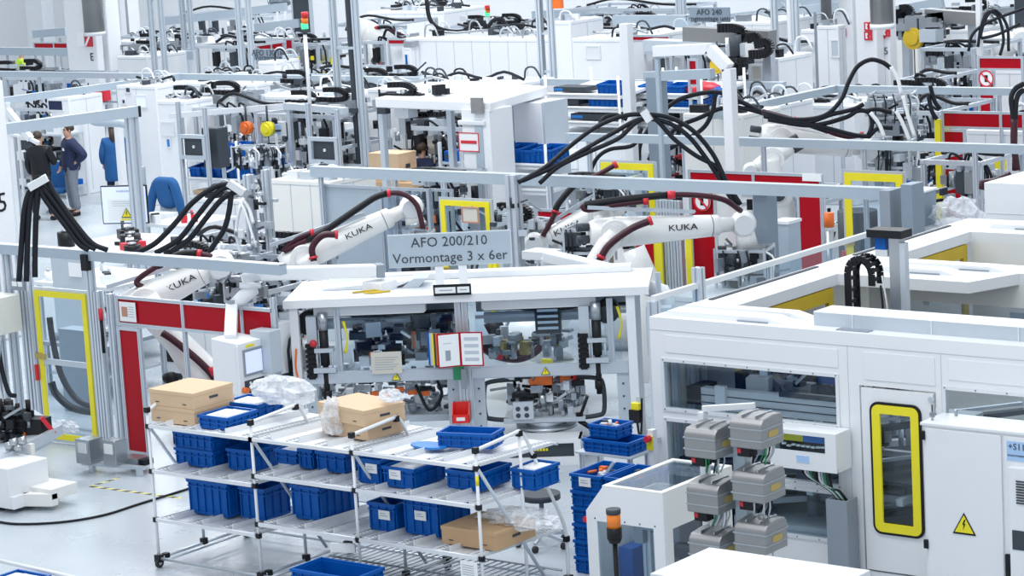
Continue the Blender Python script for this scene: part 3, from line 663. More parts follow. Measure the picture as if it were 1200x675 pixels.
# wire shelf on the base at the right
b = MB(); b.m('steel')
for k in range(26): b.cyl((RX[1] + .5 + k * .085, RY0 + .05, .22), (RX[1] + .5 + k * .085, RY1 - .05, .2), .006, n=5)
for y in (RY0 + .1, 18.9, RY1 - .1): b.cyl((RX[1] + .4, y, .21), (RX[3], y, .21), .01, n=6)
b.build('wire_shelf', rack)
b = MB(); b.m('paper').bb(-15.22, -15.02, RY0 - .04, RY0 - .034, .44, .6); b.m('print')
for k in range(5): b.bb(-15.2, -15.06, RY0 - .042, RY0 - .04, .47 + k * .022, .475 + k * .022)
b.build('paper_note', rack)
b = MB(); b.m('paper').box((-16.7, RY0 - .01, .53), (.26, .03, .09), .3); b.build('paper_note', rack)
b = MB(); b.m('yellow').cyl((RX[3], RY0, 1.33), (RX[3], RY0, 1.42), .0175); b.build('yellow_tape', rack)

g1, g2, g3 = 'blue bins on the lowest rack level', 'blue bins on the middle rack level', 'blue bins on top of the rack'
def rb(label, px, py, lv, w=.6, d=.4, h=.3, grp=None, y=None, **k):
    z = (LVB[0][lv] if px < 300 else LVB[1][lv]) - .01; x, yy = G(px, py, z); y = max(RY0 + .05, yy) if y is None else y
    x = atY(px, py, y)[0]; return blue_bin(label, x, y, z + .02, w, d, h, group=grp, **k)
# lowest level
rb('dark blue bin, first from the left on the lowest rack level', 221, 603, 0, .58, .4, .36, g1)
rb('dark blue bin, second from the left on the lowest rack level', 281, 609, 0, .37, .4, .33, g1)
rb('dark blue bin with a label low on its side, third on the lowest level', 341, 606, 0, .4, .6, .34, g1, y=18.6)
rb('dark blue bin with a small white mark, fourth on the lowest level', 431, 611, 0, .36, .4, .28, g1, y=18.6, paper=(.04, .17))
rb('blue bin with torn white label, beside the flat cardboard box on the lowest level', 473, 627, 0, .46, .5, .36, g1, paper=(.0, .2))
# middle level
rb('blue bin, lower of the two stacked at the rack left end', 205, 546, 1, .56, .4, .18, g2)
o = rb('blue bin, upper of the two stacked at the rack left end', 205, 546, 1, .56, .4, .18, g2); o.location.z += .175
rb('blue bin directly right of the two stacked bins on the middle level', 266, 552, 1, .38, .4, .22, g2)
rb('blue bin deeper in the rack behind the left stacked bins', 262, 535, 1, .5, .4, .3, g2, y=18.95)
rb('blue bin filled with white papers on the middle level', 322, 548, 1, .32, .5, .15, g2, fill='paper', y=18.75)
rb('narrow blue bin left of the second rack post pair, on the middle level', 349, 546, 1, .2, .4, .2, g2, y=18.7)
rb('wide blue bin next to the narrow one on the middle level', 370, 550, 1, .4, .4, .2, g2, y=18.7)
rb('blue bin with large white label just right of the third post', 418, 562, 1, .3, .5, .24, g2, paper=(.05, .16), y=18.5)
rb('blue bin with white label and sheet of paper inside, middle level', 448, 566, 1, .4, .5, .2, g2, paper=(-.03, .13), fill='paper', y=18.5)
rb('blue bin behind the papers bin, right of centre on the middle level', 522, 566, 1, .42, .5, .18, g2, y=18.7)
rb('small blue bin at the right end of the middle level', 598, 571, 1, .3, .4, .2, g2, y=18.95, fill='paper')
# top level
zt = LV[2] + .01
x, _ = atY(178, 496, RY0 + .12)
carton('lower of two stacked cardboard boxes on the rack left end', x, RY0 + .12, zt, .62, .58, .165, group='cardboard boxes on the rack')
carton('upper of two stacked cardboard boxes on the rack left end', x, RY0 + .12, zt + .17, .62, .58, .165, group='cardboard boxes on the rack')
rb('blue bin with a white sheet, in front of the cardboard boxes on top', 232, 502, 2, .42, .45, .14, g3, fill='paper', y=18.4)
rb('blue bin under the clear plastic bag on the top level', 262, 500, 2, .5, .4, .15, g3, fill='paper', y=18.95)
x, _ = atY(378, 513, 18.75)
carton('lower cardboard box under the open one, top level centre', x, 18.75, zt, .66, .5, .15, -.1, group='cardboard boxes on the rack')
t = carton('upper cardboard box with clear bag beside it, top level centre', x - .03, 18.75, zt + .155, .74, .5, .16, -.2, group='cardboard boxes on the rack')
o = rb('blue bin tilted on the top level near the right end', 513, 524, 2, .58, .3, .15, g3, y=18.75); o.rotation_euler.z = .26; o.location.z += .02
b = MB(); x, y = G(503, 522, zt + .03); b.m('binlight').ext([(x - .16 * math.cos(k * PI / 6) * 1.3, y + .12 * math.sin(k * PI / 6), zt + .02) for k in range(12)], (0, 0, .02)); one(b, 'flat_tray', 'flat light blue tray lying left of the tilted blue bin', 'tray')
# crumpled plastic bags
def bag(label, c, r, sc, seed, cat='plastic bag'):
    rn = random.Random(seed); b = MB(); b.m('bagfilm').ball((0, 0, 0), r, sc, n=16); b.sm = [False] * len(b.sm)
    b.v = [Vector(v) * (1 + rn.uniform(-.24, .2)) + Vector(c) for v in b.v]; zmin = c[2] - r * sc[2] * .8
    for v in b.v: v.z = max(v.z, zmin)
    return one(b, 'plastic_bag', label, cat)
p = WY(325, 470, 19.05); bag('crumpled clear plastic bag on the blue bins behind the left part of the rack', (p.x, 19.15, 1.78), .28, (1.3, .7, .55), 3)
p = WY(392, 470, 18.7); bag('clear plastic bag standing left of the open cardboard box', (p.x - .02, 18.68, 1.7), .2, (.6, .5, 1.0), 5)
p = WY(455, 480, 18.9); bag('small white plastic bag on top of the cardboard box, top level centre', (p.x, 18.95, 1.91), .13, (1, .8, .55), 6)
x, _ = atY(526, 636, 18.6); LV[0] = .64
carton('flat open brown cardboard box on the lowest level at right', x, 18.5, LV[0] + .02, .66, .6, .17, group='cardboard boxes on the rack', mt='card')
bag('clear plastic film with pink tint spilling from the flat cardboard box', (x + .6, 18.95, .86), .3, (1.5, .8, .3), 9, 'plastic film')
blue_bin('large blue bin on the floor rails under the rack, cut by the lower edge', -16.75, 17.6, .2, .8, .45, .3, group='blue bins on the floor')

# stacked bins between rack and small machine
k = 0
for i in range(6):
    blue_bin(['lowest blue bin of the tall stack left of the small machine', 'second blue bin from the floor in the tall stack left of the small machine', 'third blue bin from the floor in the tall stack left of the small machine', 'fourth blue bin from the floor in the tall stack left of the small machine', 'fifth blue bin from the floor in the tall stack left of the small machine', 'top blue bin of the tall stack, with white label on front'][i], -15.28, 20.1, i * .168, .38, .58, .17, group='blue bins stacked beside the small machine', paper=(.0, .1) if i == 5 else None, fill='parts' if i == 5 else None)
for i in range(6):
    blue_bin(['lowest bin of the second blue stack, hugging the small machine', 'second bin of the blue stack hugging the small machine', 'third bin of the blue stack hugging the small machine', 'fourth bin of the blue stack hugging the small machine', 'fifth bin of the blue stack hugging the small machine', 'top bin with orange parts in the stack hugging the small machine'][i], -14.88, 20.12, i * .168, .38, .58, .17, group='blue bins stacked beside the small machine', fill='parts' if i == 5 else None)
t = thing('bin_shelf', 'small grey stand carrying two blue bins, between the stack and the large machine', 'stand', (-15.35, 21.1, 0))
for xx in (-15.75, -15.15):
    for yy in (20.95, 21.25): b = MB(); b.m('alu').prof((xx, yy, 0), (xx, yy, .98), .04); b.build('leg', t)
b = MB(); b.m('lgrey').bb(-15.8, -15.1, 20.9, 21.3, .98, 1.0); b.build('shelf_board', t)
blue_bin('open blue bin on the small grey stand by the large machine', -15.72, 20.92, 1.0, .58, .38, .14, group='blue bins on the grey stand')
blue_bin('small blue bin on top of the open one, by the red button', -15.68, 20.98, 1.142, .36, .3, .14, group='blue bins on the grey stand', fill='parts')
b = MB(); p = WY(768, 525, 21.2); b.m('white').bb(p.x - .03, p.x + .03, 21.12, 21.2, p.z - .22, p.z + .2).m('yellow').bb(p.x - .035, p.x + .035, 21.1, 21.12, p.z, p.z + .14).m('redclip').cyl((p.x, 21.1, p.z + .12), (p.x, 21.05, p.z + .12), .035)
b.m('alu').bb(p.x - .02, p.x + .02, 21.2, 21.28, p.z + .05, p.z + .1)
one(b, 'stop_button_box', 'slim white button box with red stop button at the large machine left corner', 'button box')

# a stool between
t = thing('swivel_stool', 'black swivel stool with castors, behind the right end of the rack', 'stool', (-16.15, 20.75, 0))
b = MB(); b.m('dgrey').cyl((-16.15, 20.75, .5), (-16.15, 20.75, .56), .2, n=20); b.build('seat', t)
b = MB(); b.m('mgrey').cyl((-16.15, 20.75, .12), (-16.15, 20.75, .5), .025); b.build('column', t)
for k in range(5):
    a = k * 2 * PI / 5; b = MB(); b.m('lgrey').beam((-16.15, 20.75, .14), (-16.15 + .26 * math.cos(a), 20.75 + .26 * math.sin(a), .09), .03); lg = b.build('leg', t)
    b = MB(); b.m('rubber').cyl((-16.15 + .26 * math.cos(a) - .02, 20.75 + .26 * math.sin(a), .035), (-16.13 + .26 * math.cos(a), 20.75 + .26 * math.sin(a), .035), .035); b.build('castor', lg)
# ================================================================ robots
CAMP = Vector((0, 0, HC))
def rotv(v, a): return Vector(v)
def robot(label, base, sh, el, wr, tool, hose, hose2=None, R=.17, text_on=True, tray=True, head=None, rail_off=.3, tsize=.1, lower=1.0):
    """base: floor point, sh/el/wr: shoulder, elbow, wrist centres, tool: flange"""
    base, sh, el, wr, tool = map(Vector, (base, sh, el, wr, tool))
    off = Vector((base.x - sh.x, base.y - sh.y, 0))
    if off.length > .25: off = off.normalized() * .25
    base = Vector((sh.x + off.x, sh.y + off.y, 0))
    t = thing('industrial_robot', label, 'robot arm', base)
    b = MB(); b.m('mgrey').cyl(base, base + Vector((0, 0, .12)), .42, n=20).m('robotwhite').loft([(base + Vector((0, 0, .12)), .34), (base + Vector((0, 0, .38)), .3), (base + Vector((0, 0, .42)), .36), (base + Vector((0, 0, .55)), .36)], n=20); b.build('base', t)
    side = (CAMP - sh); side.z = 0; side.normalize()
    b = MB(); b.m('robotwhite').loft([(base + Vector((0, 0, .55)), .33), ((base + sh) / 2 + Vector((0, 0, .3)), .3), (sh + Vector((0, 0, .05)), .2)], n=16).cyl(sh - side * .2, sh + side * .16, .24, n=20); b.m('dgrey').cyl(sh + side * .16, sh + side * .30, .11, n=14); b.build('rotating_column', t, bev=.01)
    # lower arm
    b = MB(); b.m('robotwhite'); o = side * .12
    b.loft([(sh + o, .17 * lower), (sh.lerp(el, .12) + o, .16 * lower), (sh.lerp(el, .5) + o, .115 * lower), (sh.lerp(el, .88) + o, .14 * lower), (el + o, .15 * lower)], n=14).cyl(sh + o * .4, sh + o * 1.7, .2, n=20).cyl(el + o * .2, el + o * 1.7, .185, n=20); b.m('offwhite').cyl(el + o * 1.7, el + o * 1.78, .13, n=20); b.m('robotwhite').cyl(el + o * 1.78, el + o * 1.84, .115, n=20)
    b.build('lower_arm', t)
    d = (wr - el).normalized(); upv = (Vector((0, 0, 1)) - d * d.z).normalized()
    b = MB(); b.m('robotwhite'); b.loft([(el - d * .34 - side * .06, R * .75), (el - d * .25 - side * .06, R * .98), (el + d * .1 - side * .04, R * 1.08)], n=16)
    b.m('dgrey')
    for q in (-.08, .08): b.cyl(el - d * .34 - side * .06 + upv * q, el - d * .5 - side * .06 + upv * q, .055, n=10)
    b.build('elbow_housing', t)
    L = (wr - el).length
    b = MB(); b.m('robotwhite').loft([(el, R * 1.08), (el + d * L * .2, R * 1.02), (el + d * L * .72, R * .78), (el + d * L * .8, R * .76), (el + d * L * .82, R * .55), (el + d * L * .95, R * .5)], n=18)
    b.m('dgrey').cyl(el + d * L * .74, el + d * L * .745, R * .79, n=18); fa = b.build('forearm', t)
    b = MB(); b.m('robotwhite'); td = (tool - wr).normalized()
    b.ball(wr, R * .95, n=16).loft([(wr - d * R * .6, R * .5), (wr, R * .7), (wr + td * R * .9, R * .72), (tool, R * .8)], n=14); b.m('offwhite').cyl(wr + side * R * .8, wr + side * R * 1.0, R * .7, n=16); b.build('wrist', t)
    b = MB(); b.m('steel').cyl(tool, tool + td * .05, R * .85, n=14); b.build('tool_flange', t)
    if text_on:
        n_ = (CAMP - el); xd = d if Vector((Xw[0], Yw[0], Zw[0])).dot(d) > 0 else -d
        n_ = (n_ - xd * n_.dot(xd)).normalized(); yd = n_.cross(xd)
        c = el + d * L * .5 + n_ * (R * .92)
        M = Matrix((( xd.x, yd.x, n_.x, c.x), (xd.y, yd.y, n_.y, c.y), (xd.z, yd.z, n_.z, c.z), (0, 0, 0, 1))) @ Matrix.Diagonal((1.35, 1, 1, 1))
        text('KUKA', tsize, M, t, 'black', world=True, depth=.004)
    if tray:
        a0 = el - d * .35 + upv * (R + rail_off * .55); a1 = el + d * L * .62 + upv * (R + .02); b = MB(); b.m('lgrey').beam(a0, a1, .12, .02).m('alu').beam(a0 + side * .06, a1 + side * .06, .01, .05); b.build('hose_tray', t)
    if hose:
        b = MB(); b.m('hose').tube(hose, .037, n=10); h = b.build('hose', t)
        n = len(hose); 
        if n > 4:
            q = spline(hose, 6); i0, i1 = int(len(q) * .3), int(len(q) * .62)
            b = MB(); b.m('black').loft([(p, .047) for p in q[i0:i1]], n=10); b.build('sleeve', h)
            b = MB(); b.m('redclip')
            for i in (i0 - 1, len(q) - 2): b.cyl(q[i], q[i + 1], .056, n=10)
            b.build('clamp', h)
    if hose2:
        b = MB(); b.m('hose').tube(hose2, .046, n=10); h = b.build('hose', t); q = spline(hose2, 6)
        b = MB(); b.m('redclip').cyl(q[-2], q[-1], .062, n=10).cyl(q[1], q[2], .062, n=10); b.build('clamp', h)
    return t
def pts(D, *px): return [WV(x, y, D + (e[0] if e else 0)) for (x, y, *e) in px]

def gripper(name, label, c, s, seed, group=None, n=34, mats=('steel', 'dgrey', 'alu', 'black', 'lgrey', 'mgrey')):
    """gripper frame hanging at c (top centre), about s wide"""
    t = thing(name, label, 'gripper', c, .3, group)
    b = MB(); b.m('alu')
    for z in (-.06, -.42 * s): b.framexz(-.33 * s, .33 * s, z - .02, z + .02, -.25 * s, .02, .03).framexz(-.33 * s, .33 * s, z - .02, z + .02, .22 * s, .02, .03)
    for x in (-.33 * s, .33 * s):
        for y in (-.24 * s, .24 * s): b.beam((x, y, -.02), (x, y, -.6 * s), .03); 
        b.beam((x, -.25 * s, -.06), (x, .25 * s, -.06), .03)
    b.build('frame', t, world=False)
    b = clutter(MB(), random.Random(seed), -.3 * s, .3 * s, -.22 * s, .22 * s, -.62 * s, -.1, n, list(mats), .06, .24 * s + .05); b.build('clamp_block', t, world=False)
    rn = random.Random(seed + 1); b = MB(); b.m('cable')
    for i in range(4): x = rn.uniform(-.3, .3) * s; b.tube([(x, -.26 * s, -.05), (x + .06, -.36 * s, -.2 * s), (x + .02, -.28 * s, -.5 * s)], .012, n=6, sub=4)
    b.m('paper').tube([(.3 * s, -.2, -.05), (.45 * s, -.22, -.15), (.42 * s, -.2, -.4 * s)], .014, n=6, sub=4); b.build('cable', t, world=False)
    return t

D = 34.0; P = lambda x, y, e=0: WV(x, y, D + e)
robot('white robot arm with KUKA lettering, largest, reaching right behind the central station', (*G(648, 478), 0), P(640, 392), P(720, 272), P(871, 262, .4), P(876, 290, .4),
      pts(D - .1, (868, 247, .3), (845, 233), (800, 228), (745, 232), (700, 238), (684, 241), (690, 246), (722, 240), (760, 235)), pts(D - .35, (702, 306), (714, 287), (740, 268), (764, 258)), R=.185, tsize=.11)
gripper('robot_gripper', 'large steel gripper head hanging from the wrist of the longest robot arm', WV(872, 286, D + .4), 1.0, 11, n=150, mats=('dgrey', 'black', 'steel', 'steel', 'mgrey', 'castalu'))
D = 36.0
robot('white robot arm with KUKA lettering rising to the left of the grey station sign', (*G(372, 428), 0), P(385, 345), P(356, 301), P(482, 243, .2), P(487, 262, .2),
      pts(D - .1, (496, 268), (488, 240), (470, 227), (445, 229), (420, 244), (378, 272), (345, 288), (333, 294), (345, 281), (368, 272)), pts(D - .35, (368, 306), (366, 290), (378, 276), (396, 275)), R=.18, tsize=.11)
gripper('robot_gripper', 'small dark gripper head on the robot left of the grey station sign', WV(494, 268, D + .2), .42, 12, n=20)
D = 33.0
robot('white robot arm with KUKA lettering behind the red panels on the left', (*G(225, 490), 0), P(245, 445), P(170, 352), P(258, 310), P(268, 318),
      pts(D - .1, (262, 308), (245, 300), (215, 297), (185, 312), (160, 330), (175, 340)), None, R=.2, tsize=.11, lower=1.45)
b = MB(); b.m('hose').tube(pts(D - .4, (190, 390), (205, 400), (235, 425), (252, 445), (258, 470)), .045, n=10).m('redclip').cyl(*pts(D - .4, (248, 430), (252, 440)), .06); one(b, 'robot_hose', 'dark red hose with red clamp along the lower arm behind the red panels', 'hose')
b = MB(); p = P(200, 443, -.3); b.m('black').ball(p, .1, (1.2, 1, .8)).cyl((p.x, p.y, 0), p, .03); one(b, 'robot_motor', 'round black motor cap behind the cardboard boxes', 'motor')
gripper('robot_gripper', 'steel gripper head at the tip of the robot behind the red panels', WV(285, 318, 33.3), .62, 13, n=40)
D = 37.5
robot('white robot arm with KUKA lettering pointing down left, under black cable arcs', (*G(735, 405), 0), P(735, 330), P(704, 250), P(626, 285), P(620, 305),
      pts(D - .1, (636, 277), (648, 255), (655, 238), (676, 215), (700, 205), (723, 192)), None, R=.17, tsize=.12)
gripper('robot_gripper', 'black gripper head above the arm pointing down left', WV(715, 214, 37.2), .6, 14, n=30, mats=('black', 'dgrey', 'steel'))
gripper('robot_gripper', 'white wrapped gripper at the tip of the arm pointing down left', WV(622, 300, 37.2), .4, 15, n=22, mats=('offwhite', 'steel', 'lgrey'))
p = WV(742, 292, 34.8); q = WV(764, 345, 34.8)
b = MB(); b.m('robotwhite').loft([(p, .16), (p.lerp(q, .5), .17), (q, .2), (Vector((q.x, q.y, 0)), .24)], n=16)
t = one(b, 'robot_pedestal', 'slanting white pedestal right of the largest robot elbow', 'pedestal')
# dark parts around left robots
gripper('gripper_rack', 'stand with black gripper blocks between the two central robots', WV(690, 262, 36.2), .9, 21, n=36, mats=('black', 'dgrey', 'steel', 'black'))

# ================================================================ central assembly station (turned towards the aisle)
PH = 0.567; CO = (-20.96, 22.28, 0)
cs = thing('assembly_station', 'white framed assembly station in the centre, below the grey AFO 200/210 sign', 'workstation', CO, PH)
MC = PM[cs.name]; MCi = MC.inverted()
def CM(px, py, d=0.0):
    """pixel -> local x, z on the plane y=d of the station"""
    r = ray(px, py); n = Vector((-math.sin(PH), math.cos(PH), 0)); o = Vector(CO) + n * d; t_ = o.dot(n) / r.dot(n); p = MCi @ (r * t_ + Vector((0, 0, HC))); return p.x, p.z
def cb(b, name, par=cs, **k): return b.build(name, par, world=False, **k)
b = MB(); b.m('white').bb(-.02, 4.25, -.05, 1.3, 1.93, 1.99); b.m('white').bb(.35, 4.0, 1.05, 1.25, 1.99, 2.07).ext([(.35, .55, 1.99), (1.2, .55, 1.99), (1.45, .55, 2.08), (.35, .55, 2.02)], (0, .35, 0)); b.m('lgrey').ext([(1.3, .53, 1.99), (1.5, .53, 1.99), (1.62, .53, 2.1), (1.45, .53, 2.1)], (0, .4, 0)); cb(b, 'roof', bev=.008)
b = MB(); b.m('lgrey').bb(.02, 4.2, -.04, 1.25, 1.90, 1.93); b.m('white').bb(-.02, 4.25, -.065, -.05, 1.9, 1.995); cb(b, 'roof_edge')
b = MB(); b.m('white').bb(.04, .14, -.03, .07, 0, 1.9); cb(b, 'post'); b = MB(); b.m('white').bb(3.98, 4.08, -.03, .07, 0, 1.9); cb(b, 'post')
for x in (.04, 3.98): b = MB(); b.m('offwhite').bb(x, x + .1, 1.15, 1.25, 0, 1.9); cb(b, 'post')
b = MB(); b.m('alu').prof((2.02, 0, 0), (2.02, 0, 1.9), .07).prof((2.1, 0, 0), (2.1, 0, 1.9), .07); cb(b, 'post')
for xa, xb in ((.16, 1.98), (2.14, 3.97)):
    b = MB(); b.m('lgrey').bb(xa, xb, .02, .08, .97, 1.11); b.m('alu').bb(xa, xb, -.0, .02, .98, 1.1); cb(b, 'crossbeam')
    for x0_ in (xa, xb - .14):
        b = MB(); b.m('lgrey').bb(x0_, x0_ + .14, .03, .08, 0, .97); b.m('dgrey')
        for k in range(6): b.cyl((x0_ + .07, .02, .1 + k * .15), (x0_ + .07, .035, .1 + k * .15), .012, n=8)
        cb(b, 'upright_plate')
    b = MB(); b.m('lgrey').bb(xa + .1, xb - .1, .7, .78, 1.5, 1.62); b.m('alu').bb(xa, xb, .68, .7, 1.56, 1.6); cb(b, 'inner_beam'); b = MB(); b.m('mgrey').bb(xa, xb, .82, .84, 1.62, 1.9); cb(b, 'valance')
    b = MB(); b.m('offwhite').bb(xa + .15, xb - .35, .08, .22, 1.78, 1.87); b.m('paper').bb(xa + .17, xb - .37, .09, .21, 1.765, 1.78); cb(b, 'lamp')
    b = MB(); b.m('cable').tube([(xa + .3, .5, 1.72), ((xa + xb) / 2, .55, 1.66), (xb - .5, .5, 1.7), (xb, .6, 1.69)], .02, n=6); cb(b, 'cable')
    warn_sign(cs, onfront((xa + xb) / 2 + (.18 if xa < 1 else -.05), -.012, 1.04), .11)
b = MB(); b.m('glass').bb(.2, 1.95, .1, .106, 1.11, 1.75); b.bb(2.2, 3.9, .1, .106, 1.11, 1.75); cb(b, 'glass_panel')
b = MB(); b.m('lgrey').bb(.1, 1.95, .3, 1.55, .42, .5).bb(2.2, 4.0, .3, 1.3, .1, .18); cb(b, 'table')
rn = random.Random(31)
b = clutter(MB(), rn, .7, 1.9, .35, 1.3, 1.13, 1.62, 150, ['black', 'black', 'dgrey', 'steel', 'alu', 'black', 'paper', 'steel'], .04, .24); b.m('orange').box((1.45, .5, 1.38), (.1, .08, .2)).box((.95, .4, 1.24), (.12, .1, .03)).m('paper').box((1.25, .4, 1.15), (.4, .1, .02), .3); cb(b, 'upper_mechanism')
b = clutter(MB(), rn, 2.25, 3.2, .5, 1.3, 1.12, 1.3, 60, ['black', 'dgrey', 'steel', 'offwhite', 'alu', 'mgrey', 'brass'], .04, .2); cb(b, 'upper_mechanism')
b = clutter(MB(), rn, .25, 1.95, .25, 1.2, .5, .97, 150, ['black', 'dgrey', 'steel', 'steel', 'alu', 'mgrey', 'offwhite'], .04, .18); b.m('orange')
for x, z in ((.95, .8), (1.1, .78), (1.25, .84), (1.4, .8), (1.55, .78)): b.box((x, .2, z), (.1, .06, .05), .4)
b.m('cable').tube([(1.45, .15, .9), (1.6, .1, .6), (1.75, .15, .75), (1.7, .2, .95)], .02, n=6); cb(b, 'lower_mechanism')
# spindles
for xs, nm in ((.42, 'l'), (3.62, 'r')):
    b = MB(); b.m('lgrey').bb(xs - .2, xs - .08, .02, .12, 1.1, 1.78); b.m('alu').prof((xs + .16, .1, 1.1), (xs + .16, .1, 1.85), .07)
    cb(b, 'spindle_slide')
    b = MB(); b.m('black').cyl((xs, .02, 1.2), (xs, .02, 1.62), .055, n=14).cyl((xs, .02, .74), (xs, .02, 1.2), .035).cyl((xs, .02, .8), (xs, .02, .9), .05).m('steel').cyl((xs, .02, 1.62), (xs, .02, 1.82), .06).m('alu').bb(xs - .13, xs + .13, -.06, .1, 1.12, 1.18).bb(xs - .11, xs + .11, -.05, .1, 1.36, 1.41)
    for q in (-.09, .09): b.cyl((xs + q, -.01, 1.18), (xs + q, -.01, 1.4), .015)
    cb(b, 'screw_spindle')
    b = MB(); b.m('black')
    for k in range(7): b.bb(xs - .22, xs - .1, -.03, .06, 1.06 + k * .06, 1.1 + k * .06)
    b.bb(xs - .2, xs - .12, -.02, .05, 1.04, 1.46); cb(b, 'cable_chain')
    b = MB(); b.m('black').cyl((xs - .22 if nm == 'l' else xs + .12, .25, 1.66), (xs - .22 if nm == 'l' else xs + .12, .45, 1.66), .14, n=16); cb(b, 'balancer_drum')
b = MB(); b.m('yellow')
for (x, z) in ((.64, 1.5), (3.86, 1.55)):
    for k in range(3): b.tube([(x + .01 * k, .1, z + .2), (x + .05, .08, z), (x + .01 * k, .1, z - .18)], .01, n=5)
cb(b, 'air_hose')
b = MB(); b.m('black').bb(2.9, 3.2, .15, .3, 1.45, 1.78); b.m('lgrey'); 
for k in range(4): b.bb(2.93, 3.17, .14, .15, 1.5 + k * .07, 1.53 + k * .07)
cb(b, 'valve_block')
b = MB(); b.m('orange').tube([(.1, -.05, 1.42), (.08, -.06, 1.2), (.12, -.06, .95)], .012, n=6).m('black').cyl((.12, -.06, .85), (.12, -.06, .95), .03).m('redclip').ball((.3, -.03, 1.47), .045); cb(b, 'hand_switch')
b = MB(); p_ = MC @ Vector((0, 0, 0)); b.m('hose').tube([WV(566, 408, 33.0), WV(585, 418, 33.0), WV(610, 420, 33.0), WV(632, 408, 33.0), WV(642, 384, 33.1)], .05, n=10).tube([WV(566, 402, 33.0), WV(590, 411, 33.0), WV(612, 412, 33.0), WV(628, 398, 33.0), WV(636, 382, 33.1)], .045, n=10).m('redclip').cyl(WV(583, 416, 33.0), WV(590, 417, 33.0), .065).cyl(WV(639, 386, 33.0), WV(642, 380, 33.0), .07); one(b, 'robot_hose', 'pair of dark red hoses in a U behind the right half of the central station', 'hose')
b = MB(); c_ = WV(625, 398, 34.0); b.m('robotwhite').ball(c_, .42, (1.2, 1, .9), n=18).cyl(c_ - Vector((0, 0, .9)), c_, .36, n=18).cyl((c_.x, c_.y, 0), c_ - Vector((0, 0, .8)), .4, n=18).m('offwhite').box((c_.x - .5, c_.y, c_.z - .3), (.7, .5, .35)); b.m('black').cyl(WV(572, 390, 33.6), WV(590, 380, 33.6), .12, n=12).m('yellow').box(tuple(WV(641, 424, 33.4)), (.14, .05, .07)); one(b, 'robot_shoulder', 'bulky white robot shoulder with black motor seen through the right half of the station', 'robot base')
# notes, folder, label
t = thing('note_sheet', 'beige printed sheet hanging on the front of the central station', 'note', (MC @ Vector((1.15, -.03, 1.08))), PH)
b = MB(); b.m('beige').bb(-.18, .18, 0, .006, 0, .26); b.build('sheet', t, world=False)
b = MB(); b.m('print')
for k in range(6): b.bb(-.14, .1 + .03 * (k % 3) - .02, -.002, 0, .05 + k * .028, .056 + k * .028)
b.build('printed_lines', t, world=False)
x, z = CM(532, 385); t = thing('display_folder', 'open wall folder with coloured tabs hanging on the centre post', 'folder', (MC @ Vector((x, -.14, 1.19))), PH + .1)
for k, m_ in enumerate(['bin', 'lgrey', 'yellow', 'dgrey', 'orange', 'red']):
    b = MB(); b.m(m_); b.M = Matrix.Translation((-.3 + k * .024, -.0 - k * .014, 0)) @ Matrix.Rotation(-.35, 4, 'Z'); b.bb(0, .26, 0, .006, .0, .38); b.build('folder_tab', t, world=False)
for s in (-1, 1):
    b = MB(); b.m('red'); b.M = Matrix.Translation((.08, -.16, 0)) @ Matrix.Rotation(-s * .25, 4, 'Z'); b.bb(min(0, s * .27), max(0, s * .27), 0, .008, 0, .4); f = b.build('folder_page', t, world=False)
    b = MB(); b.m('paper'); b.M = Matrix.Translation((.08, -.16, 0)) @ Matrix.Rotation(-s * .25, 4, 'Z'); b.bb(min(s * .015, s * .255), max(s * .015, s * .255), -.004, 0, .015, .385)
    b.m('print')
    if s < 0: b.bb(-.18, -.12, -.006, -.004, .08, .2).bb(-.2, -.1, -.006, -.004, .28, .285)
    else:
        b.m('lgrey')
        for k in range(4): b.bb(.05, .22, -.006, -.004, .06 + k * .08, .1 + k * .08)
    b.build('page_print', t, world=False)
x, z = CM(530, 334, -.07); t = thing('name_frame', 'black frame with two white label strips on the roof edge of the central station', 'label frame', (MC @ Vector((x, -.09, 1.99))), PH)
b = MB(); b.m('black').bb(-.22, .22, -.02, 0, 0, .13); b.build('frame', t, world=False); b = MB(); b.m('paper').bb(-.2, .04, -.025, -.02, .03, .1).bb(.06, .2, -.025, -.02, .03, .1); b.m('print').bb(-.15, 0, -.027, -.025, .06, .07).bb(.09, .17, -.027, -.025, .06, .07); b.build('label_strip', t, world=False)
x, z = CM(541, 482, -.1); t = thing('open_container', 'small red open container hooked on the centre post', 'container', (MC @ Vector((x, -.13, .5))), PH)
b = MB(); b.m('redbin').bb(-.1, .1, .06, .08, 0, .22).bb(-.1, .1, -.1, -.08, 0, .1).bb(-.1, .1, -.08, .06, 0, .02)
for s in (-.1, .09): b.ext([(s, -.1, 0), (s, .08, 0), (s, .08, .22), (s, 0, .22), (s, -.1, .1)], (.01, 0, 0))
b.build('shell', t, world=False); b = MB(); b.m('paper').bb(-.05, .05, -.108, -.1, .03, .07); b.build('label_strip', t, world=False)
b = MB(); b.m('green').box((2.0, -.1, 1.07), (.13, .02, .16)).m('steel').box((2.06, -.12, 1.0), (.06, .02, .24)); cb(b, 'circuit_card')
# the big sign
sg = thing('station_sign', 'grey sign reading AFO 200/210 Vormontage 3 x 6er above the central station', 'sign', (MC @ Vector((1.9, .55, 1.99))), PH + .02)
b = MB(); b.m('railgrey').bb(-.72, .72, 0, .02, .25, .63); b.m('offwhite').bb(-.73, .73, .02, .025, .24, .64); b.build('board', sg, world=False)
for s in (-.14, .14): b = MB(); b.m('white').bb(s - .05, s + .05, .02, .04, 0, .3); b.build('bracket', sg, world=False)
text('AFO 200/210', .165, onfront(0, -.003, .53), sg, 'dgrey'); text('Vormontage 3 x 6er', .165, onfront(0, -.003, .345), sg, 'dgrey')

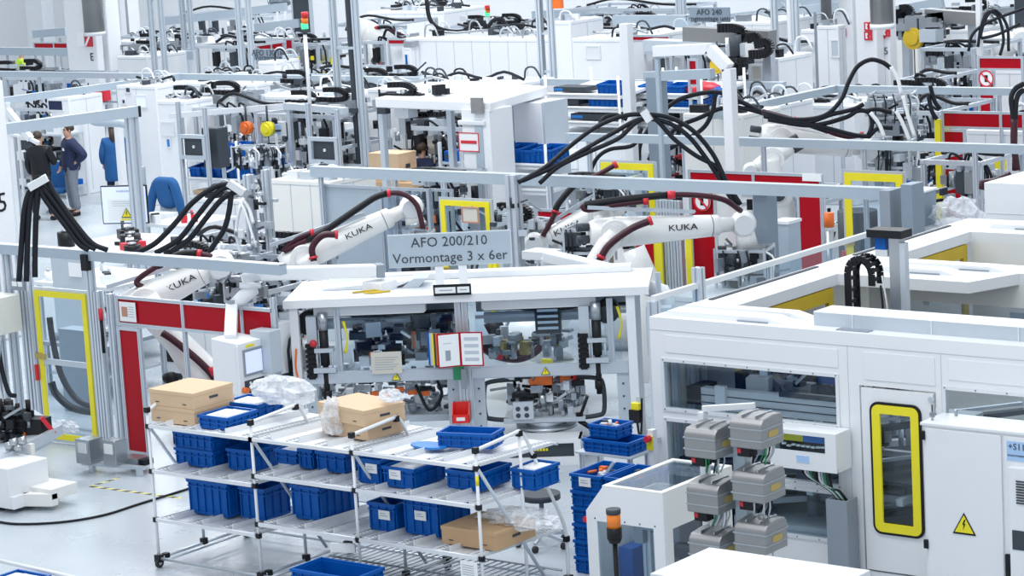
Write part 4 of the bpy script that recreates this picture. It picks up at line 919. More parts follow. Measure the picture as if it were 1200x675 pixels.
# fixtures on the station: central turntable fixture with handles
ft = thing('assembly_fixture', 'steel clamping fixture with orange block and black bow handles on the station turntable', 'fixture', (MC @ Vector((2.95, .35, .3))), PH)
b = MB(); b.m('steel').cyl((0, 0, 0), (0, 0, .04), .36, n=28).m('alu').cyl((0, 0, .04), (0, 0, .1), .24, n=24); b.build('turntable', ft, world=False)
b = MB(); b.m('lgrey').bb(-.48, .48, -.25, .28, .1, .15).bb(-.36, -.12, -.28, -.24, .15, .36); b.m('alu').bb(-.36, -.12, -.24, .1, .15, .36); b.m('dgrey')
for i in range(2):
    for j in range(2): b.cyl((-.3 + i * .1, -.285, .2 + j * .08), (-.3 + i * .1, -.28, .2 + j * .08), .03, n=8)
b.build('base_plate', ft, world=False, bev=.004)
b = MB(); b.m('orange').box((.0, -.1, .6), (.22, .16, .14)).box((.26, -.08, .6), (.14, .14, .1)).box((-.13, -.16, .6), (.06, .05, .12)); b.m('redclip').box((.36, -.1, .6), (.05, .1, .12), .4); b.build('clamp_head', ft, world=False, bev=.006)
b = clutter(MB(), random.Random(5), -.4, .44, -.24, .2, .14, .68, 130, ['steel', 'steel', 'alu', 'dgrey', 'black', 'mgrey', 'offwhite'], .03, .16); b.m('black').box((.2, 0, .68), (.28, .22, .1)).box((-.24, -.1, .42), (.26, .2, .05)).m('paper').box((.02, -.16, .38), (.18, .03, .1)); b.build('clamp_block', ft, world=False)
for s in (-1, 1):
    b = MB(); b.m('dgrey').tube([(s * .28, 0, .58), (s * .62, -.1, .58), (s * .7, -.12, .5), (s * .7, -.14, .2), (s * .62, -.14, .14), (s * .36, -.16, .12)], .028, n=8, sub=4); b.build('handle', ft, world=False)
b = MB(); b.m('black').cyl((.4, -.2, .1), (.52, -.24, .4), .02).cyl((.4, -.2, .1), (.58, -.2, -.02), .03).cyl((-.34, 0, .5), (-.4, -.05, .75), .018); b.build('lever', ft, world=False)
gt = thing('press_base', 'white machine base with dark glass display panel under the turntable', 'machine base', (MC @ Vector((2.9, -.1, 0))), PH)
b = MB(); b.m('white').wall_with_holes(-.45, .5, 0, .3, -.3, -.27, [(-.4, .42, .1, .26)]).bb(-.45, .5, -.27, .1, 0, .05).bb(-.45, -.42, -.27, .1, .05, .3).bb(.47, .5, -.27, .1, .05, .3).bb(-.45, .5, -.27, .1, .27, .3); b.build('housing', gt, world=False)
b = MB(); b.m('dgrey').bb(-.4, .42, -.26, -.25, .05, .28); b.build('dark_panel', gt, world=False); text('THOSLETT', .05, onfront(.05, -.262, .19), gt, 'yellow', name='lettering') if False else None
b = MB(); b.m('yellow')
for k in range(7): b.bb(-.12 + k * .035, -.095 + k * .035, -.264, -.26, .17, .2)
b.build('yellow_marking', gt, world=False)
# white cupboard and grey boxes at station sides
b = MB(); p = MC @ Vector((4.2, .15, 0)); bx = thing('electrical_box', 'light grey electrical box on the right flank of the central station', 'electrical box', (p.x, p.y, .0), PH)
b.m('lgrey').bb(0, .3, -.1, .1, 1.15, 1.72); b.build('housing', bx, world=False, bev=.01); b = MB(); b.m('alu').prof((.15, .12, 0), (.15, .12, 2.1), .06); b.build('mounting_post', bx, world=False); b = MB(); b.m('offwhite').bb(.0, .3, -.12, .08, .3, .85); b.build('lower_box', bx, world=False, bev=.01)
p = WY(327, 410, 21.95); bx = thing('electrical_box', 'light grey electrical box on the left flank of the central station', 'electrical box', (p.x, 21.75, 0), 0)
b = MB(); b.m('lgrey').bb(-.18, .12, -.08, .12, 1.25, 1.75); b.build('housing', bx, world=False, bev=.01); b = MB(); b.m('railgrey').bb(-.17, .0, -.1, -.08, 1.25, 1.5); b.build('vent_cover', bx, world=False); b = MB(); b.m('alu').prof((.0, .16, 0), (.0, .16, 2.1), .06); b.build('mounting_post', bx, world=False)
# yellow handset and white cupboard right of the station
p = WY(746, 487, 22.6); b = MB(); b.m('yellow').box((p.x, 22.6, p.z + .06), (.1, .06, .16)).m('black').box((p.x, 22.57, p.z), (.12, .06, .14)); b.tube([(p.x, 22.6, p.z - .05), (p.x + .03, 22.6, p.z - .25), (p.x + .06, 22.6, p.z - .1), (p.x + .08, 22.6, p.z + .2)], .012, n=6)
b.m('alu').beam((p.x, 22.64, 0), (p.x, 22.64, p.z + .2), .03); one(b, 'hand_terminal', 'yellow and black hand terminal on a slim post between station and large machine', 'hand terminal')
b = MB(); p = WY(728, 515, 22.4); b.m('white').bb(p.x - .25, p.x + .2, 22.4, 22.8, 0, .68); one(b, 'side_cupboard', 'low white cupboard right of the turntable', 'cupboard', bev=.01)

# swing arms with operator panels
def swingarm(label, P_, r=.055, cap=True):
    t = thing('swing_arm', label, 'swing arm', (P_[0].x, P_[0].y, P_[0].z)); return t
a = [WV(440, 317, 31.3), WV(303, 321, 30.9)]
sa = thing('operator_panel', 'white operator panel with touch screen on a white swing arm, left of the station', 'control panel', (a[0].x, a[0].y, 1.98))
b = MB(); b.m('white').beam(a[0], a[1], .17, .15); b.build('horizontal_tube', sa, bev=.02); b = MB(); b.m('mgrey').beam(a[0] + (a[0] - a[1]).normalized() * .1, a[0], .18, .16); b.m('white').box((a[0].x + .05, a[0].y, 2.04), (.3, .3, .12)); b.build('end_cap', sa, bev=.015)
p1, p2, p3 = WV(291, 326, 30.9), WV(294, 340, 30.9), WV(281, 352, 30.9)
hx, hy = -21.05, 21.45
b = MB(); b.m('white').loft([(a[1], .1), (p1, .1), (p2, .1), (p3, .085), (WV(273, 358, 30.9), .07)], n=12).cyl(WV(293, 331, 30.9), WV(293, 338, 30.9), .13).m('mgrey').cyl(WV(272, 352, 30.9), WV(272, 361, 30.9), .085); b.build('joint', sa)
q = WV(272, 358, 30.9); hz = 1.68
b = MB(); b.m('white').beam((q.x, q.y, q.z), (-21.08, 21.45, hz), .14, .12); b.build('drop_tube', sa, bev=.01)
b = MB(); b.m('white').ext([(-21.25, 21.3, 1.08), (-20.85, 21.3, 1.06), (-20.82, 21.3, 1.66), (-21.25, 21.3, 1.7)], (0, .42, 0)); b.m('white').bb(-20.85, -20.82, 21.28, 21.74, 1.02, 1.64); hb = b.build('housing', sa, bev=.008)
b = MB(); b.m('mgrey').bb(-20.82, -20.805, 21.36, 21.68, 1.27, 1.58); sc = b.build('screen_bezel', sa); b = MB(); b.m('screen').bb(-20.805, -20.8, 21.385, 21.655, 1.3, 1.55); b.build('screen', sc)
b = MB(); b.m('dgrey').bb(-20.82, -20.81, 21.36, 21.68, 1.1, 1.22); b.m('paper')
for i in range(4):
    for j in range(2): b.bb(-20.81, -20.803, 21.43 + i * .06, 21.46 + i * .06, 1.12 + j * .05, 1.15 + j * .05)
b.build('key_field', sa); b = MB(); b.m('yellow').bb(-20.82, -20.814, 21.42, 21.56, 1.6, 1.63); b.build('yellow_label', sa)
b = MB(); b.m('orange').cyl((-20.82, 21.34, 1.12), (-20.76, 21.34, 1.12), .035).m('black').cyl((-20.82, 21.4, 1.1), (-20.77, 21.4, 1.1), .025); b.build('stop_button', sa)
# right swing arm over the roof
sb = thing('swing_arm', 'white swing arm with grey joint on the right end of the station roof', 'swing arm', WV(650, 312, 32.6))
A = [WV(640, 300, 32.6), WV(738, 322, 32.0)]
b = MB(); b.m('white').beam(A[0], A[1], .2, .14); b.build('upper_tube', sb, bev=.02)
b = MB(); b.m('mgrey').beam(A[1], A[1] + (A[1] - A[0]).normalized() * .1, .21, .15).m('mgrey').beam(WV(737, 342, 31.8), WV(747, 344, 31.8), .2, .14); b.build('joint_cap', sb, bev=.01)
b = MB(); b.m('white').loft([(WV(640, 318, 32.6), .06), (WV(700, 328, 32.2), .07), (WV(745, 333, 31.8), .1), (WV(778, 343, 31.6), .1), (WV(782, 352, 31.6), .1), (WV(780, 375, 31.6), .1)], n=12); b.build('lower_tube', sb)
b = MB(); b.m('offwhite').bb(-.2, .2, -.15, .15, 0, .1); b.v = [Vector(v) + Vector((WV(636, 318, 32.9).x, WV(636, 318, 32.9).y, 2.0)) for v in b.v]; b.m('white').cyl(WV(640, 318, 32.9), WV(640, 300, 32.7), .07); b.build('foot', sb)
b = MB(); b.m('ochre').tube([MC @ Vector(v) for v in ((.75, .3, 2.0), (1.0, .35, 2.01), (1.1, .25, 2.0), (.9, .2, 2.01), (1.2, .3, 2.0))], .012, n=5); one(b, 'air_hose', 'thin coiled yellow hose lying on the left of the station roof', 'hose')
# ================================================================ fences, doors, rails
def rail(label, a, b_, w=.11, h=.11, posts=(), pw=.06, group='grey cable rails above the cells'):
    t = thing('cable_rail', label, 'rail', ((a[0] + b_[0]) / 2, (a[1] + b_[1]) / 2, 0), 0, group)
    m_ = MB(); m_.m('railgrey').beam(a, b_, w, h); m_.m('lgrey').beam((a[0], a[1], a[2] + h / 2), (b_[0], b_[1], b_[2] + h / 2), w * 1.04, .012); m_.build('channel', t)
    for p in posts:
        m_ = MB(); m_.m('alu').prof((p[0], p[1], 0), (p[0], p[1], a[2] - h / 2), pw); m_.build('post', t)
    return t
def fence(label, segs, rz=0, group='safety fence panels'):
    """segs: (x0, x1, y, [(z0, z1, fill)])"""
    x0 = min(s[0] for s in segs); y = segs[0][2]
    t = thing('safety_fence', label, 'fence', (x0, y, 0), rz, group)
    seen = set()
    for (xa, xb, yy, rows) in segs:
        zt = max(r[1] for r in rows)
        for x in (xa, xb):
            if x in seen: continue
            seen.add(x)
            b = MB(); b.m('alu').prof((x, yy, 0), (x, yy, zt + .02), .045); b.build('post', t)
        for (z0, z1, f) in rows:
            if f:
                b = MB(); b.m(f).bb(xa + .02, xb - .02, yy - .004, yy + .004, z0 + .02, z1 - .02); q = b.build({'red': 'red_panel', 'glass': 'clear_panel'}.get(f, 'panel'), t)
                if f in ('red',): q['label'] = 'dark red translucent panel'
            b = MB(); b.m('alu').prof((xa, yy, z0), (xb, yy, z0), .04).prof((xa, yy, z1), (xb, yy, z1), .04); b.build('crossbar', t)
    return t
def yellow_door(label, x0, x1, y, z0=.06, z1=1.95, zm=1.05, w=.075, group=None, rz=0, sill=True):
    t = thing('safety_door', label, 'door', (x0, y, 0), rz, group)
    b = MB(); b.m('yellow').framexz(x0, x1, z0, z1, y - .03, w, .02); f = b.build('yellow_frame', t, world=True)
    b = MB(); b.m('alu').framexz(x0 - .04, x1 + .04, z0 - .04, z1 + .04, y - .01, .05, .035); b.build('frame', t)
    b = MB(); b.m('glass').bb(x0 + w, x1 - w, y - .01, y - .004, z0 + w, z1 - w); b.build('pane', t)
    if zm: b = MB(); b.m('lgrey').bb(x0 + w, x1 - w, y - .03, y, zm - .035, zm + .035); b.build('crossbar', t)
    b = MB(); b.m('brass').bb(x0 - .04, x0 + .14, y - .06, y - .03, zm + .03 if zm else 1.1, (zm or 1.07) + .1).m('redclip').bb(x0 - .06, x0 - .02, y - .07, y - .03, (zm or 1.07) - .25, (zm or 1.07) - .05); b.build('lock', t)
    return t
YA = 21.9
yellow_door('tall yellow framed safety door at the far left', -24.85, -23.92, YA)
t = thing('frame_post', 'wide aluminium double post right of the yellow framed door', 'post', (-23.6, YA, 0))
for x, zt in ((-23.82, 2.38), (-23.72, 2.0), (-23.5, 1.98)): b = MB(); b.m('alu').prof((x, YA, 0), (x, YA, zt), .085); b.build('profile', t)
b = MB(); b.m('redclip').cyl((-23.62, YA - .07, 1.66), (-23.62, YA - .07, 1.8), .03).m('black').cyl((-23.62, YA - .07, 1.25), (-23.62, YA - .07, 1.66), .022); b.build('door_switch', t)
b = MB(); b.m('black').box((-23.82, YA - .06, 2.36), (.1, .08, .2)); b.build('post_cap', t)
t = thing('frame_post', 'wide aluminium post group behind the cream control box', 'post', (-25.2, YA, 0))
for x in (-25.6, -25.35, -25.1, -24.98): b = MB(); b.m('alu' if x != -25.35 else 'lgrey').prof((x, YA + .02, 0), (x, YA + .02, 2.38), .09); b.build('profile', t)
b = MB(); b.m('mgrey').bb(-25.25, -25.0, YA - .04, YA - .02, 1.93, 2.08).m('paper').bb(-25.22, -25.13, YA - .045, YA - .04, 1.98, 2.04).bb(-25.11, -25.03, YA - .045, YA - .04, 1.98, 2.04); b.build('name_plate', t)
t = thing('control_box', 'cream control box with yellow label and red button, left of the yellow framed door', 'control box', (-25.2, 21.6, 0))
b = MB(); b.m('cream').bb(-25.5, -25.05, 21.42, 21.82, 1.43, 1.9); b.build('housing', t, bev=.01)
b = MB(); b.m('yellow').bb(-25.3, -25.15, 21.41, 21.42, 1.73, 1.76); b.m('dgrey')
for j in range(2):
    for i in range(3): b.bb(-25.38 + i * .09, -25.32 + i * .09, 21.405, 21.42, 1.58 + j * .07, 1.62 + j * .07)
b.build('key_field', t); b = MB(); b.m('orange').cyl((-25.22, 21.42, 1.5), (-25.22, 21.37, 1.5), .03); b.build('stop_button', t)
b = MB(); b.m('cable').tube([(-25.3, 21.6, 1.43), (-25.2, 21.55, 1.0), (-25.05, 21.5, .7), (-24.95, 21.52, .66)], .03).m('alu').tube([(-25.2, 21.6, 1.43), (-25.22, 21.5, 1.0), (-25.1, 21.45, .5), (-24.9, 21.4, .3)], .03); b.build('cable', t)
fence('safety fence with a row of red panels behind the cardboard boxes', [
    (-23.38, -22.27, YA, [(1.62, 1.95, 'red')]), (-22.27, -21.3, YA, [(1.62, 1.95, 'red')]), (-21.3, -20.78, YA, [(1.62, 1.95, 'red')])], group=None)
t = fence('tall narrow red panel standing right of the aluminium double post', [(-23.33, -22.98, YA - .06, [(.04, 1.58, 'red')])], group=None)
b = MB(); b.m('paper').bb(-23.33, -23.05, YA - .03, YA - .025, 1.66, 1.9).m('copperpaper').bb(-23.29, -23.19, YA - .033, YA - .03, 1.72, 1.84).m('print')
for k in range(5): b.bb(-23.17, -23.08, YA - .033, YA - .03, 1.72 + k * .03, 1.725 + k * .03)
one(b, 'safety_poster', 'white poster with small dark picture on the leftmost red panel', 'poster')
# rear and side posts and glass of left cell
rail('grey cable rail in front of the left robot cell', (-26.6, YA, 2.44), (-20.6, YA, 2.44), .12, .12, [(-25.9, YA)], group=None)
b = MB(); x0_, z1_ = atY(68, 385, 23.3); x1_, _ = atY(106, 385, 23.3); b.m('pillargrey').bb(x0_, x1_, 23.3, 23.55, 0, z1_); one(b, 'grey_housing', 'grey housing seen through the upper pane of the yellow framed door', 'housing')
b = MB(); b.m('cable').tube([WY(58, 372, 22.4), WY(62, 400, 22.4), WY(72, 440, 22.4), WY(90, 468, 22.4), WY(112, 478, 22.4)], .04, n=8); one(b, 'thick_cable', 'thick black cable curving down behind the yellow framed door', 'cable')
b = MB(); b.m('cable').tube([WY(60, 448, 22.6), WY(66, 462, 22.6), WY(85, 478, 22.6), WY(116, 484, 22.6)], .05, n=8); one(b, 'thick_cable', 'lower thick black cable behind the yellow framed door', 'cable')
# tape and floor items
pts_ = [(105, 568), (165, 577), (210, 585)]
b = MB(); b.m('hazard'); q0, q1 = WG(106, 570), WG(212, 584); b.beam((q0.x, q0.y, .002), (q1.x, q1.y, .002), .05, .004); q2 = WG(140, 560); b.beam((q0.x, q0.y, .002), (q2.x, q2.y, .002), .04, .004)
one(b, 'floor_tape', 'yellow and black hazard tape on the floor left of the rack', 'floor tape')
b = MB(); b.m('cable').tube([WG(x, y, .015) for x, y in ((-10, 610), (20, 614), (70, 612), (120, 604), (165, 590), (220, 573), (260, 560))], .014, n=6); one(b, 'floor_cable', 'black cable curving across the pale floor at lower left', 'cable')
# grey pair of foot brackets
t = thing('floor_scanner', 'two grey metal boxes with white labels at the foot of the yellow framed door', 'scanner', (*G(125, 545), 0))
g = Vector((*G(112, 548), 0)); b = MB(); b.m('steel').bb(g.x, g.x + .24, g.y - .3, g.y - .06, .12, .42).bb(g.x + .36, g.x + .58, g.y - .2, g.y, .12, .42); b.build('housing', t, bev=.01)
b = MB(); b.m('paper').bb(g.x + .06, g.x + .2, g.y - .31, g.y - .3, .26, .38).bb(g.x + .4, g.x + .54, g.y - .21, g.y - .2, .26, .38); b.build('name_plate', t)
b = MB(); b.m('alu').beam((g.x, g.y - .2, .1), (g.x + .9, g.y - .05, .1), .05, .04); b.bb(g.x + .1, g.x + .16, g.y - .2, g.y - .14, 0, .1).bb(g.x + .8, g.x + .86, g.y - .1, g.y - .04, 0, .1); b.build('mounting_rail', t)
t = thing('foot_pedal', 'small grey block on a stub post on the floor right of the scanner boxes', 'floor switch', (*G(160, 548), 0)); g = Vector((*G(160, 552), 0))
b = MB(); b.m('steel').bb(g.x - .14, g.x + .14, g.y - .1, g.y + .1, .1, .18).bb(g.x - .04, g.x + .04, g.y - .04, g.y + .04, 0, .1).m('black').bb(g.x + .14, g.x + .22, g.y - .08, g.y + .08, .1, .17); b.build('body', t)
# left foreground station: tray with dark parts and white cabinet
g = WG(77, 592)
t = thing('white_cabinet', 'low white box on the floor at the left edge, under the tray of dark parts', 'cabinet', (-22.6, 19.4, 0))
b = MB(); b.m('white').bb(-23.9, -22.45, 19.15, 19.75, .05, .52); b.bb(-22.45, -22.4, 19.15, 19.75, .05, .2).m('cream').bb(-22.6, -22.1, 19.45, 19.85, .12, .25).ext([(-22.85, 19.12, .05), (-22.1, 19.45, .05), (-22.1, 19.45, .2), (-22.85, 19.12, .2)], (0, .1, 0)); b.m('dgrey').bb(-23.9, -22.7, 19.2, 19.7, 0, .05); b.build('body', t, bev=.01)
t = thing('parts_tray', 'slanting conveyor tray piled with dark metal parts at the left edge', 'conveyor', (-22.8, 19.5, 0))
A0, A1, B0, B1 = WV(-10, 540, 30), WV(70, 495, 31), WV(-10, 500, 31.2), WV(45, 478, 32)
b = MB(); b.m('alu').beam(WV(-20, 552, 30), WV(72, 503, 30.9), .05, .12).m('lgrey').beam(WV(-20, 560, 30), WV(60, 517, 30.8), .03, .04); b.build('side_rail', t)
b = MB(); b.m('lgrey').add([WV(-20, 548, 30), WV(72, 500, 30.9), WV(40, 480, 32), WV(-20, 500, 32)], [(0, 1, 2, 3)]); b.ext([WV(-20, 548, 30), WV(72, 500, 30.9), WV(40, 480, 32), WV(-20, 500, 32)], (0, 0, -.04)); b.build('tray_board', t)
for px_, py_, dd in ((37, 530, 30.4), (-12, 560, 30.0)):
    p = WV(px_, py_, dd); b = MB(); b.m('cream').bb(p.x - .03, p.x + .03, p.y - .03, p.y + .03, .5, p.z + .1).m('black').bb(p.x - .035, p.x + .035, p.y - .04, p.y - .03, p.z - .15, p.z - .05); b.build('post', t)
rn = random.Random(77)
for i in range(7):
    x_, y_ = [(8, 492), (22, 485), (5, 508), (16, 500), (30, 496), (3, 480), (14, 522)][i]; p = WV(x_, y_, 30.9); b = MB(); b.M = Matrix.Translation(p)
    clutter(b, rn, -.12, .12, -.1, .1, -.04, .1, 12, ['black', 'dgrey', 'black', 'steel'], .05, .16)
    one(b, 'machined_part', ['black casting on the tray, second from its left end', 'black casting in the middle of the tray', 'black casting low on the tray, at the picture edge', 'black casting low on the tray beside the steel coils', 'black casting next to the thin black box', 'black casting at the upper left corner of the tray', 'steel coil part at the lower tray rim'][i], 'casting', 'castings on the tray')
p = WV(45, 499, 30.9); b = MB(); b.M = Matrix.Translation(p) @ Matrix.Rotation(.2, 4, 'Z'); b.m('black').bb(-.12, .12, -.1, .1, -.08, .1).m('orange').bb(-.15, -.12, -.1, .1, -.1, .06).m('redclip').beam((.13, -.1, .13), (.22, 0, -.08), .05); one(b, 'part_carrier', 'black part carrier with orange edge and red handle on the tray', 'part carrier')
for i, (x_, y_) in enumerate(((12, 520), (22, 518), (17, 526), (6, 524))):
    b = MB(); p = WV(x_, y_, 30.3); b.m('steel').cyl(p, p + Vector((.06, .06, .02)), .05); one(b, 'steel_ring', ['third steel ring from the left at the lower rim of the parts tray', 'rightmost steel ring at the lower rim of the parts tray', 'lowest steel ring at the lower rim of the parts tray', 'leftmost steel ring at the lower rim of the parts tray'][i], 'ring', 'steel rings at the tray rim')
bag('clear plastic bag at the right tip of the tray', WV(78, 500, 31.1), .13, (1.5, .6, .6), 12)
# lower left: rack corner with a blue bin
t = thing('transport_trolley', 'white tube trolley top cut off at the lower left corner', 'trolley', (-18.2, 15.8, 0))
q0, q1 = WG(-10, 655, .8), WG(100, 680, .8)
b = MB(); b.m('white').cyl(q0, q1, .02).cyl(q0 + Vector((.02, -.7, 0)), q1 + Vector((.02, -.7, 0)), .02).cyl(q0, q0 + Vector((0, -.7, 0)), .02).cyl(q1, q1 + Vector((0, -.7, 0)), .02); b.build('tube_frame', t)
for p in (q0, q1, q0 + Vector((0, -.7, 0)), q1 + Vector((0, -.7, 0))): b = MB(); b.m('white').cyl((p.x, p.y, .0), p, .018); b.build('leg', t)
b = MB(); b.m('lgrey').bb(q0.x, q1.x, q0.y - .7, min(q0.y, q1.y), .66, .68); b.build('shelf', t)
x, y = G(6, 674, .8); blue_bin('blue bin with white content at the lower left corner, on the trolley', x, 15.2, .68, .45, .4, .14, group=None, fill='paper')
# ================================================================ middle of the hall
ZR = 2.46
rail('grey cable rail behind the station sign, running to the pillars', (-26.35, 28.8, ZR), (-16.4, 29.0, ZR), .13, .15, [(-26.2, 28.8), (-22.6, 28.8), (-16.6, 29.0)])
rail('long grey cable rail crossing below the black cable arcs on the right', (-24.9, 33.2, ZR), (-14.5, 33.4, ZR), .12, .12, [(-24.5, 33.2), (-21.3, 33.25), (-19.6, 33.3), (-17.8, 33.3)])
rail('longest grey cable rail, crossing the whole hall above the blue bins', (-48.5, 40.6, ZR), (-25.5, 40.6, ZR), .12, .12, [(-45.3, 40.6), (-40.9, 40.6), (-36, 40.6), (-33.2, 40.6), (-28.2, 40.6)])
rail('grey cable rail at the upper right in front of the red panels', (-24.2, 40.2, ZR), (-20.5, 40.2, ZR), .12, .12, [(-24.1, 40.2), (-21, 40.2)])
rail('grey cable rail slanting up to the right in front of the column with fire signs', (-24.2, 36.2, ZR), (-24.2, 40.2, ZR), .12, .12, [(-24.2, 38)])
rail('upper one of the two slanting grey cable rails at the left edge', (-41.2, 35.2, ZR), (-40.8, 40.6, ZR), .12, .14, [(-41.1, 36)])
rail('lower of the two slanting grey cable rails at left, with black end cap', (-32.25, 27.4, 3.05), (-31.75, 30.5, 3.05), .14, .17, [(-31.8, 30.42)], pw=.16)
b = MB(); b.m('black').box((-31.75, 30.52, 3.05), (.15, .05, .18)); one(b, 'rail_cap', 'black end cap on the lower slanting rail at left', 'cap')
b = MB(); b.m('railgrey').tube([(WY(153, 200, 31).x, 31, 0), WY(153, 180, 31), WY(152, 154, 31), WY(147, 146, 31), WY(130, 144, 31), WY(112, 143, 31), WY(107, 139, 31)], .07, n=8); one(b, 'bent_tube', 'grey bent tube frame under the lower slanting rail at left', 'tube')
b = MB(); b.m('offwhite').beam(WY(8, 128, 30), WY(36, 163, 30), .1).beam(WY(36, 163, 30), WY(45, 168, 30), .06).beam(WY(8, 156, 30), WY(36, 163, 30), .04); b.beam((WY(8, 128, 30).x, 30, 0), WY(8, 120, 30), .08); one(b, 'wall_bracket', 'white slanting bracket beside the column at the left edge', 'bracket')
def post(label, px0, px1, pyt, Y, mt='white', zb=0, name='frame_post', cat='post', depth=None, bev=.01):
    xa, zt = atY(px0, pyt, Y); xb, _ = atY(px1, pyt, Y); w = xb - xa; w = w / 1.25 if depth is None else w
    b = MB(); b.m(mt).bb(xa, xa + w, Y, Y + (depth or w), zb, zt); return one(b, name, label, cat, bev=bev)
# white arch
xa, _ = atY(853, 90, 32.0)
t = thing('white_portal', 'white bent portal frame with chamfered corner above the right black cable arcs', 'frame', (xa, 32.0, 0))
A = [WY(768, 60, 32.0), WY(832, 57, 32.0), WY(854, 80, 32.0)]
b = MB(); b.m('white').beam(A[0], A[1], .16, .16); b.build('top_tube', t, bev=.01); b = MB(); b.m('white').beam(A[1], A[2], .16, .16); b.build('corner_tube', t, bev=.01)
b = MB(); b.m('white').bb(A[2].x - .08, A[2].x + .08, 31.92, 32.08, 0, A[2].z); b.build('upright', t, bev=.01)
b = MB(); b.m('railgrey').bb(A[0].x - .0, A[0].x + .06, 31.97, 32.03, 0, A[0].z); b.build('upright', t)
post('slim white post standing between the woman in blue and the slanting rail', 133, 140, 148, 32.5)
post('slim white post rising in front of the white machine, left of the portal frame', 725, 737, 28, 34.5)
t = thing('steel_pillar', 'wide blue grey steel pillar right of the left portal post, carrying a cross rail', 'pillar', (*G(765, 250), 0))
p = WY(765, 95, 34.5); b = MB(); b.m('pillargrey').bb(p.x - .14, p.x + .1, 34.5, 34.75, 0, p.z + .05); b.build('shaft', t); q = WY(835, 85, 34.6); b = MB(); b.m('railgrey').beam((p.x - .2, 34.6, p.z + .06), (q.x, 34.6, p.z + .12), .15); b.build('arm', t)
# dark grey pillars of the right robot cell
t = thing('steel_pillar', 'blue grey steel pillar behind the gripper of the longest robot arm', 'pillar', (-18.9, 29.1, 0))
xa, _ = atY(882, 225, 29.05); xb, _ = atY(904, 225, 29.05); b = MB(); b.m('pillargrey').bb(xa, xb - .08, 29.05, 29.3, 0, 2.38); b.build('shaft', t)
for k, (pa, pb, pt) in enumerate(((1035, 1052, 222), (1060, 1078, 215))):
    xa, zt = atY(pa, pt, 28.6); xb, _ = atY(pb, pt, 28.6)
    b = MB(); b.m('mgrey' if k == 0 else 'pillargrey').bb(xa, xb - .06, 28.5, 28.8, 0, zt); one(b, 'steel_pillar', ['dark grey pillar left of the grey switch cabinet, at the rail end', 'blue grey pillar against the left side of the grey switch cabinet'][k], 'pillar')
# grey switch cabinet
xa, z_ = atY(1048, 220, 29.2); xb, _ = atY(1072, 220, 29.2)
t = thing('switch_cabinet', 'grey switch cabinet with cables on its open side, right of the grey pillars', 'cabinet', (xa, 29.4, 0))
b = MB(); b.m('pillargrey').bb(xa, xb, 29.2, 29.75, 0, 2.42); b.m('white').bb(xa, xb + .02, 29.18, 29.77, 2.42, 2.45); b.build('housing', t, bev=.01); b = MB(); b.m('green').tube([(xa, 29.1, 2.44), (xa + .2, 29.15, 2.52), (xa + .3, 29.3, 2.47)], .02).m('paper').tube([(xa + .05, 29.1, 2.5), (xa + .1, 29.1, 2.2), (xa + .1, 29.12, 1.8)], .025); b.build('cable', t)
b = clutter(MB(), random.Random(3), xb, xb + .15, 29.25, 29.7, 1.4, 1.8, 12, ['steel', 'black', 'offwhite'], .04, .14); b.build('connector', t)
# grey cabinet with white top beside the pillar, small orange item
xa, zt = atY(905, 262, 30.2); xb, _ = atY(928, 262, 30.2)
t = thing('switch_cabinet', 'grey cabinet with white top, right of the blue grey pillar', 'cabinet', (xa, 30.3, 0)); b = MB(); b.m('railgrey').bb(xa, xb - .05, 30.2, 30.5, 0, zt); b.build('housing', t, bev=.01); b = MB(); b.m('white').bb(xa - .01, xb - .04, 30.18, 30.52, zt, zt + .04); b.build('top', t)
b = MB(); b.m('orange').cyl((xb + .1, 31.0, zt - .15), (xb + .1, 31.0, zt + .05), .07, n=14); b.m('steel').cyl((xb + .1, 31.0, 0), (xb + .1, 31.0, zt - .2), .06); one(b, 'warning_lamp', 'short orange cylinder beside the grey cabinet with white top', 'lamp')
# red fences
def rfence(label, px0, px1, pyt, pyb, Y, vert=None, vz=0.05, splits=()):
    xa, zt = atY(px0, pyt, Y); xb, _ = atY(px1, pyt, Y); _, zb = atY(px0, pyb, Y); xs = [xa] + [atY(s, pyt, Y)[0] for s in splits] + [xb]
    segs = [(xs[i], xs[i + 1], Y, [(zb, zt, 'red')]) for i in range(len(xs) - 1)]
    t = fence(label, segs)
    for (va, vb) in (vert or ()):
        x0, _ = atY(va, pyb + 20, Y); x1, _ = atY(vb, pyb + 20, Y); b = MB(); b.m('red').bb(x0, x1, Y - .004, Y + .004, vz, zb - .05); b.build('red_panel', t); b = MB(); b.m('alu').framexz(x0 - .04, x1 + .04, vz - .03, zb - .03, Y - .01, .04, .03); b.build('panel_frame', t)
    return t
rf = rfence('red and clear safety fence behind the longest robot arm, with round prohibition sign', 808, 962, 200, 214, 31.2, [(810, 836), (937, 964)], splits=(883,))
def noentry(par, c, r, nm='prohibition_sign'):
    b = MB(); b.m('paper').cyl(c, c + Vector((0, -.01, 0)), r, n=20); b.m('redclip'); n = 20
    for i in range(n):
        a0, a1 = 2 * PI * i / n, 2 * PI * (i + 1) / n
        b.ext([(c.x + rr * math.cos(a), c.y - .012, c.z + rr * math.sin(a)) for rr, a in ((r * .82, a0), (r, a0), (r, a1), (r * .82, a1))], (0, -.004, 0))
    b.beam((c.x - r * .6, c.y - .02, c.z + r * .6), (c.x + r * .6, c.y - .02, c.z - r * .6), .01, r * .16); b.m('black').bb(c.x - r * .2, c.x + r * .2, c.y - .014, c.y - .011, c.z - r * .4, c.z + r * .4)
    return b.build(nm, par)
noentry(rf, WY(823, 236, 31.15), .14)
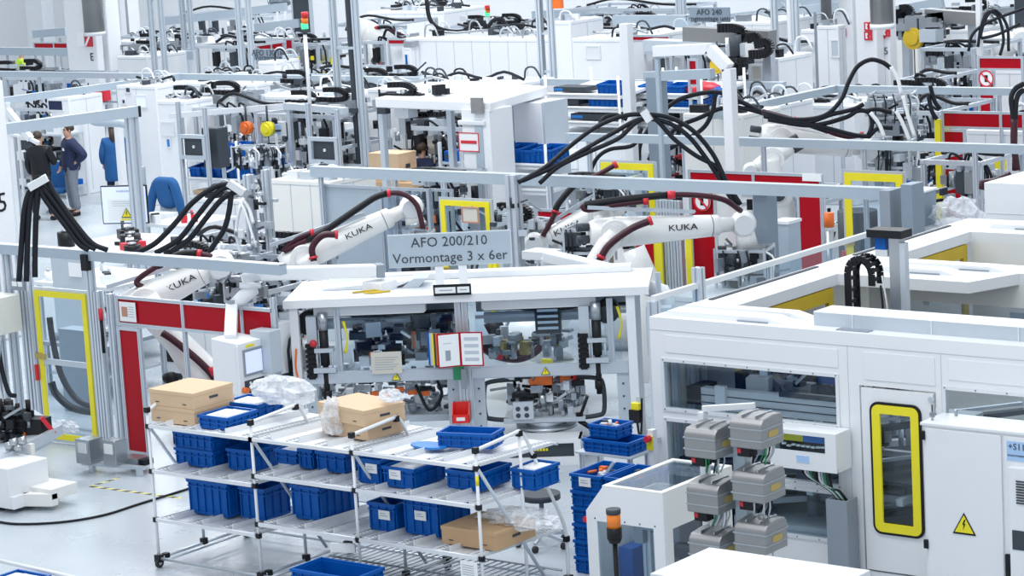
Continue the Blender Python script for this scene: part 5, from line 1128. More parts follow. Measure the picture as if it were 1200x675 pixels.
b = MB(); b.m('paper').bb(*[atY(940, 205, 31.1)[0], atY(962, 205, 31.1)[0]], 31.1, 31.11, atY(940, 212, 31.1)[1], atY(940, 203, 31.1)[1]); b.build('paper_sheet', rf)
rfence('small red safety fence behind the arm pointing down left', 617, 700, 245, 262, 31.0)
rf2 = rfence('red safety fence with tall red panel behind the yellow strip, right background', 1105, 1200, 131, 149, 36.5, [(1106, 1129)], vz=.2, splits=(1173,))
b = MB(); p = WY(1098, 140, 36.3); b.m('yellow').bb(p.x - .05, p.x + .05, 36.3, 36.34, 0, p.z); one(b, 'yellow_strip', 'tall yellow strip on the frame left of the tall red panel', 'marking strip')
rf3 = rfence('farther red safety fence with round prohibition sign at the right edge', 1147, 1198, 67, 81, 44, [(1148, 1164)], vz=.4)
noentry(rf3, WY(1156, 92, 43.95), .16)
rfence('red panel fence in the far left corner before the wall', 40, 79, 50, 60, 52, splits=(63,))
rfence('red panel fence under the dark signal lamp board', 300, 343, 46, 58, 47, splits=(318,))
rfence('red panel fence above the clear guards, left of the white long machine', 455, 475, 46, 52, 46)
rfence('slanting red fence left of the hanging sign AFO 240', 740, 785, 42, 48, 43)
rfence('tall dark red panel right of the steel pillar arm', 807, 817, 70, 100, 38, None)
# yellow strips behind big robot
for k, (pa, pb) in enumerate(((766, 774), (802, 809))):
    xa, zt = atY(pa, 262, 30.9); xb, _ = atY(pb, 262, 30.9); b = MB(); b.m('yellow').bb(xa, xb, 30.9, 30.93, 0, zt); one(b, 'yellow_strip', ['yellow strip of the cell door, left one under the longest robot arm', 'yellow strip of the cell door, right one under the longest robot arm'][k], 'marking strip')
xa, _ = atY(745, 280, 30.95); xb, _ = atY(765, 280, 30.95); b = MB(); b.m('red').bb(xa, xb, 30.95, 30.96, 0, 1.6); one(b, 'red_board', 'red board left of the yellow strips under the longest robot arm', 'board')
for k in range(4):
    xa, _ = atY(776 + k * 7, 280, 31.0); b = MB(); b.m('alu').prof((xa, 31.0, 0), (xa, 31.0, 1.9), .09); one(b, 'frame_post', ['first aluminium post right of the left yellow strip', 'second aluminium post right of the left yellow strip', 'third aluminium post right of the left yellow strip', 'fourth aluminium post, just left of the right yellow strip'][k], 'post', 'aluminium posts between the yellow strips')
# yellow doors
xa, _ = atY(517, 235, 28.75); xb, _ = atY(574, 235, 28.75); yellow_door('yellow framed safety door behind the grey station sign', xa, xb, 28.75, .06, atY(517, 234, 28.75)[1], None)
b = MB(); p0, p1 = WY(540, 242, 28.6), WY(561, 262, 28.6); b.m('copperpaper').framexz(p0.x, p1.x, p1.z, p0.z, 28.6, .02, .01).m('beige').bb(p0.x, p1.x, 28.61, 28.62, p1.z, p0.z); b.m('alu').bb(p0.x + .1, p0.x + .14, 28.62, 28.7, p1.z, p0.z); one(b, 'framed_notice', 'beige notice in red frame hanging in the yellow framed door', 'notice')
xa, _ = atY(705, 192, 32.9); xb, _ = atY(766, 192, 32.9); yellow_door('yellow framed safety door under the rail, left of the white portal frame', xa, xb, 32.9, .06, atY(705, 190, 32.9)[1], None, w=.1)
xa, _ = atY(990, 202, 32.6); xb, _ = atY(1058, 202, 32.6); yellow_door('large yellow framed door in front of the switch cabinet at right', xa, xb, 32.6, .06, atY(990, 202, 32.6)[1], None, w=.11)
b = MB(); p = WY(1005, 258, 34); b.m('dgrey').cyl((p.x, 34, 0), (p.x, 34, p.z + .15), .3, n=20).m('black').bb(p.x + .4, p.x + .8, 34, 34.3, p.z - .2, p.z + .15).bb(p.x + .42, p.x + .78, 34, 34.2, 0, p.z - .2); one(b, 'dark_drum', 'dark drum and black block seen through the large yellow framed door', 'drum')

# fences of the robot cells (grey panels and posts)
t = fence('grey panelled safety fence behind the robot left of the sign', [(-26.2, -25.1, 28.86, [(1.0, 2.25, 'railgrey'), (.05, 1.0, 'lgrey')]), (-25.1, -24.2, 28.86, [(.05, 2.25, 'tintglass')])])
fence('clear safety fence between the grey panels and the yellow framed door', [(-24.2, -23.8, 28.9, [(1.2, 2.25, 'glass'), (.05, 1.2, 'railgrey')])])
# guard rail alongside the large machine (runs away from the camera)
t = thing('guard_rail', 'grey tubular guard rail with clear panels running beside the large machine roof', 'guard rail', (-16.5, 25.9, 0))
gx = -16.5
b = MB(); b.m('offwhite').beam((gx, 23.4, 2.1), (gx, 28.4, 2.1), .06); b.build('top_bar', t); b = MB(); b.m('alu').beam((gx, 23.4, .5), (gx, 28.4, .5), .04); b.build('crossbar', t)
for y in (23.4, 24.3, 25.8, 27.2, 28.4): b = MB(); b.m('alu').prof((gx, y, 0), (gx, y, 2.3 if y == 24.3 else 2.07), .11 if y in (23.4, 24.3) else .06); b.build('post', t)
b = MB(); b.m('glass').bb(gx - .004, gx + .004, 23.45, 28.35, .52, 2.06); b.build('clear_panel', t)
# white box at right edge behind the roof
xa, zt = atY(1153, 205, 30.5); b = MB(); b.m('white').bb(xa, xa + 3, 30.5, 32.5, 0, zt - .1); b.m('offwhite').bb(xa, xa + 3, 30.49, 30.5, zt - .5, zt - .49); one(b, 'machine_cover', 'plain white machine cover at the right edge above the large machine roof', 'machine cover', bev=.03)
bag('clear crumpled film over the machine beside the switch cabinet', WY(1122, 252, 29.6), .27, (1.5, .8, .8), 20, 'plastic film')
b = MB(); p = WY(1125, 265, 29.6); b.m('offwhite').bb(p.x - .5, p.x + .55, 29.3, 30.2, 0, p.z); one(b, 'low_cabinet', 'low white cabinet under the clear film near the switch cabinet', 'cabinet')

# ------------------------------------------------ generic machines
def frame_machine(label, px0, px1, pyt, Y, depth, seed, base=.85, roof=None, n=40, mats=('white', 'offwhite', 'steel', 'alu', 'black', 'dgrey', 'lgrey'), group=None, back=False, ztop=None, name='assembly_machine', cat='machine', zc=None, orange=0):
    xa, zt = atY(px0, pyt, Y); xb, _ = atY(px1, pyt, Y); zt = ztop or zt; rn = random.Random(seed)
    t = thing(name, label, cat, ((xa + xb) / 2, Y + depth / 2, 0), 0, group)
    b = MB(); b.m('white').bb(xa, xb, Y, Y + depth, .1, base); b.m('dgrey').bb(xa + .05, xb - .05, Y + .05, Y + depth - .05, 0, .1); b.m('lgrey')
    k = max(1, int((xb - xa) / .8))
    for i in range(k):
        if rn.random() < .55: b.m(rn.choice(['dgrey', 'mgrey', 'black'])).bb(xa + (xb - xa) * i / k + .1, xa + (xb - xa) * (i + 1) / k - .1, Y - .003, Y, .25, base - rn.uniform(.1, .3)).m('lgrey')
    for q in range(3): b.m('cable').tube([(xb - .1, Y + depth - .1 - q * .1, base), (xb + .06, Y + depth * .6 - q * .15, base * .7), (xb + .05, Y + depth * .4, .1)], .022, n=5, sub=3).m('lgrey')
    for i in range(1, k): b.bb(xa + (xb - xa) * i / k - .006, xa + (xb - xa) * i / k + .006, Y - .004, Y, .12, base - .03)
    b.build('base_cabinet', t)
    for x in (xa + .04, xb - .04):
        for y in (Y + .04, Y + depth - .04): b = MB(); b.m('alu').prof((x, y, base), (x, y, zt), .07); b.build('post', t)
    b = MB(); b.m('alu')
    for z in (zt, (zt + base) / 2 + .1):
        b.beam((xa, Y + depth - .04, z), (xb, Y + depth - .04, z), .06); b.beam((xa + .04, Y, z), (xa + .04, Y + depth, z), .06).beam((xb - .04, Y, z), (xb - .04, Y + depth, z), .06)
    b.beam((xa, Y + .04, zt), (xb, Y + .04, zt), .07); b.build('frame', t)
    if roof: b = MB(); b.m(roof).bb(xa - .05, xb + .05, Y - .05, Y + depth + .05, zt + .03, zt + .12); b.build('roof', t, bev=.01)
    cells = max(2, min(8, int((xb - xa) / .45)))
    for c_ in range(cells):
        u0, u1 = xa + .12 + (xb - xa - .24) * c_ / cells, xa + .12 + (xb - xa - .24) * (c_ + 1) / cells
        b = clutter(MB(), rn, u0, u1, Y + .12, Y + depth - .12, base, (zc or base + (zt - base) * .8), int(n * 2.4 / cells), list(mats) + ['dgrey', 'black', 'black', 'steel'], .04, .24); b.build('tooling_unit', t)
    for q in range(orange): b = MB(); b.m('orange').box((rn.uniform(xa + .2, xb - .2), Y + .2, base + rn.uniform(.1, .5)), (.16, .12, .12)); q_ = b.build('clamp_block', t, bev=.01); q_['label'] = 'orange clamp block'
    b = MB(); b.m('lgrey').beam((xa + .1, Y + depth * .4, zt - .12), (xb - .1, Y + depth * .4, zt - .12), .1).m('steel').box((rn.uniform(xa + .3, xb - .3), Y + depth * .4, zt - .3), (.22, .2, .3)); b.build('linear_axis', t)
    b = MB(); b.m('black').tube([(xa, Y + depth * .5, zt + .05), (xa + (xb - xa) * .3, Y + depth * .45, zt + rn.uniform(.05, .25)), (xa + (xb - xa) * .7, Y + depth * .5, zt + .06), (xb, Y + depth * .5, zt + .05)], .035, n=6, sub=4); b.build('cable', t)
    for q in range(2):
        xh = rn.uniform(xa + .2, xb - .2); b = MB(); b.m(rn.choice(['black', 'dgrey', 'steel'])).box((xh, Y + .2, zt - .3), (.14, .14, .34)).m('steel').cyl((xh, Y + .2, zt - .65), (xh, Y + .2, zt - .45), .03).m('lgrey').bb(xh - .03, xh + .03, Y + .1, Y + .3, zt - .14, zt); b.build('hanging_tool', t)
    for q in range(3):
        x0 = rn.uniform(xa + .2, xb - .4); b = MB(); b.m('cable').tube([(x0, Y + .3, zt - .1), (x0 + .15, Y + .2, zt + .12), (x0 + .4, Y + .3, zt - .2), (x0 + .35, Y + .3, base + .3)], .022, n=6, sub=4); b.build('cable', t)
    return t
def white_box(label, px0, px1, pyt, Y, depth, name='machine_enclosure', cat='machine', mt='white', ztop=None, seams=True, windows=(), vents=(), zb=0, group=None, doors=2, fit=True):
    xa, zt = atY(px0, pyt, Y); xb, _ = atY(px1, pyt, Y); zt = ztop or zt
    t = thing(name, label, cat, ((xa + xb) / 2, Y + depth / 2, zb), 0, group)
    b = MB(); b.m(mt).bb(xa, xb, Y, Y + depth, zb, zt); b.build('housing', t, bev=.015)
    rq = random.Random(int(px0 * 7 + pyt)); b = MB()
    for q in range(min(26, int((xb - xa) * 5) + 2) if fit else 0):
        b.m(rq.choice(['lgrey', 'dgrey', 'steel', 'offwhite', 'black'])); x_ = rq.uniform(xa + .15, xb - .15); y_ = rq.uniform(Y + .1, Y + depth - .1); s1, s2 = rq.uniform(.05, .3), rq.uniform(.04, .16)
        if rq.random() < .6: b.box((x_, y_, zt + s2 / 2), (s1, rq.uniform(.05, .3), s2))
        else: b.tube([(x_, y_, zt), (x_ + .05, y_, zt + .12 + s2), (x_ + .25, y_, zt + .14 + s2), (x_ + .4, y_, zt + .02)], .02, n=6, sub=3)
    if xb - xa > .7 and fit:
        for q in range(2):
            b.m('cable' if q else 'steel'); y_ = Y + depth * (.3 + .35 * q); n_ = 5; b.tube([(xa + .05 + (xb - xa - .1) * i / n_, y_ + rq.uniform(-.1, .1) * min(1, depth), zt + .05 + (0 if i % 2 else rq.uniform(0, .14))) for i in range(n_ + 1)], .03, n=6, sub=3)
    if b.v: b.build('roof_fittings', t)
    b = MB(); b.m('lgrey')
    for i in range(1, doors): x = xa + (xb - xa) * i / doors; b.bb(x - .008, x + .008, Y - .004, Y, zb + .1, zt - .06)
    b.bb(xa + .03, xb - .03, Y - .004, Y, zt - .08, zt - .065).bb(xb, xb + .004, Y + .05, Y + depth - .05, zt - .08, zt - .065).bb(xb, xb + .004, Y + depth / 2, Y + depth / 2 + .015, zb + .1, zt - .08)
    b.build('seam', t)
    for (pa, pb_, pc, pd, m_) in windows:
        x0, z1 = atY(pa, pb_, Y); x1, z0 = atY(pc, pd, Y); b = MB(); b.m(m_).bb(x0, x1, Y - .012, Y, z0, z1); b.m('offwhite').framexz(x0 - .03, x1 + .03, z0 - .03, z1 + .03, Y - .02, .03, .018); b.build('window', t)
    return t
def bench(label, px0, px1, pyt, Y, depth, seed, n=20, mats=('black', 'dgrey', 'steel', 'paper'), name='workbench', group=None, shelf=True, top='offwhite', place='', sc=1.0):
    xa, zt = atY(px0, pyt, Y); xb, _ = atY(px1, pyt, Y); t = thing(name, label, 'workbench', ((xa + xb) / 2, Y + depth / 2, 0), 0, group)
    b = MB(); b.m(top).bb(xa, xb, Y, Y + depth, zt - .05, zt); b.build('top', t)
    for x in (xa + .05, xb - .05):
        for y in (Y + .05, Y + depth - .05): b = MB(); b.m('alu').prof((x, y, 0), (x, y, zt - .05), .06); b.build('leg', t)
    if shelf: b = MB(); b.m('lgrey').bb(xa + .05, xb - .05, Y + .05, Y + depth - .05, .3, .33); b.build('shelf', t)
    rn = random.Random(seed); cn = dict(black='black', dgrey='dark grey', steel='steel', paper='white', white='white', offwhite='pale grey', redclip='red', lgrey='light grey', mgrey='grey')
    for i in range(min(n, 16)):
        m_ = mats[i % len(mats)]; b = MB(); b.m(m_); x, y = xa + .15 + (xb - xa - .3) * ((i * .618) % 1), Y + .15 + (depth - .3) * ((i * .377) % 1); a_, c_, d_ = sc * rn.uniform(.08, .3), sc * rn.uniform(.08, .25), sc * rn.uniform(.04, .14)
        k = rn.randrange(3)
        if k == 0: b.box((x, y, zt + d_ / 2), (a_, c_, d_), rn.uniform(0, 3)).m('dgrey').box((x, y, zt + d_ + .015), (a_ * .5, c_ * .5, .03), rn.uniform(0, 3))
        elif k == 1: b.cyl((x, y, zt), (x, y, zt + d_), c_ * .4, n=14).m('steel').cyl((x, y, zt + d_), (x, y, zt + d_ + .04), c_ * .2, n=12)
        else: b.beam((x - a_ / 2, y, zt + .03), (x + a_ / 2, y + .05, zt + .03), .05).cyl((x, y, zt), (x, y, zt + d_ + .03), .03)
        pos_ = ['far left', 'left', 'middle', 'right', 'far right'][int(((i * .618) % 1) * 5)] + ' ' + ['front', 'back'][int(((i * .377) % 1) * 2)]; kind = ['block', 'disc', 'bracket'][k]; one(b, ['machined_block', 'metal_disc', 'steel_bracket'][k], f'{cn.get(m_, m_)} {kind} at the {pos_} of the ' + label.split(' with ')[0].split(' behind')[0].split(' seen')[0].split(',')[0] + (' ' + place if place else ''), kind, 'small parts on the ' + label.split(' with ')[0] + (' ' + place if place else ''))
    return t
BINCT = [0]
def mid_rack(label, px0, px1, pys, Y, depth, seed, binrows, group, slope=.12):
    """background flow rack; pys: pixel height of each shelf front"""
    xa, zt = atY(px0, pys[0], Y); xb, _ = atY(px1, pys[0], Y); t = thing('flow_rack', label, 'rack', ((xa + xb) / 2, Y + depth / 2, 0))
    zs = [atY(px0, p, Y)[1] for p in pys]
    for x in (xa, xb):
        for y in (Y, Y + depth): b = MB(); b.m('white').cyl((x, y, 0), (x, y, zs[0] + slope + .25), .025, n=8); b.build('post', t)
    for z in zs: b = MB(); b.m('offwhite').ext([(xa, Y, z), (xb, Y, z), (xb, Y + depth, z + slope), (xa, Y + depth, z + slope)], (0, 0, -.05)); b.m('white').cyl((xa, Y - .01, z + .03), (xb, Y - .01, z + .03), .025, n=8); b.build('shelf', t)
    for (si, items) in enumerate(binrows):
        for (f, w, d, h, kind, lab) in items:
            x = xa + (xb - xa) * f; z = zs[si] + .01 + slope * .2
            if kind == 'bin': o = blue_bin(lab, x, Y + .06, z, w, d, h, group=group); o.rotation_euler.x = math.atan2(slope, depth)
            elif kind == 'box': carton(lab, x, Y + .06, z + .03, w, d, h, group=None)
            elif kind == 'dark':
                b = MB(); b.m('dgrey').bb(x, x + w, Y + .06, Y + .06 + d, z + .03, z + h); b.m('binlight').bb(x + .02, x + w * .3, Y + .05, Y + .06, z + h * .4, z + h * .8); one(b, 'parts_case', lab, 'case', bev=.01)
    return t
# white/beige cabinet between cells
white_box('wide cream cabinet behind the upper hose of the robot left of the sign', 317, 386, 210, 30.4, 1.1, name='switch_cabinet', cat='cabinet', mt='cream', doors=3)
bench('narrow bench with small tools behind the cream cabinet', 330, 385, 203, 31.6, .9, 41, 9, place='behind the cream cabinet')
white_box('low white cupboard under the monitors, left of the cream cabinet', 225, 300, 232, 33.0, 1.0, name='side_cupboard', cat='cupboard', doors=3)
# terminal column with valves where the middle cable bundle ends
t = thing('valve_column', 'aluminium column crowded with black valves and white hoses at the end of the middle cable bundle', 'valve column', (*G(300, 400), 0))
c = WY(300, 330, 27.0); b = MB(); b.m('alu').prof((c.x, 27, 0), (c.x, 27, atY(300, 205, 27)[1]), .12).prof((c.x + .25, 27.1, 0), (c.x + .25, 27.1, atY(310, 200, 27)[1]), .1).bb(c.x - .1, c.x + .35, 27, 27.1, 1.9, 2.0); b.build('post', t)
b = clutter(MB(), random.Random(51), c.x - .2, c.x + .35, 26.85, 27.2, .9, 2.5, 70, ['black', 'dgrey', 'steel', 'offwhite', 'alu', 'steel'], .04, .15); b.build('valve_block', t)
b = MB(); b.m('paper')
b.tube([WY(285, 232, 26.9), WY(292, 245, 26.9), WY(297, 262, 26.9)], .025).tube([WY(282, 240, 26.9), WY(277, 270, 26.9), WY(282, 300, 26.9)], .025).tube([WY(280, 234, 26.9), WY(288, 250, 26.9), WY(300, 290, 26.9)], .02); b.build('white_hose', t)
t = thing('valve_column', 'second valve column with green and yellow connectors below the rail, right of the sign', 'valve column', (*G(600, 430), 0))
c = WY(603, 245, 28.2); b = MB(); b.m('alu').prof((c.x, 28.2, 0), (c.x, 28.2, atY(603, 205, 28.2)[1]), .16); b.build('post', t)
b = clutter(MB(), random.Random(52), c.x - .35, c.x + .2, 28.1, 28.4, .9, 2.3, 46, ['black', 'dgrey', 'steel', 'black', 'alu'], .04, .15); b.m('yellow').box((c.x - .3, 28.1, 1.4), (.06, .06, .3)); b.build('valve_block', t)
# left monitor and desks
Ym = 30.9; c0 = WY(117, 218, Ym); c1 = WY(166, 226, Ym)
sc = thing('monitor', 'large monitor showing a yellow warning triangle, on the bench at left', 'monitor', (c0.x, Ym, 0), math.radians(24))
sW = .84; sH = .66; zb_ = c0.z - sH
b = MB(); b.m('black').bb(0, sW, 0, .05, zb_, zb_ + sH); b.build('housing', sc, world=False, bev=.01)
b = MB(); b.m('screen').bb(.02, sW - .02, -.004, 0, zb_ + .02, zb_ + sH - .02); s_ = b.build('screen', sc, world=False)
b = MB(); b.m('paper').bb(.12, sW - .1, -.006, -.004, zb_ + .05, zb_ + .42); b.m('print')
for k in range(3): b.bb(.2, sW - .25 + .04 * k, -.008, -.006, zb_ + .38 - k * .035, zb_ + .385 - k * .035)
b.m('yellow').bb(.34, .56, -.008, -.006, zb_ + .06, zb_ + .09); b.build('screen_content', sc, world=False)
text('WARNUNG', .05, onfront(sW / 2, -.007, zb_ + sH - .1), sc, 'print'); warn_sign(sc, onfront(.45, -.008, zb_ + .19), .2)
b = MB(); b.m('alu').prof((sW * .9, .1, 0), (sW * .9, .1, zb_ + sH + .3), .08); b.build('stand', sc, world=False)
bench('grey bench with dark machined parts below the large monitor', 62, 158, 290, 27.6, 1.6, 61, 15, ('black', 'dgrey', 'black', 'redclip', 'steel', 'paper'), place='below the large monitor', sc=1.9)
bench('long grey bench behind the large monitor, under the blue jacket', 168, 222, 262, 31.2, 1.2, 62, 8, ('white', 'offwhite', 'redclip', 'paper'), place='near the jacket')
bench('bench with papers behind the grey rail at the lower left', 40, 128, 330, 25.6, 1.4, 63, 7, ('paper', 'offwhite', 'lgrey'), place='behind the front rail')
b = MB(); p = WY(88, 312, 25.4); b.m('lgrey').bb(p.x - .5, p.x + .2, 25.4, 25.45, 0, p.z + .2); t = one(b, 'partition_board', 'grey board carrying a white notice behind the front rail', 'board'); b = MB(); b.m('paper').bb(p.x - .12, p.x + .14, 25.38, 25.39, p.z - .15, p.z + .05); b.build('paper_sheet', t)
bench('dark bench seen through the yellow framed door', 48, 120, 400, 23.9, 1.2, 64, 5, ('mgrey', 'dgrey', 'offwhite'), top='mgrey', place='inside the yellow framed door')
# column at left edge
xr, _ = atY(-14, 200, 26.5); b = MB(); b.m('white').bb(xr - 1.0, xr, 26.5, 26.95, 0, atY(0, 98, 26.5)[1]); t = one(b, 'hall_column', 'white hall column with the number 5 at the left picture edge', 'column', bev=.02); text('5', .42, Matrix.Translation((xr + .005, 26.72, WY(3, 240, 26.6).z)) @ Matrix.Rotation(PI / 2, 4, 'Z') @ Matrix.Rotation(PI / 2, 4, 'X'), t, 'black', world=True)
# ================================================================ people
def skin(name, verts, edges, radii, m_, parent, sub=1, root=0):
    me = bpy.data.meshes.new(name); me.from_pydata([tuple(v) for v in verts], edges, []); o = bpy.data.objects.new(name, me); COL.objects.link(o)
    sk = o.modifiers.new('skin', 'SKIN'); sk.use_smooth_shade = True
    for i, r in enumerate(radii):
        r = r if isinstance(r, tuple) else (r, r); me.skin_vertices[0].data[i].radius = r
    for d in me.skin_vertices[0].data: d.use_root = False
    me.skin_vertices[0].data[root].use_root = True
    su = o.modifiers.new('sub', 'SUBSURF'); su.levels = sub; su.render_levels = sub
    bpy.context.view_layer.update(); m2 = bpy.data.meshes.new_from_object(o.evaluated_get(bpy.context.evaluated_depsgraph_get())); m2.name = name
    bpy.data.objects.remove(o); m2.materials.clear(); m2.materials.append(MATS[m_])
    for p in m2.polygons: p.use_smooth = True
    q = bpy.data.objects.new(name, m2); COL.objects.link(q); q.parent = parent; PM[q.name] = PM[parent.name]; return q
def person(label, x, y, rz, top, legs, hairlen='short', coat=0.0, armL=None, armR=None, lean=0.0, H=1.78, glasses=False, badge=False, stance=.1, bulk=1.0):
    """local axes: faces -Y, x to its left; arm* = (elbow, hand) points"""
    t = thing('person', label, 'person', (x, y, 0), rz); s = H / 1.78
    def S_(p): return Vector(p) * s
    armL = armL or ((.27, .04, 1.14), (.26, -.08, .9)); armR = armR or ((-.27, .04, 1.14), (-.26, -.08, .9)); sh = lean
    V = [(0, 0, .96), (0, .01, 1.12), (0, .02 - sh * .6, 1.28), (0, .01 - sh, 1.44), (0, -.0 - sh, 1.52), (0, -.02 - sh * 1.2, 1.6), (0, -.02 - sh * 1.2, 1.68), (0, -.01 - sh * 1.2, 1.755)]
    E = [(i, i + 1) for i in range(7)]; Rr = [(.15, .12), (.14, .105), (.16, .115), (.12, .09), .055, (.07, .082), (.078, .095), (.05, .06)]
    V2, E2, R2 = [(0, 0, .8)] + list(V[1:5]), [(0, 1), (1, 2), (2, 3), (3, 4)], [(.2, .17), (.18, .15), (.19, .145), (.13, .105), .068]
    V3, E3, R3 = [(0, 0, .93)], [], [(.1, .1)]
    for sg, arm in ((1, armL), (-1, armR)):
        k = len(V); e, h = Vector(arm[0]), Vector(arm[1]); shd = Vector((sg * .19, .01 - sh, 1.43)); fd = (h - e).normalized()
        V += [shd, e, h, h + fd * .05]; E += [(3, k), (k, k + 1), (k + 1, k + 2), (k + 2, k + 3)]; Rr += [.06, .044, .028, (.035, .022)]
        k2 = len(V2); V2 += [shd, e, h - fd * .02]; E2 += [(3, k2), (k2, k2 + 1), (k2 + 1, k2 + 2)]; R2 += [.082, .066, .052]
        side = fd.cross(Vector((0, 1, 0))).normalized() if abs(fd.y) < .9 else Vector((1, 0, 0)); nrm = fd.cross(side)
        for q in range(4):
            off = side * (-.027 + q * .018); L = (.07, .08, .075, .06)[q]; a = len(V)
            V += [h + fd * .06 + off, h + fd * (.06 + L * .5) + off, h + fd * (.06 + L * .9) + off + nrm * .02]; E += [(k + 3, a), (a, a + 1), (a + 1, a + 2)]; Rr += [.010, .009, .007]
        a = len(V); V += [h + fd * .03 + side * .045 * -sg, h + fd * .07 + side * .06 * -sg]; E += [(k + 3, a), (a, a + 1)]; Rr += [.011, .009]
        k = len(V); hp = Vector((sg * .09, 0, .9)); kn = Vector((sg * (.1 + stance * .3), -.02, .5)); an = Vector((sg * (.1 + stance * .6), .03, .09)); to = Vector((sg * (.11 + stance * .7), -.12, .04))
        V += [hp, kn, an, to]; E += [(0, k), (k, k + 1), (k + 1, k + 2), (k + 2, k + 3)]; Rr += [.085, .055, .038, (.04, .025)]
        k3 = len(V3); V3 += [hp, kn, an + Vector((0, 0, .02))]; E3 += [(0, k3), (k3, k3 + 1), (k3 + 1, k3 + 2)]; R3 += [.105, .08, .065]
        b = MB(); b.m('black').loft([(S_((an.x, .06, .05)), .045), (S_((an.x, 0, .05)), .052), (S_((to.x, -.1, .045)), .05), (S_((to.x, -.16, .035)), .035)], n=10); b.v = [Vector((v.x, v.y, max(v.z, .0))) for v in b.v]; b.build('shoe', t, world=False)
    if coat: 
        k = len(V2); V2 += [(0, .01, .84 - coat)]; E2 += [(0, k)]; R2 += [(.2, .165)]
    skin('body', [S_(v) for v in V], E, [tuple(c * s for c in (r if isinstance(r, tuple) else (r, r))) for r in Rr], 'skin', t, 2)
    skin('trousers', [S_(v) for v in V3], E3, [tuple(c * s * (bulk * .5 + .5) for c in (r if isinstance(r, tuple) else (r, r))) for r in R3], legs, t, 2)
    skin('jacket', [S_(v) for v in V2], E2, [tuple(c * s * bulk for c in (r if isinstance(r, tuple) else (r, r))) for r in R2], top, t, 2)
    hc = S_((0, .01 - sh * 1.2, 1.69)); b = MB(); b.m('hair').ball((hc.x, hc.y + .012, hc.z + .028), .1 * s, (.92, 1.08, .98), n=14)
    fy = hc.y - .055 * s
    b.v = [Vector((v.x, max(v.y, fy) if v.z < hc.z + .05 else v.y, max(v.z, hc.z - (.03 if hairlen == 'short' else .03)))) for v in b.v]
    if hairlen == 'long': b.loft([(hc + Vector((0, .05, .02)), .085), (hc + Vector((0, .075, -.14)), .08), (hc + Vector((0, .1, -.3)), .04)], n=10)
    b.build('hair', t, world=False)
    b = MB(); b.m('skin').loft([(hc + Vector((0, -.085, .01)), .012), (hc + Vector((0, -.115, -.03)), .017)], n=6)
    for sg in (-1, 1): b.ball(hc + Vector((sg * .082, .0, -.01)), .022, (.5, .8, 1.2), n=8)
    b.build('nose_and_ears', t, world=False)
    b = MB(); b.m('black'); 
    for sg in (-1, 1): b.ball(hc + Vector((sg * .032, -.09, .005)), .009, n=6)
    b.m('redclip').box(tuple(hc + Vector((0, -.092, -.065))), (.04, .008, .008)); b.build('face', t, world=False)
    if glasses:
        b = MB(); b.m('black')
        for sg in (-1, 1): b.beam(hc + Vector((sg * .01, -.105, .01)), hc + Vector((sg * .06, -.095, .01)), .006, .03).beam(hc + Vector((sg * .06, -.095, .015)), hc + Vector((sg * .085, .0, .01)), .006)
        b.build('glasses', t, world=False)
    if badge: b = MB(); b.m('paper').box((.09 * s, -.15 * s - sh, 1.32 * s), (.09, .02, .05)); b.build('badge', t, world=False)
    return t
g = G(88, 252); person('man in dark blue jacket and grey trousers with glasses, hand on his hip', g[0], g[1], math.radians(-28), 'navy', 'trousers', bulk=1.3, badge=True, glasses=True, H=1.86, armL=((.42, .2, 1.2), (.22, .04, 1.06)), armR=((-.3, -.02, 1.14), (-.36, -.12, .92)), stance=.12)
g = G(53, 258); person('person in black suit seen from behind, next to the man with glasses', g[0], g[1], math.radians(198), 'black', 'black', bulk=1.2, H=1.8, stance=.16, armR=((-.28, -.08, 1.16), (-.12, -.26, 1.15)))
g = G(139, 240); person('woman in bright blue work coat with long dark hair, half behind a post', g[0], g[1], math.radians(222), 'jacketblue', 'navy', 'long', coat=.3, bulk=1.35, H=1.68)
g = G(501, 284); person('man in navy jacket seen from behind in the centre background, bent over a machine', g[0], g[1], math.radians(218), 'navy', 'navy', bulk=1.2, H=1.8, lean=.05, armR=((-.28, -.14, 1.2), (-.2, -.36, 1.05)), armL=((.28, -.14, 1.2), (.2, -.36, 1.05)))
g = G(30, 128); person('person in yellow high visibility vest at the far left', g[0], g[1], math.radians(160), 'hivis', 'trousers', H=1.78)
# blue chair behind the man and jacket on chair
t = thing('office_chair', 'chair with a blue back next to the man with glasses', 'chair', (*G(70, 250), 0), .4)
b = MB(); b.m('jacketblue').bb(-.24, .24, .2, .27, .5, 1.05); b.build('backrest', t, world=False, bev=.03); b = MB(); b.m('jacketblue').bb(-.25, .25, -.25, .22, .44, .52); b.build('seat', t, world=False, bev=.03)
b = MB(); b.m('mgrey').cyl((0, 0, .1), (0, 0, .44), .03); b.build('column', t, world=False)
for k in range(5): a = k * 2 * PI / 5; b = MB(); b.m('mgrey').beam((0, 0, .1), (.28 * math.cos(a), .28 * math.sin(a), .05), .04); b.build('leg', t, world=False)
Yj = 33.6; c = WY(193, 207, Yj)
t = thing('work_jacket', 'bright blue work jacket hung over a chair back beside the large monitor', 'jacket', (c.x, Yj, 0))
jk = skin('jacket', [(0, 0, c.z - .05), (0, .02, c.z - .3), (0, .04, c.z - .62), (-.22, 0, c.z - .12), (-.33, -.05, c.z - .42), (-.38, -.05, c.z - .68), (.22, 0, c.z - .12), (.34, -.02, c.z - .45), (.4, 0, c.z - .78)], [(0, 1), (1, 2), (0, 3), (3, 4), (4, 5), (0, 6), (6, 7), (7, 8)], [(.14, .1), (.27, .12), (.25, .1), .1, .09, .07, .1, .09, .07], 'jacketblue', t, 2)
t2 = thing('office_chair', 'chair carrying the bright blue work jacket', 'chair', (c.x, Yj + .1, 0))
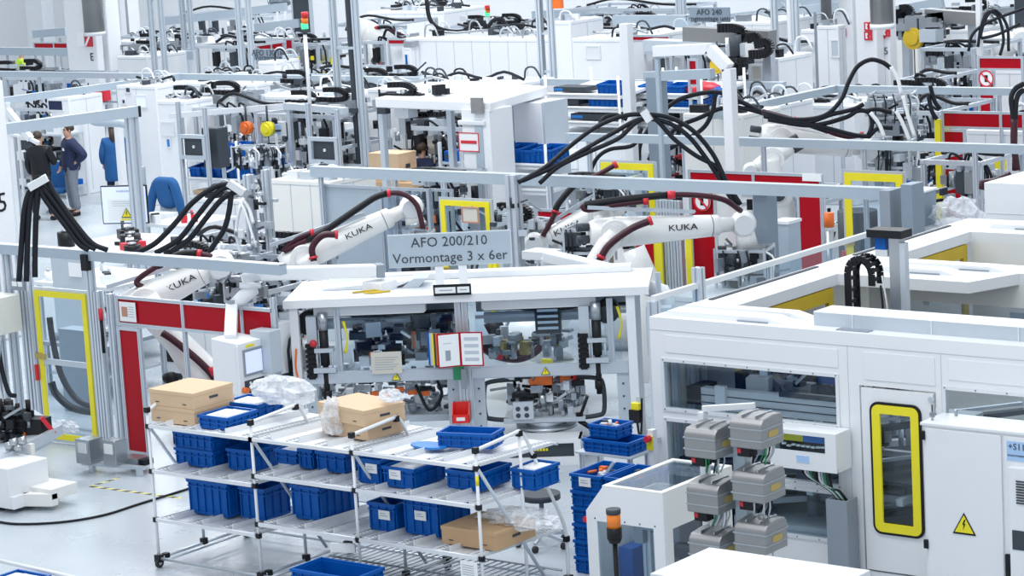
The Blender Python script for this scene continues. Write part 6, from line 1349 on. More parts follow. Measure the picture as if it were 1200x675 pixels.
b = MB(); b.m('lgrey').bb(c.x - .24, c.x + .24, Yj + .06, Yj + .1, .75, c.z - .15).bb(c.x - .02, c.x + .02, Yj + .06, Yj + .1, .5, .8); b.build('backrest', t2); b = MB(); b.m('lgrey').bb(c.x - .25, c.x + .25, Yj - .3, Yj + .1, .62, .68); b.build('seat', t2); b = MB(); b.m('mgrey').cyl((c.x, Yj - .1, 0), (c.x, Yj - .1, .62), .03); b.build('column', t2)
b = MB(); b.m('redclip').tube([(c.x - .15, Yj - .25, .75), (c.x + .1, Yj - .3, .8), (c.x + .25, Yj - .28, .72)], .04).m('paper').box((c.x + .12, Yj - .25, .76), (.5, .3, .16)); one(b, 'cloth_bundle', 'red and white bundle lying on the seat below the blue jacket', 'bundle')

# ================================================================ hanging cable bundles
def bundle(label, strands, D, r=.035, clip=None, m_='cable'):
    p0 = WV(*strands[0][0][:2], D); t = thing('cable_bundle', label, 'cables', (p0.x, p0.y, 0))
    for s_ in strands:
        b = MB(); b.m(m_).tube([WV(p[0], p[1], D + (p[2] if len(p) > 2 else 0)) for p in s_], r, n=8, sub=6); b.build('cable', t)
    if clip:
        (ax, ay), (bx, by) = clip; b = MB(); b.m('offwhite').beam(WV(ax, ay, D - .05), WV(bx, by, D - .05), .12, .09); q = b.build('clip', t); q['label'] = 'light grey cable clip'
    return t
bundle('black cable bundle spreading from a grey clip at the left edge, before the men', [
    [(45, 218), (34, 226), (28, 250), (25, 290), (22, 330)], [(47, 217), (38, 226), (34, 250), (32, 290), (31, 330)], [(45, 205), (44, 220), (42, 260), (41, 300), (41, 325)],
    [(44, 216), (54, 235), (75, 262), (92, 285), (104, 293)], [(45, 214), (60, 232), (82, 262), (100, 285), (112, 292)], [(54, 209), (66, 230), (88, 262), (108, 285), (126, 293)]], 31.5, .034, ((34, 220), (55, 208)))
bundle('black cable bundle arching to the valve column left of the cream cabinet', [
    [(160, 296), (182, 285), (205, 262), (225, 238), (250, 220), (270, 216), (284, 224)], [(182, 297), (210, 280), (232, 252), (252, 228), (268, 219), (283, 226)], [(198, 297), (222, 280), (242, 255), (262, 232), (284, 222)],
    [(271, 228), (268, 250), (262, 270), (250, 288), (243, 300)]], 34, .036, ((268, 214), (286, 226)))
bundle('black cable bundle arching through a white clip down to the wrist of the longest robot', [
    [(607, 214), (640, 195), (672, 168), (700, 148), (730, 136), (757, 134), (785, 138), (812, 153), (835, 180), (850, 210), (866, 240)],
    [(612, 212), (650, 195), (690, 172), (720, 155), (750, 140), (780, 143), (805, 158), (825, 182), (842, 208), (861, 240)],
    [(632, 215), (655, 195), (690, 178), (725, 162), (745, 144), (765, 138), (790, 163), (815, 182), (840, 196), (852, 215), (868, 240)]], 36.0, .032, ((754, 130), (762, 142)))
bundle('black cable pair dropping from the upper rail behind the white portal frame', [
    [(748, 188), (752, 165), (775, 133), (800, 115), (840, 108), (870, 120), (905, 137), (940, 145)], [(760, 188), (790, 152), (820, 138), (842, 128), (862, 126), (885, 130), (915, 140)], [(838, 108), (835, 130), (822, 152), (785, 174), (760, 186)]], 43, .038)
bundle('thick black cables looping high to the gripper of the right background robot', [
    [(895, 132), (930, 140), (965, 136), (985, 118), (995, 95), (1005, 78), (1020, 70), (1034, 73), (1044, 80)], [(895, 136), (940, 144), (975, 134), (1000, 128), (1012, 122)], [(900, 140), (950, 147), (990, 138), (1005, 130), (1018, 132), (1022, 145), (1018, 158)], [(895, 134), (960, 148), (1000, 158), (1020, 160)]], 41, .036)
bundle('thin cables arching at the top right edge', [[(1146, 55), (1150, 30), (1158, 14), (1170, 20), (1176, 45), (1172, 65)], [(1148, 45), (1155, 22), (1166, 12), (1180, 30), (1182, 60)], [(1135, 60), (1140, 40), (1160, 25), (1200, 10)], [(1150, 45), (1170, 40), (1195, 28)]], 50, .03)
bundle('black hose arch on the wall side of the long white machine, centre top', [[(500, 0), (503, 20), (512, 32), (530, 37), (548, 35), (558, 25), (568, 30)], [(545, 35), (555, 26), (565, 25), (570, 33), (578, 24), (588, 23), (594, 31)]], 61, .05)
bundle('white curved hose with black core at the right picture edge', [[(1200, 98), (1190, 104), (1185, 115), (1187, 135), (1188, 165)], [(1200, 105), (1193, 112), (1190, 130), (1189, 200)]], 38, .04)
b = MB(); b.m('hose').tube([WV(1189, 140, 37.8), WV(1188, 165, 37.8), WV(1192, 200, 37.8)], .05).tube([WV(1150, 222, 37.8), WV(1152, 216, 37.8), WV(1165, 214, 37.8), WV(1185, 206, 37.8)], .07); one(b, 'robot_hose', 'dark red hose hanging at the right picture edge above the white cover', 'hose')
# right background robot
D = 41.5
robot('white robot arm with KUKA lettering behind the long rail, right background', (*G(905, 262), 0), WV(900, 215, D), WV(915, 162, D), WV(1018, 176, D + .2), WV(1028, 180, D + .2), [WV(*p, D - .2) for p in ((893, 130), (930, 140), (960, 150), (990, 160), (1012, 158))], [WV(*p, D - .4) for p in ((907, 200), (906, 188), (909, 175), (912, 168))], R=.2, tsize=.14)
gripper('robot_gripper', 'tall grey gripper with white hoses on the right background robot', WV(1046, 105, D), 1.0, 71, n=40)
gripper('robot_gripper', 'lower gripper block with hoses behind the large yellow framed door', WV(1042, 160, D), 1.1, 72, n=44)
D = 41
robot('white robot lower arm with dark hose seen between the red panel and the long rail', (*G(905, 300), 0), WV(912, 225, D), WV(905, 185, D), WV(880, 200, D), WV(875, 206, D), None, None, R=.14, text_on=False, tray=False)
# ================================================================ background
# hall columns
def column(label, px0, px1, Y, depth=.7, mt='white', txt=None, txts=None):
    xa, _ = atY(px0, 40, Y); xb, _ = atY(px1, 40, Y); b = MB(); b.m(mt).bb(xa, xb, Y, Y + depth, 0, 12); t = one(b, 'hall_column', label, 'column', bev=.03); return t
c1 = column('broad white hall column marked E 4 with a red and white sign', 77, 112, 50, .25)
text('E', .3, onfront(atY(108, 65, 50)[0], 49.98, atY(108, 67, 50)[1]), c1, 'dgrey', world=True)
xs, zs_ = atY(104, 46, 50); b = MB(); b.m('redclip').bb(xs - .12, xs + .16, 49.96, 49.99, zs_ - .2, zs_ + .2); b.m('paper').beam((xs - .1, 49.95, zs_ - .18), (xs + .14, 49.95, zs_ + .18), .01, .06).bb(xs - .42, xs - .15, 49.96, 49.99, zs_ - .2, zs_ + .2); b.build('sign_plate', c1)
c2 = column('slim white hall column under the grey pipe end, marked 4', 115, 126, 50.4, .5)
text('4', .3, onfront(atY(120.5, 65, 50.4)[0], 50.38, atY(120.5, 66, 50.4)[1]), c2, 'dgrey', world=True)
column('grey lit hall column face behind the ladder posts at left', 142, 152, 58, .5)
c3 = column('broad white hall column with fire signs, upper right', 1003, 1027, 44.6, .3)
c4 = column('white hall column face left of the fire signs column', 983, 1000, 48, .5, 'offwhite')
c5 = column('white hall column marked E 5 right of the fire signs', 1029, 1042, 44.9, .3)
text('E', .2, onfront(atY(1032, 62, 44.9)[0] + .05, 44.88, atY(1031, 62, 44.9)[1]), c5, 'dgrey', world=True); text('5', .2, onfront(atY(1039, 62, 44.9)[0], 44.88, atY(1040, 60, 44.9)[1]), c5, 'dgrey', world=True)
def fsign(par, px, py, Y, s=.17):
    p = WY(px, py, Y); b = MB(); b.m('redclip').bb(p.x - s / 2, p.x + s / 2, Y - .03, Y, p.z - s / 2, p.z + s / 2); b.m('paper').bb(p.x - s * .3, p.x - s * .05, Y - .035, Y - .03, p.z - s * .3, p.z + s * .35).bb(p.x + .05, p.x + s * .3, Y - .035, Y - .03, p.z - s * .3, p.z + s * .05).m('redclip').box((p.x, Y - .036, p.z), (s * .2, .006, s * .2)); b.build('fire_sign', par)
for px_, py_, Y_, c_ in ((1018, 31, 44.6, c3), (1018, 42, 44.6, c3), (1033, 40, 44.9, c5), (1039, 38, 44.9, c5), (988, 38, 48, c4)): fsign(c_, px_, py_, Y_)
column('white hall column near the left wall', 32, 52, 61, .5, 'offwhite')
for k, (pa, pb, pyb, Y) in enumerate(((112, 129, 36, 49.6), (1031, 1055, 26, 44.2), (972, 983, 24, 48))):
    a, z = atY(pa, pyb, Y); c, _ = atY(pb, pyb, Y); b = MB(); b.m('castalu').cyl(((a + c) / 2, Y - .3, z), ((a + c) / 2, Y - .3, 12), (c - a) / 2, n=20); b.m('offwhite').cyl(((a + c) / 2, Y - .3, z - .1), ((a + c) / 2, Y - .3, z), (c - a) / 2 * 1.05, n=20)
    one(b, 'air_duct', ['grey round air duct in front of the column marked E 4', 'grey round air duct at the column marked E 5', 'narrow grey round air duct left of the fire signs'][k], 'duct')
# ladder posts (vertical cable ladders from the ceiling)
def ladder(label, pxa, pxb, pyb, Y, rung=.9, cablem=None, ztop=12, one_sided=False, wv=.11):
    a, z = atY(pxa, pyb, Y); c, _ = atY(pxb, pyb, Y); z = max(z, 0); t = thing('cable_ladder', label, 'cable ladder', ((a + c) / 2, Y, 0 if z < .3 else z), 0, 'vertical cable ladders from the ceiling')
    for x in (a, c): b = MB(); b.m('lgrey').prof((x, Y, z), (x, Y, ztop), wv); b.build('side_rail', t)
    n = int((ztop - z) / rung)
    for i in range(n + 1): b = MB(); b.m('lgrey').beam((a, Y, z + i * rung), (c, Y, z + i * rung), .05); b.build('rung', t) if i < 14 else None
    if cablem:
        b = MB(); b.m(cablem).tube([((a + c) / 2 + .1, Y + .05, z), ((a + c) / 2 + .08, Y + .05, (z + ztop) / 2), ((a + c) / 2 + .1, Y + .05, ztop)], .07, n=6); b.build('cable', t)
    return t
ladder('double cable ladder right of the column marked E 4', 182, 194, 85, 45)
ladder('cable ladder with dark cable, next to the double ladder right of column E 4', 217, 226, 58, 47, cablem='hose')
ladder('cable ladder left of the hanging sign AFO 130/160', 284, 296, 80, 44)
ladder('tall wide cable ladder with dark cable, down to the rail above the central robots', 402, 428, 193, 37, 1.1, 'dgrey')
ladder('cable ladder with black cable and amber top, centre right of the long white machine', 638, 651, 128, 41.5, .75, 'black')
ladder('wide cable ladder with grey pipes left of the white cabinet, upper right', 911, 936, 112, 43.5, 1.0, 'white')
ladder('short cable ladder above the hanging sign AFO 240', 796, 801, 20, 50, 1.2)
b = MB(); p = WY(652, 4, 41.2); b.m('orange').bb(p.x - .1, p.x + .1, 41.2, 41.3, p.z - .1, p.z + .25); one(b, 'orange_cap', 'orange cap on the black cable at the top of the centre ladder', 'cap')
post('white post in front of the glass guards, upper right', 1141, 1148, -60, 45, zb=0)
post('slim dark edged post left of the fire signs', 953, 956, 14, 44, 'mgrey')
post('slim grey wall pipe right of the column marked E 4', 141, 143, -60, 55, 'mgrey')
# hanging signs
def hsign(label, px0, px1, py0, py1, Y, l1, l2, dz=None, size=.24, name='station_sign'):
    a, z1 = atY(px0, py0, Y); c, z0 = atY(px1, py1, Y); t = thing(name, label, 'sign', ((a + c) / 2, Y, z0)); b = MB(); b.m('pillargrey').bb(a, c, Y, Y + .04, z0, z1); b.build('board', t)
    for x in (a + (c - a) * .3, a + (c - a) * .7): b = MB(); b.m('offwhite').bb(x - .04, x + .04, Y + .04, Y + .08, z0 - .5, z0 + .2); b.build('bracket', t)
    xm = (a + c) / 2; text(l1, size, onfront(xm, Y - .01, z0 + (z1 - z0) * .68), t, 'dgrey', world=True); text(l2, size * .92, onfront(xm, Y - .01, z0 + (z1 - z0) * .25), t, 'dgrey', world=True); return t
hsign('grey sign reading AFO 240 Trogmontage unten, upper right', 808, 855, 9, 26, 45.2, 'AFO 240', 'Trogmontage unten', size=.165)
hsign('small grey sign reading AFO 130/160 Vormontage, upper left', 297, 334, 58, 71, 43.6, 'AFO 130/160', 'Vormontage', size=.19)
hsign('grey sign cut off by the upper edge', 315, 339, -6, 6, 56, 'AFO 120', 'Vormontage', size=.2)
# stack light on dark board
p = WY(355, 38, 50); b = MB(); b.m('dgrey').bb(p.x - .28, p.x + .28, 50, 50.08, p.z, p.z + 1.35); b.m('lgrey').framexz(p.x - .33, p.x + .33, p.z - .05, p.z + 1.4, 49.98, .05, .1).bb(p.x - .05, p.x + .05, 50, 50.08, 0, p.z); t = one(b, 'dark_board', 'dark framed board behind the red and green signal tower', 'board')
t = thing('signal_tower', 'signal tower lit green with red and amber caps on a long white pole', 'signal lamp', (*G(375, 215), 0)); Ys = 35.5
for k, (py_, m_) in enumerate(((17, 'lampred'), (24, 'lampamber'), (30, 'lampgreen'))): c = WY(357, py_, Ys); b = MB(); b.m(m_).cyl((c.x, Ys, c.z - .06), (c.x, Ys, c.z + .045), .065, n=14); q = b.build('lens', t); q['label'] = ['red lens', 'amber lens', 'green lit lens'][k]
c = WY(357, 35, Ys); b = MB(); b.m('dgrey').cyl((c.x, Ys, c.z - .08), (c.x, Ys, c.z + .03), .05); b.build('socket', t); b = MB(); b.m('white').cyl((c.x, Ys, 2.2), (c.x, Ys, c.z - .05), .035).m('black').cyl((c.x, Ys, 0), (c.x, Ys, 2.2), .035); b.build('pole', t)
t = thing('signal_tower', 'small signal tower lit green on the far side of the long white machine', 'signal lamp', (WY(571, 22, 54).x, 54, 0))
for py_, m_ in ((9, 'lampred'), (12, 'lampamber'), (15, 'lampgreen')): c = WY(571, py_, 54); b = MB(); b.m(m_).cyl((c.x, 54, c.z - .07), (c.x, 54, c.z + .06), .07); b.build('lens', t)
b = MB(); b.m('lgrey').cyl((c.x, 54, 0), (c.x, 54, c.z - .06), .04); b.build('pole', t)

# ---- white machines of the back rows
white_box('long ribbed white machine enclosure behind the longest rail, upper centre', 470, 660, 45, 46, 3.0, doors=9)
white_box('white enclosure with two blue windows, left end of the long ribbed machine', 452, 471, 50, 46.3, 2.5, windows=((455, 57, 459, 82, 'bin'),), doors=1)
white_box('second white door with a blue window next to the long ribbed machine', 473, 481, 55, 45.7, .3, windows=((475, 64, 479, 82, 'bin'),), doors=1)
white_box('tall white cabinet right of the centre cable ladder, cream top', 645, 668, 25, 45.5, 1.2, doors=1)
white_box('white machine enclosure with a small square hatch, right of the centre ladder', 670, 740, 45, 43.2, 2.4, doors=1, windows=((688, 55, 703, 68, 'offwhite'),))
white_box('white enclosure behind the slim white post, upper right of the hatch machine', 655, 800, 22, 58, 2, doors=4)
white_box('long white machine enclosure on the far side, right of the sign AFO 240', 835, 905, 26, 48, 3, doors=3)
white_box('tall white cabinet with a grey screen, left of the fire signs', 957, 982, 30, 45, .3, name='switch_cabinet', cat='cabinet', windows=((975, 48, 983, 66, 'lgrey'),), doors=2)
white_box('white cabinet left of the screen cabinet, below the slanting white rails', 938, 955, 35, 46, 1.2, name='switch_cabinet', cat='cabinet', doors=1)
white_box('white low machine between the ladder and the right slanting rail', 820, 900, 125, 39, 1.5, doors=3)
white_box('white low machine with black hatch, below the right slanting rail', 900, 1000, 122, 42.5, 1.5, doors=4)
white_box('large white rounded machine hood behind the white portal frame', 800, 870, 133, 36.6, 1.2, doors=2, mt='cream')
white_box('white machine with blue and beige parts on its shelf, right of the portal frame', 876, 912, 68, 41.5, 1.2, windows=((882, 78, 892, 92, 'beige'),), doors=2)
white_box('tall white control cabinet with a small framed screen, left of the bin shelves', 136, 182, 100, 38.5, 1.0, name='switch_cabinet', cat='cabinet', windows=((160, 113, 172, 125, 'screen'), (148, 103, 153, 108, 'dgrey'), (144, 117, 147, 121, 'navy')), doors=2)
white_box('narrow white cabinet with red striped label beside the bin shelves', 184, 216, 118, 36.8, .8, name='switch_cabinet', cat='cabinet', windows=((190, 144, 204, 158, 'offwhite'), (196, 163, 200, 172, 'binlight')), doors=1)
white_box('white flat machine hood under the longest rail, left of the tall cable ladder', 190, 300, 97, 41.5, 2.2, doors=3, mt='white')
white_box('white machine hood in front of the signal tower, under the longest rail', 290, 395, 112, 38.2, 2.2, doors=3)
white_box('white cabinet with warning label under the grey rail, left of the double ladder', 137, 172, 66, 46.5, 1.4, name='switch_cabinet', cat='cabinet', doors=1)
white_box('white cabinet row behind the double ladder', 135, 232, 48, 51, 1.5, name='switch_cabinet', cat='cabinet', doors=3)
white_box('white machine row with small marks behind the AFO 130/160 sign', 225, 300, 50, 47.5, 2, doors=4)
white_box('small white hood right below the AFO 130/160 sign', 302, 322, 72, 43, .8, doors=1)
white_box('large white machine in the far background, behind the robot arms at centre top', 430, 520, 14, 57, 2, doors=4)
white_box('white enclosure with a grey louvre, in front of the back wall', 462, 500, 8, 60, 1.5, windows=((466, 22, 487, 32, 'lgrey'),), doors=1)
white_box('flat white machine deck with a rounded edge, behind the white portal machine', 430, 560, 104, 38.6, 2.4, doors=3)
white_box('white cabinet with a dark opening, left of the E 4 column foot', 58, 80, 114, 39, 1.0, windows=((57, 118, 74, 129, 'navy'),), doors=1)
white_box('long low white cabinet row near the left wall', 0, 80, 88, 50, 1.5, doors=6)
white_box('white cabinet left of the glass guards, upper right background', 1045, 1075, 40, 50, 1.5, mt='cream', doors=1)
white_box('white machine housing behind the red panels at the right edge', 1166, 1200, 82, 45, 2.0, doors=2)
white_box('white machine housing right of the tall red panel', 1132, 1200, 152, 38, 2.0, doors=3, mt='offwhite', windows=((1165, 187, 1180, 199, 'yellow'),))
white_box('dark machine head at the top right corner', 1188, 1230, -8, 49, 1.5, mt='dgrey', doors=1)
white_box('white cabinet behind the yellow disc robot tool', 1105, 1142, 35, 53, 1.5, doors=1)

# white portal machine in the middle (two broad legs and flat roof)
t = thing('portal_machine', 'white portal machine with two broad legs and flat roof, behind the central robots', 'machine', (*G(590, 330), 0))
Yp = 32.8
def pbox(b, pa, pb_, pt, Y, d, zb=0): xa, z = atY(pa, pt, Y); xb, _ = atY(pb_, pt, Y); return b.bb(xa, xb, Y, Y + d, zb, z)
b = MB(); b.m('white'); pbox(b, 540, 573, 128, Yp, .6); b.m('railgrey'); x0, z0 = atY(556, 140, Yp); b.bb(x0, x0 + .16, Yp - .02, Yp, .5, z0); b.build('leg', t, bev=.01)
b = MB(); b.m('white'); pbox(b, 601, 634, 120, Yp + 1.6, .7); b.m('lgrey'); x0, z0 = atY(634, 120, Yp + 1.6); b.bb(x0, x0 + .04, Yp + 1.62, Yp + 2.28, 0, z0); b.build('leg', t, bev=.01)
a, z = atY(536, 110, Yp); b = MB(); b.m('white').ext([WG(440, 126, atY(575, 132, Yp)[1]), WY(575, 132, Yp), WG(642, 112, atY(575, 132, Yp)[1]), WG(525, 104, atY(575, 132, Yp)[1])], (0, 0, .16)); b.m('offwhite').bb(a, a + .55, Yp - .05, Yp + .7, z - .5, z - .42); b.build('roof', t, bev=.02)
b = MB(); p = WY(561, 125, Yp); b.m('castalu').bb(p.x - .1, p.x + .12, Yp - .08, Yp - .02, p.z - .1, p.z + .15); b.build('switch_plate', t)
b = MB(); p = WY(548, 167, Yp - .05); b.m('redclip').framexz(p.x - .2, p.x + .22, p.z - .15, p.z + .16, Yp - .04, .015, .01).bb(p.x - .15, p.x + .17, Yp - .04, Yp - .03, p.z - .02, p.z + .03).m('paper').bb(p.x - .2, p.x + .22, Yp - .03, Yp - .02, p.z - .15, p.z + .16); b.build('notice', t)
b = MB(); b.m('railgrey'); pbox(b, 576, 600, 122, Yp + 2.0, .3, 1.4); b.build('blue_cover', t)
# assembly machines filling the cells
BG = None
frame_machine('assembly machine with orange parts in front of the man in the navy jacket', 470, 545, 150, 36.2, 1.4, 101, orange=3, n=70, mats=('black', 'dgrey', 'steel', 'paper', 'alu', 'black'))
frame_machine('assembly machine with orange cables under the rail, behind the left robot wrist', 458, 520, 208, 31.6, 1.1, 102, base=.8, orange=4, n=50, mats=('black', 'dgrey', 'steel', 'alu'))
frame_machine('white framed machine with mechanisms behind the ladder, above the cardboard', 440, 505, 118, 37.8, 1.5, 103, n=60)
frame_machine('bright assembly machine behind the yellow and orange tool balancers', 300, 392, 135, 36.4, 1.6, 104, n=60, mats=('white', 'offwhite', 'steel', 'dgrey', 'lgrey'))
frame_machine('machine with conveyor tubes behind the signal tower pole', 340, 400, 88, 42.5, 2, 105, n=60, mats=('black', 'dgrey', 'steel', 'lgrey', 'offwhite'))
frame_machine('assembly machine with dark valves left of the AFO 130/160 sign', 228, 285, 55, 45.2, 1.5, 106, n=50, mats=('black', 'dgrey', 'steel', 'offwhite', 'lgrey'))
frame_machine('machine under grey rails next to the column marked 4', 132, 180, 44, 53, 2, 107, n=44, orange=1)
frame_machine('low conveyor machine at the far left with a blue motor', 5, 75, 92, 43, 1.8, 108, n=50, mats=('dgrey', 'black', 'bin', 'steel', 'white', 'offwhite'))
frame_machine('dark tooling bench behind the men at the left', 12, 70, 128, 39.5, 1.5, 109, n=70, orange=2, mats=('black', 'dgrey', 'paper', 'binlight', 'black'))
frame_machine('gantry machine behind the robot shoulders, top centre', 385, 455, 30, 51, 2, 110, n=60, mats=('black', 'dgrey', 'steel', 'white', 'lgrey'))
frame_machine('clear guarded machine with red stripes, left of the ribbed white machine', 425, 452, 50, 47, 1.5, 111, n=40, mats=('steel', 'dgrey', 'offwhite', 'redclip'))
frame_machine('machine with yellow frame beside the AFO 130/160 sign', 336, 372, 52, 47, 1.5, 112, n=30, mats=('yellow', 'offwhite', 'lgrey', 'dgrey'))
frame_machine('machine with clamps behind the black cable arcs, right of the bin racks', 742, 800, 118, 39, 1.5, 113, n=50, mats=('steel', 'white', 'redclip', 'bin', 'dgrey'))
frame_machine('machine with grey frames behind the white portal frame top', 745, 820, 62, 43.6, 2, 114, n=60, mats=('steel', 'white', 'lgrey', 'dgrey', 'offwhite', 'paper'))
frame_machine('machine with linear axes right of the sign AFO 240', 830, 910, 58, 44.6, 2.4, 115, n=60, mats=('steel', 'dgrey', 'white', 'lgrey', 'black'))
frame_machine('machine cell behind the fire signs column', 1048, 1090, 95, 43, 2, 116, n=50, mats=('steel', 'dgrey', 'bin', 'white', 'lgrey'))
frame_machine('clear walled machine cell left of the far red fence', 1078, 1142, 58, 45.5, 2.0, 117, n=60, mats=('steel', 'lgrey', 'white', 'offwhite', 'dgrey'))
frame_machine('machine behind the tall red panel in the right background', 1040, 1100, 132, 38.2, 2.0, 118, n=70, mats=('steel', 'lgrey', 'bin', 'white', 'dgrey', 'offwhite'))
white_box('low white machine under the longest robot forearm', 770, 850, 345, 27.6, 1.0, doors=2, fit=False)
white_box('low grey machine below the gripper of the longest robot', 850, 930, 362, 26.6, 1.0, doors=2, mt='lgrey', fit=False)
frame_machine('machine between the small red fence and the clear fence', 640, 705, 215, 31.8, 1.2, 121, n=50, mats=('black', 'white', 'lgrey', 'steel'))
frame_machine('machine inside the left robot cell, seen over the red panels', 180, 290, 318, 25.4, 1.6, 122, n=70, base=.8, mats=('steel', 'dgrey', 'lgrey', 'alu', 'binlight', 'black'))
frame_machine('machine inside the left robot cell beside the middle cable bundle', 200, 285, 285, 28.6, 1.2, 123, n=40, base=.9, mats=('steel', 'white', 'lgrey', 'alu'))
frame_machine('machine in front of the back wall at the top right', 1055, 1140, 18, 55, 2, 124, n=60, mats=('steel', 'lgrey', 'white', 'black', 'dgrey'))
frame_machine('machine line in front of the back wall, left of the centre ladder', 520, 636, 32, 55, 2, 125, n=40, mats=('steel', 'lgrey', 'white', 'dgrey', 'offwhite'))
frame_machine('machine line in front of the back wall, between ladder and sign AFO 240', 662, 790, 12, 56, 2, 126, n=60, mats=('steel', 'lgrey', 'white', 'offwhite'))
frame_machine('machine row in front of the far wall at the left ladders', 190, 300, 20, 56, 2, 127, n=50, mats=('steel', 'lgrey', 'white', 'dgrey'))
frame_machine('machine in the cell right of the red door strips', 855, 935, 228, 34.5, 1.4, 128, n=40, mats=('steel', 'lgrey', 'white', 'dgrey'))
frame_machine('machine right of the large yellow framed door, behind glass', 1078, 1150, 190, 34.6, 1.4, 129, n=30, mats=('white', 'lgrey', 'offwhite', 'steel'))
frame_machine('white framed machine between the left ladder and the white cabinets', 225, 300, 128, 37, 1.5, 130, n=50, mats=('white', 'dgrey', 'steel', 'offwhite'))
# far grey rails
for lab, a, b2, Y in (('grey rail in front of the far left machines', (0, 60), (178, 62), 52), ('grey rail in the back row, left of the wide ladder', (195, 25), (335, 8), 54), ('second grey rail in the back row, above the AFO 130/160 sign', (195, 65), (275, 64), 49), ('grey rail in the back row carrying the signal board', (300, 33), (352, 27), 50),
                      ('pale rail above the hatch machine', (720, 24), (808, 24), 47), ('pale slanting rail above the hatch machine', (732, 42), (815, 26), 46.5), ('grey rail behind the hatch machine', (625, 18), (722, 13), 57), ('grey rail right of the sign AFO 240', (855, 22), (985, 8), 50), ('short rail at the top edge, upper right', (905, 5), (985, 1), 52), ('grey rail in front of the far right machine', (1045, 14), (1105, 3), 52), ('grey rail along the far red fence at left', (40, 40), (78, 37), 52.5)):
    p, q = WY(*a, Y), WY(*b2, Y); rail(lab, p, q, .14, .22 if Y > 45 else .14, [(p.x + .3, Y), (q.x - .3, Y)], group='grey rails in the back rows')
# robots far away
robot('far white robot arm in front of the back wall, left of the louvre enclosure', (*G(440, 120), 0), WV(440, 70, 66), WV(428, 38, 66), WV(455, 48, 66), WV(462, 52, 66), [WV(*p, 65.8) for p in ((430, 40), (440, 33), (455, 32), (465, 38), (478, 44))], None, R=.3, text_on=False, tray=False)
robot('far white robot arm among cables, top right corner', (*G(1180, 115), 0), WV(1178, 85, 54), WV(1160, 55, 54), WV(1198, 48, 54), WV(1205, 50, 54), [WV(*p, 53.8) for p in ((1150, 60), (1165, 50), (1180, 46), (1200, 50))], None, R=.3, text_on=False, tray=False)
# tool balancers, grippers hanging, monitors
def balancer(label, px, py, Y, m_, r=.13, drop=.5, grp=None):
    c = WY(px, py, Y); t = thing('tool_balancer', label, 'tool balancer', (c.x, Y, c.z)); b = MB(); b.m(m_).cyl((c.x, Y - .06, c.z), (c.x, Y + .06, c.z), r, n=16).cyl((c.x, Y - .09, c.z), (c.x, Y + .09, c.z), r * .6, n=12); b.build('drum', t)
    b = MB(); b.m('dgrey').cyl((c.x, Y, c.z + r), (c.x, Y, c.z + r + .3), .02).cyl((c.x, Y, c.z - r - drop), (c.x, Y, c.z - r), .012); b.build('hook', t); return t
balancer('orange tool balancer hanging left above the black hooks', 289, 150, 36.2, 'orange'); balancer('yellow tool balancer beside the orange one', 314, 151, 36.2, 'yellow', .14)
balancer('orange tool balancer in the centre above the cardboard', 508, 152, 36.8, 'orange', .14); balancer('yellow disc tool balancer at the upper right', 1071, 45, 47, 'ochre', .22); balancer('yellow tool behind the white portal frame', 841, 77, 40, 'ochre', .14)
b = MB(); a, c = WY(200, 136, 36.3), WY(335, 124, 36.3); b.m('offwhite').beam(a, c, .1); b.m('lgrey').beam(c, WY(405, 130, 36.3), .16, .12); b.m('alu').bb(a.x + .2, a.x + .28, 36.3, 36.38, 0, a.z).bb(c.x, c.x + .08, 36.3, 36.38, 0, c.z); one(b, 'hanging_rail', 'pale rail carrying the orange and yellow tool balancers', 'rail')
for k, (px_, py_, D_, s_, lab) in enumerate(((290, 168, 46.0, .7, 'black hook gripper hanging under the tool balancers, left one'), (318, 168, 46.0, .6, 'black hook gripper hanging under the tool balancers, right one'), (1058, 62, 58, .9, 'hook gripper hanging beside the yellow disc balancer'), (843, 118, 50, .8, 'small hook gripper behind the white portal upright'))):
    gripper('hanging_gripper', lab, WV(px_, py_, D_), s_, 200 + k, n=26, mats=('dgrey', 'black', 'steel', 'alu'))
def tvback(label, px0, px1, py0, py1, Y, depth=.12):
    a, z1 = atY(px0, py0, Y); c, z0 = atY(px1, py1, Y); t = thing('monitor', label, 'monitor', ((a + c) / 2, Y, 0)); b = MB(); b.m('dgrey').bb(a + .08, c - .06, Y, Y + depth, z0 + .06, z1 - .06); b.build('housing', t, bev=.02)
    b = MB(); b.m('lgrey').framexz(a, c, z0, z1, Y - .06, .07, .06); b.build('frame', t); b = MB(); b.m('offwhite').cyl(((a + c) / 2, Y - .02, (z0 + z1) / 2), ((a + c) / 2, Y, (z0 + z1) / 2), .03); b.build('logo_disc', t)
    b = MB(); b.m('alu').prof((a, Y, 0), (a, Y, z1 + .6), .07).prof((c, Y, 0), (c, Y, z1 + .5), .07); b.build('post', t); return t
tvback('dark monitor in grey frame in front of the blue bin shelf, left', 211, 244, 157, 187, 34.6); tvback('dark monitor in grey frame left of the tall cable ladder', 363, 399, 160, 192, 35.0)
b = MB(); a, z1 = atY(240, 150, 34.9); b.m('dgrey').bb(a - .1, a + .3, 34.9, 35.2, z1 - .75, z1).m('alu').bb(a + .05, a + .12, 35.2, 35.27, 0, z1 - .1); one(b, 'speaker_box', 'dark box right behind the left dark monitor', 'box', bev=.02)
b = MB(); p0, p1 = WY(322, 146, 38), WY(330, 162, 38); b.m('offwhite').bb(p0.x - .05, p1.x + .05, 38, 38.1, p1.z - .05, p0.z + .05).m('screenblue').bb(p0.x, p1.x, 37.98, 38, p1.z, p0.z); b.m('alu').bb(p0.x + .1, p0.x + .16, 38.02, 38.08, 0, p1.z); one(b, 'small_screen', 'small blue screen right of the yellow tool balancer', 'screen')
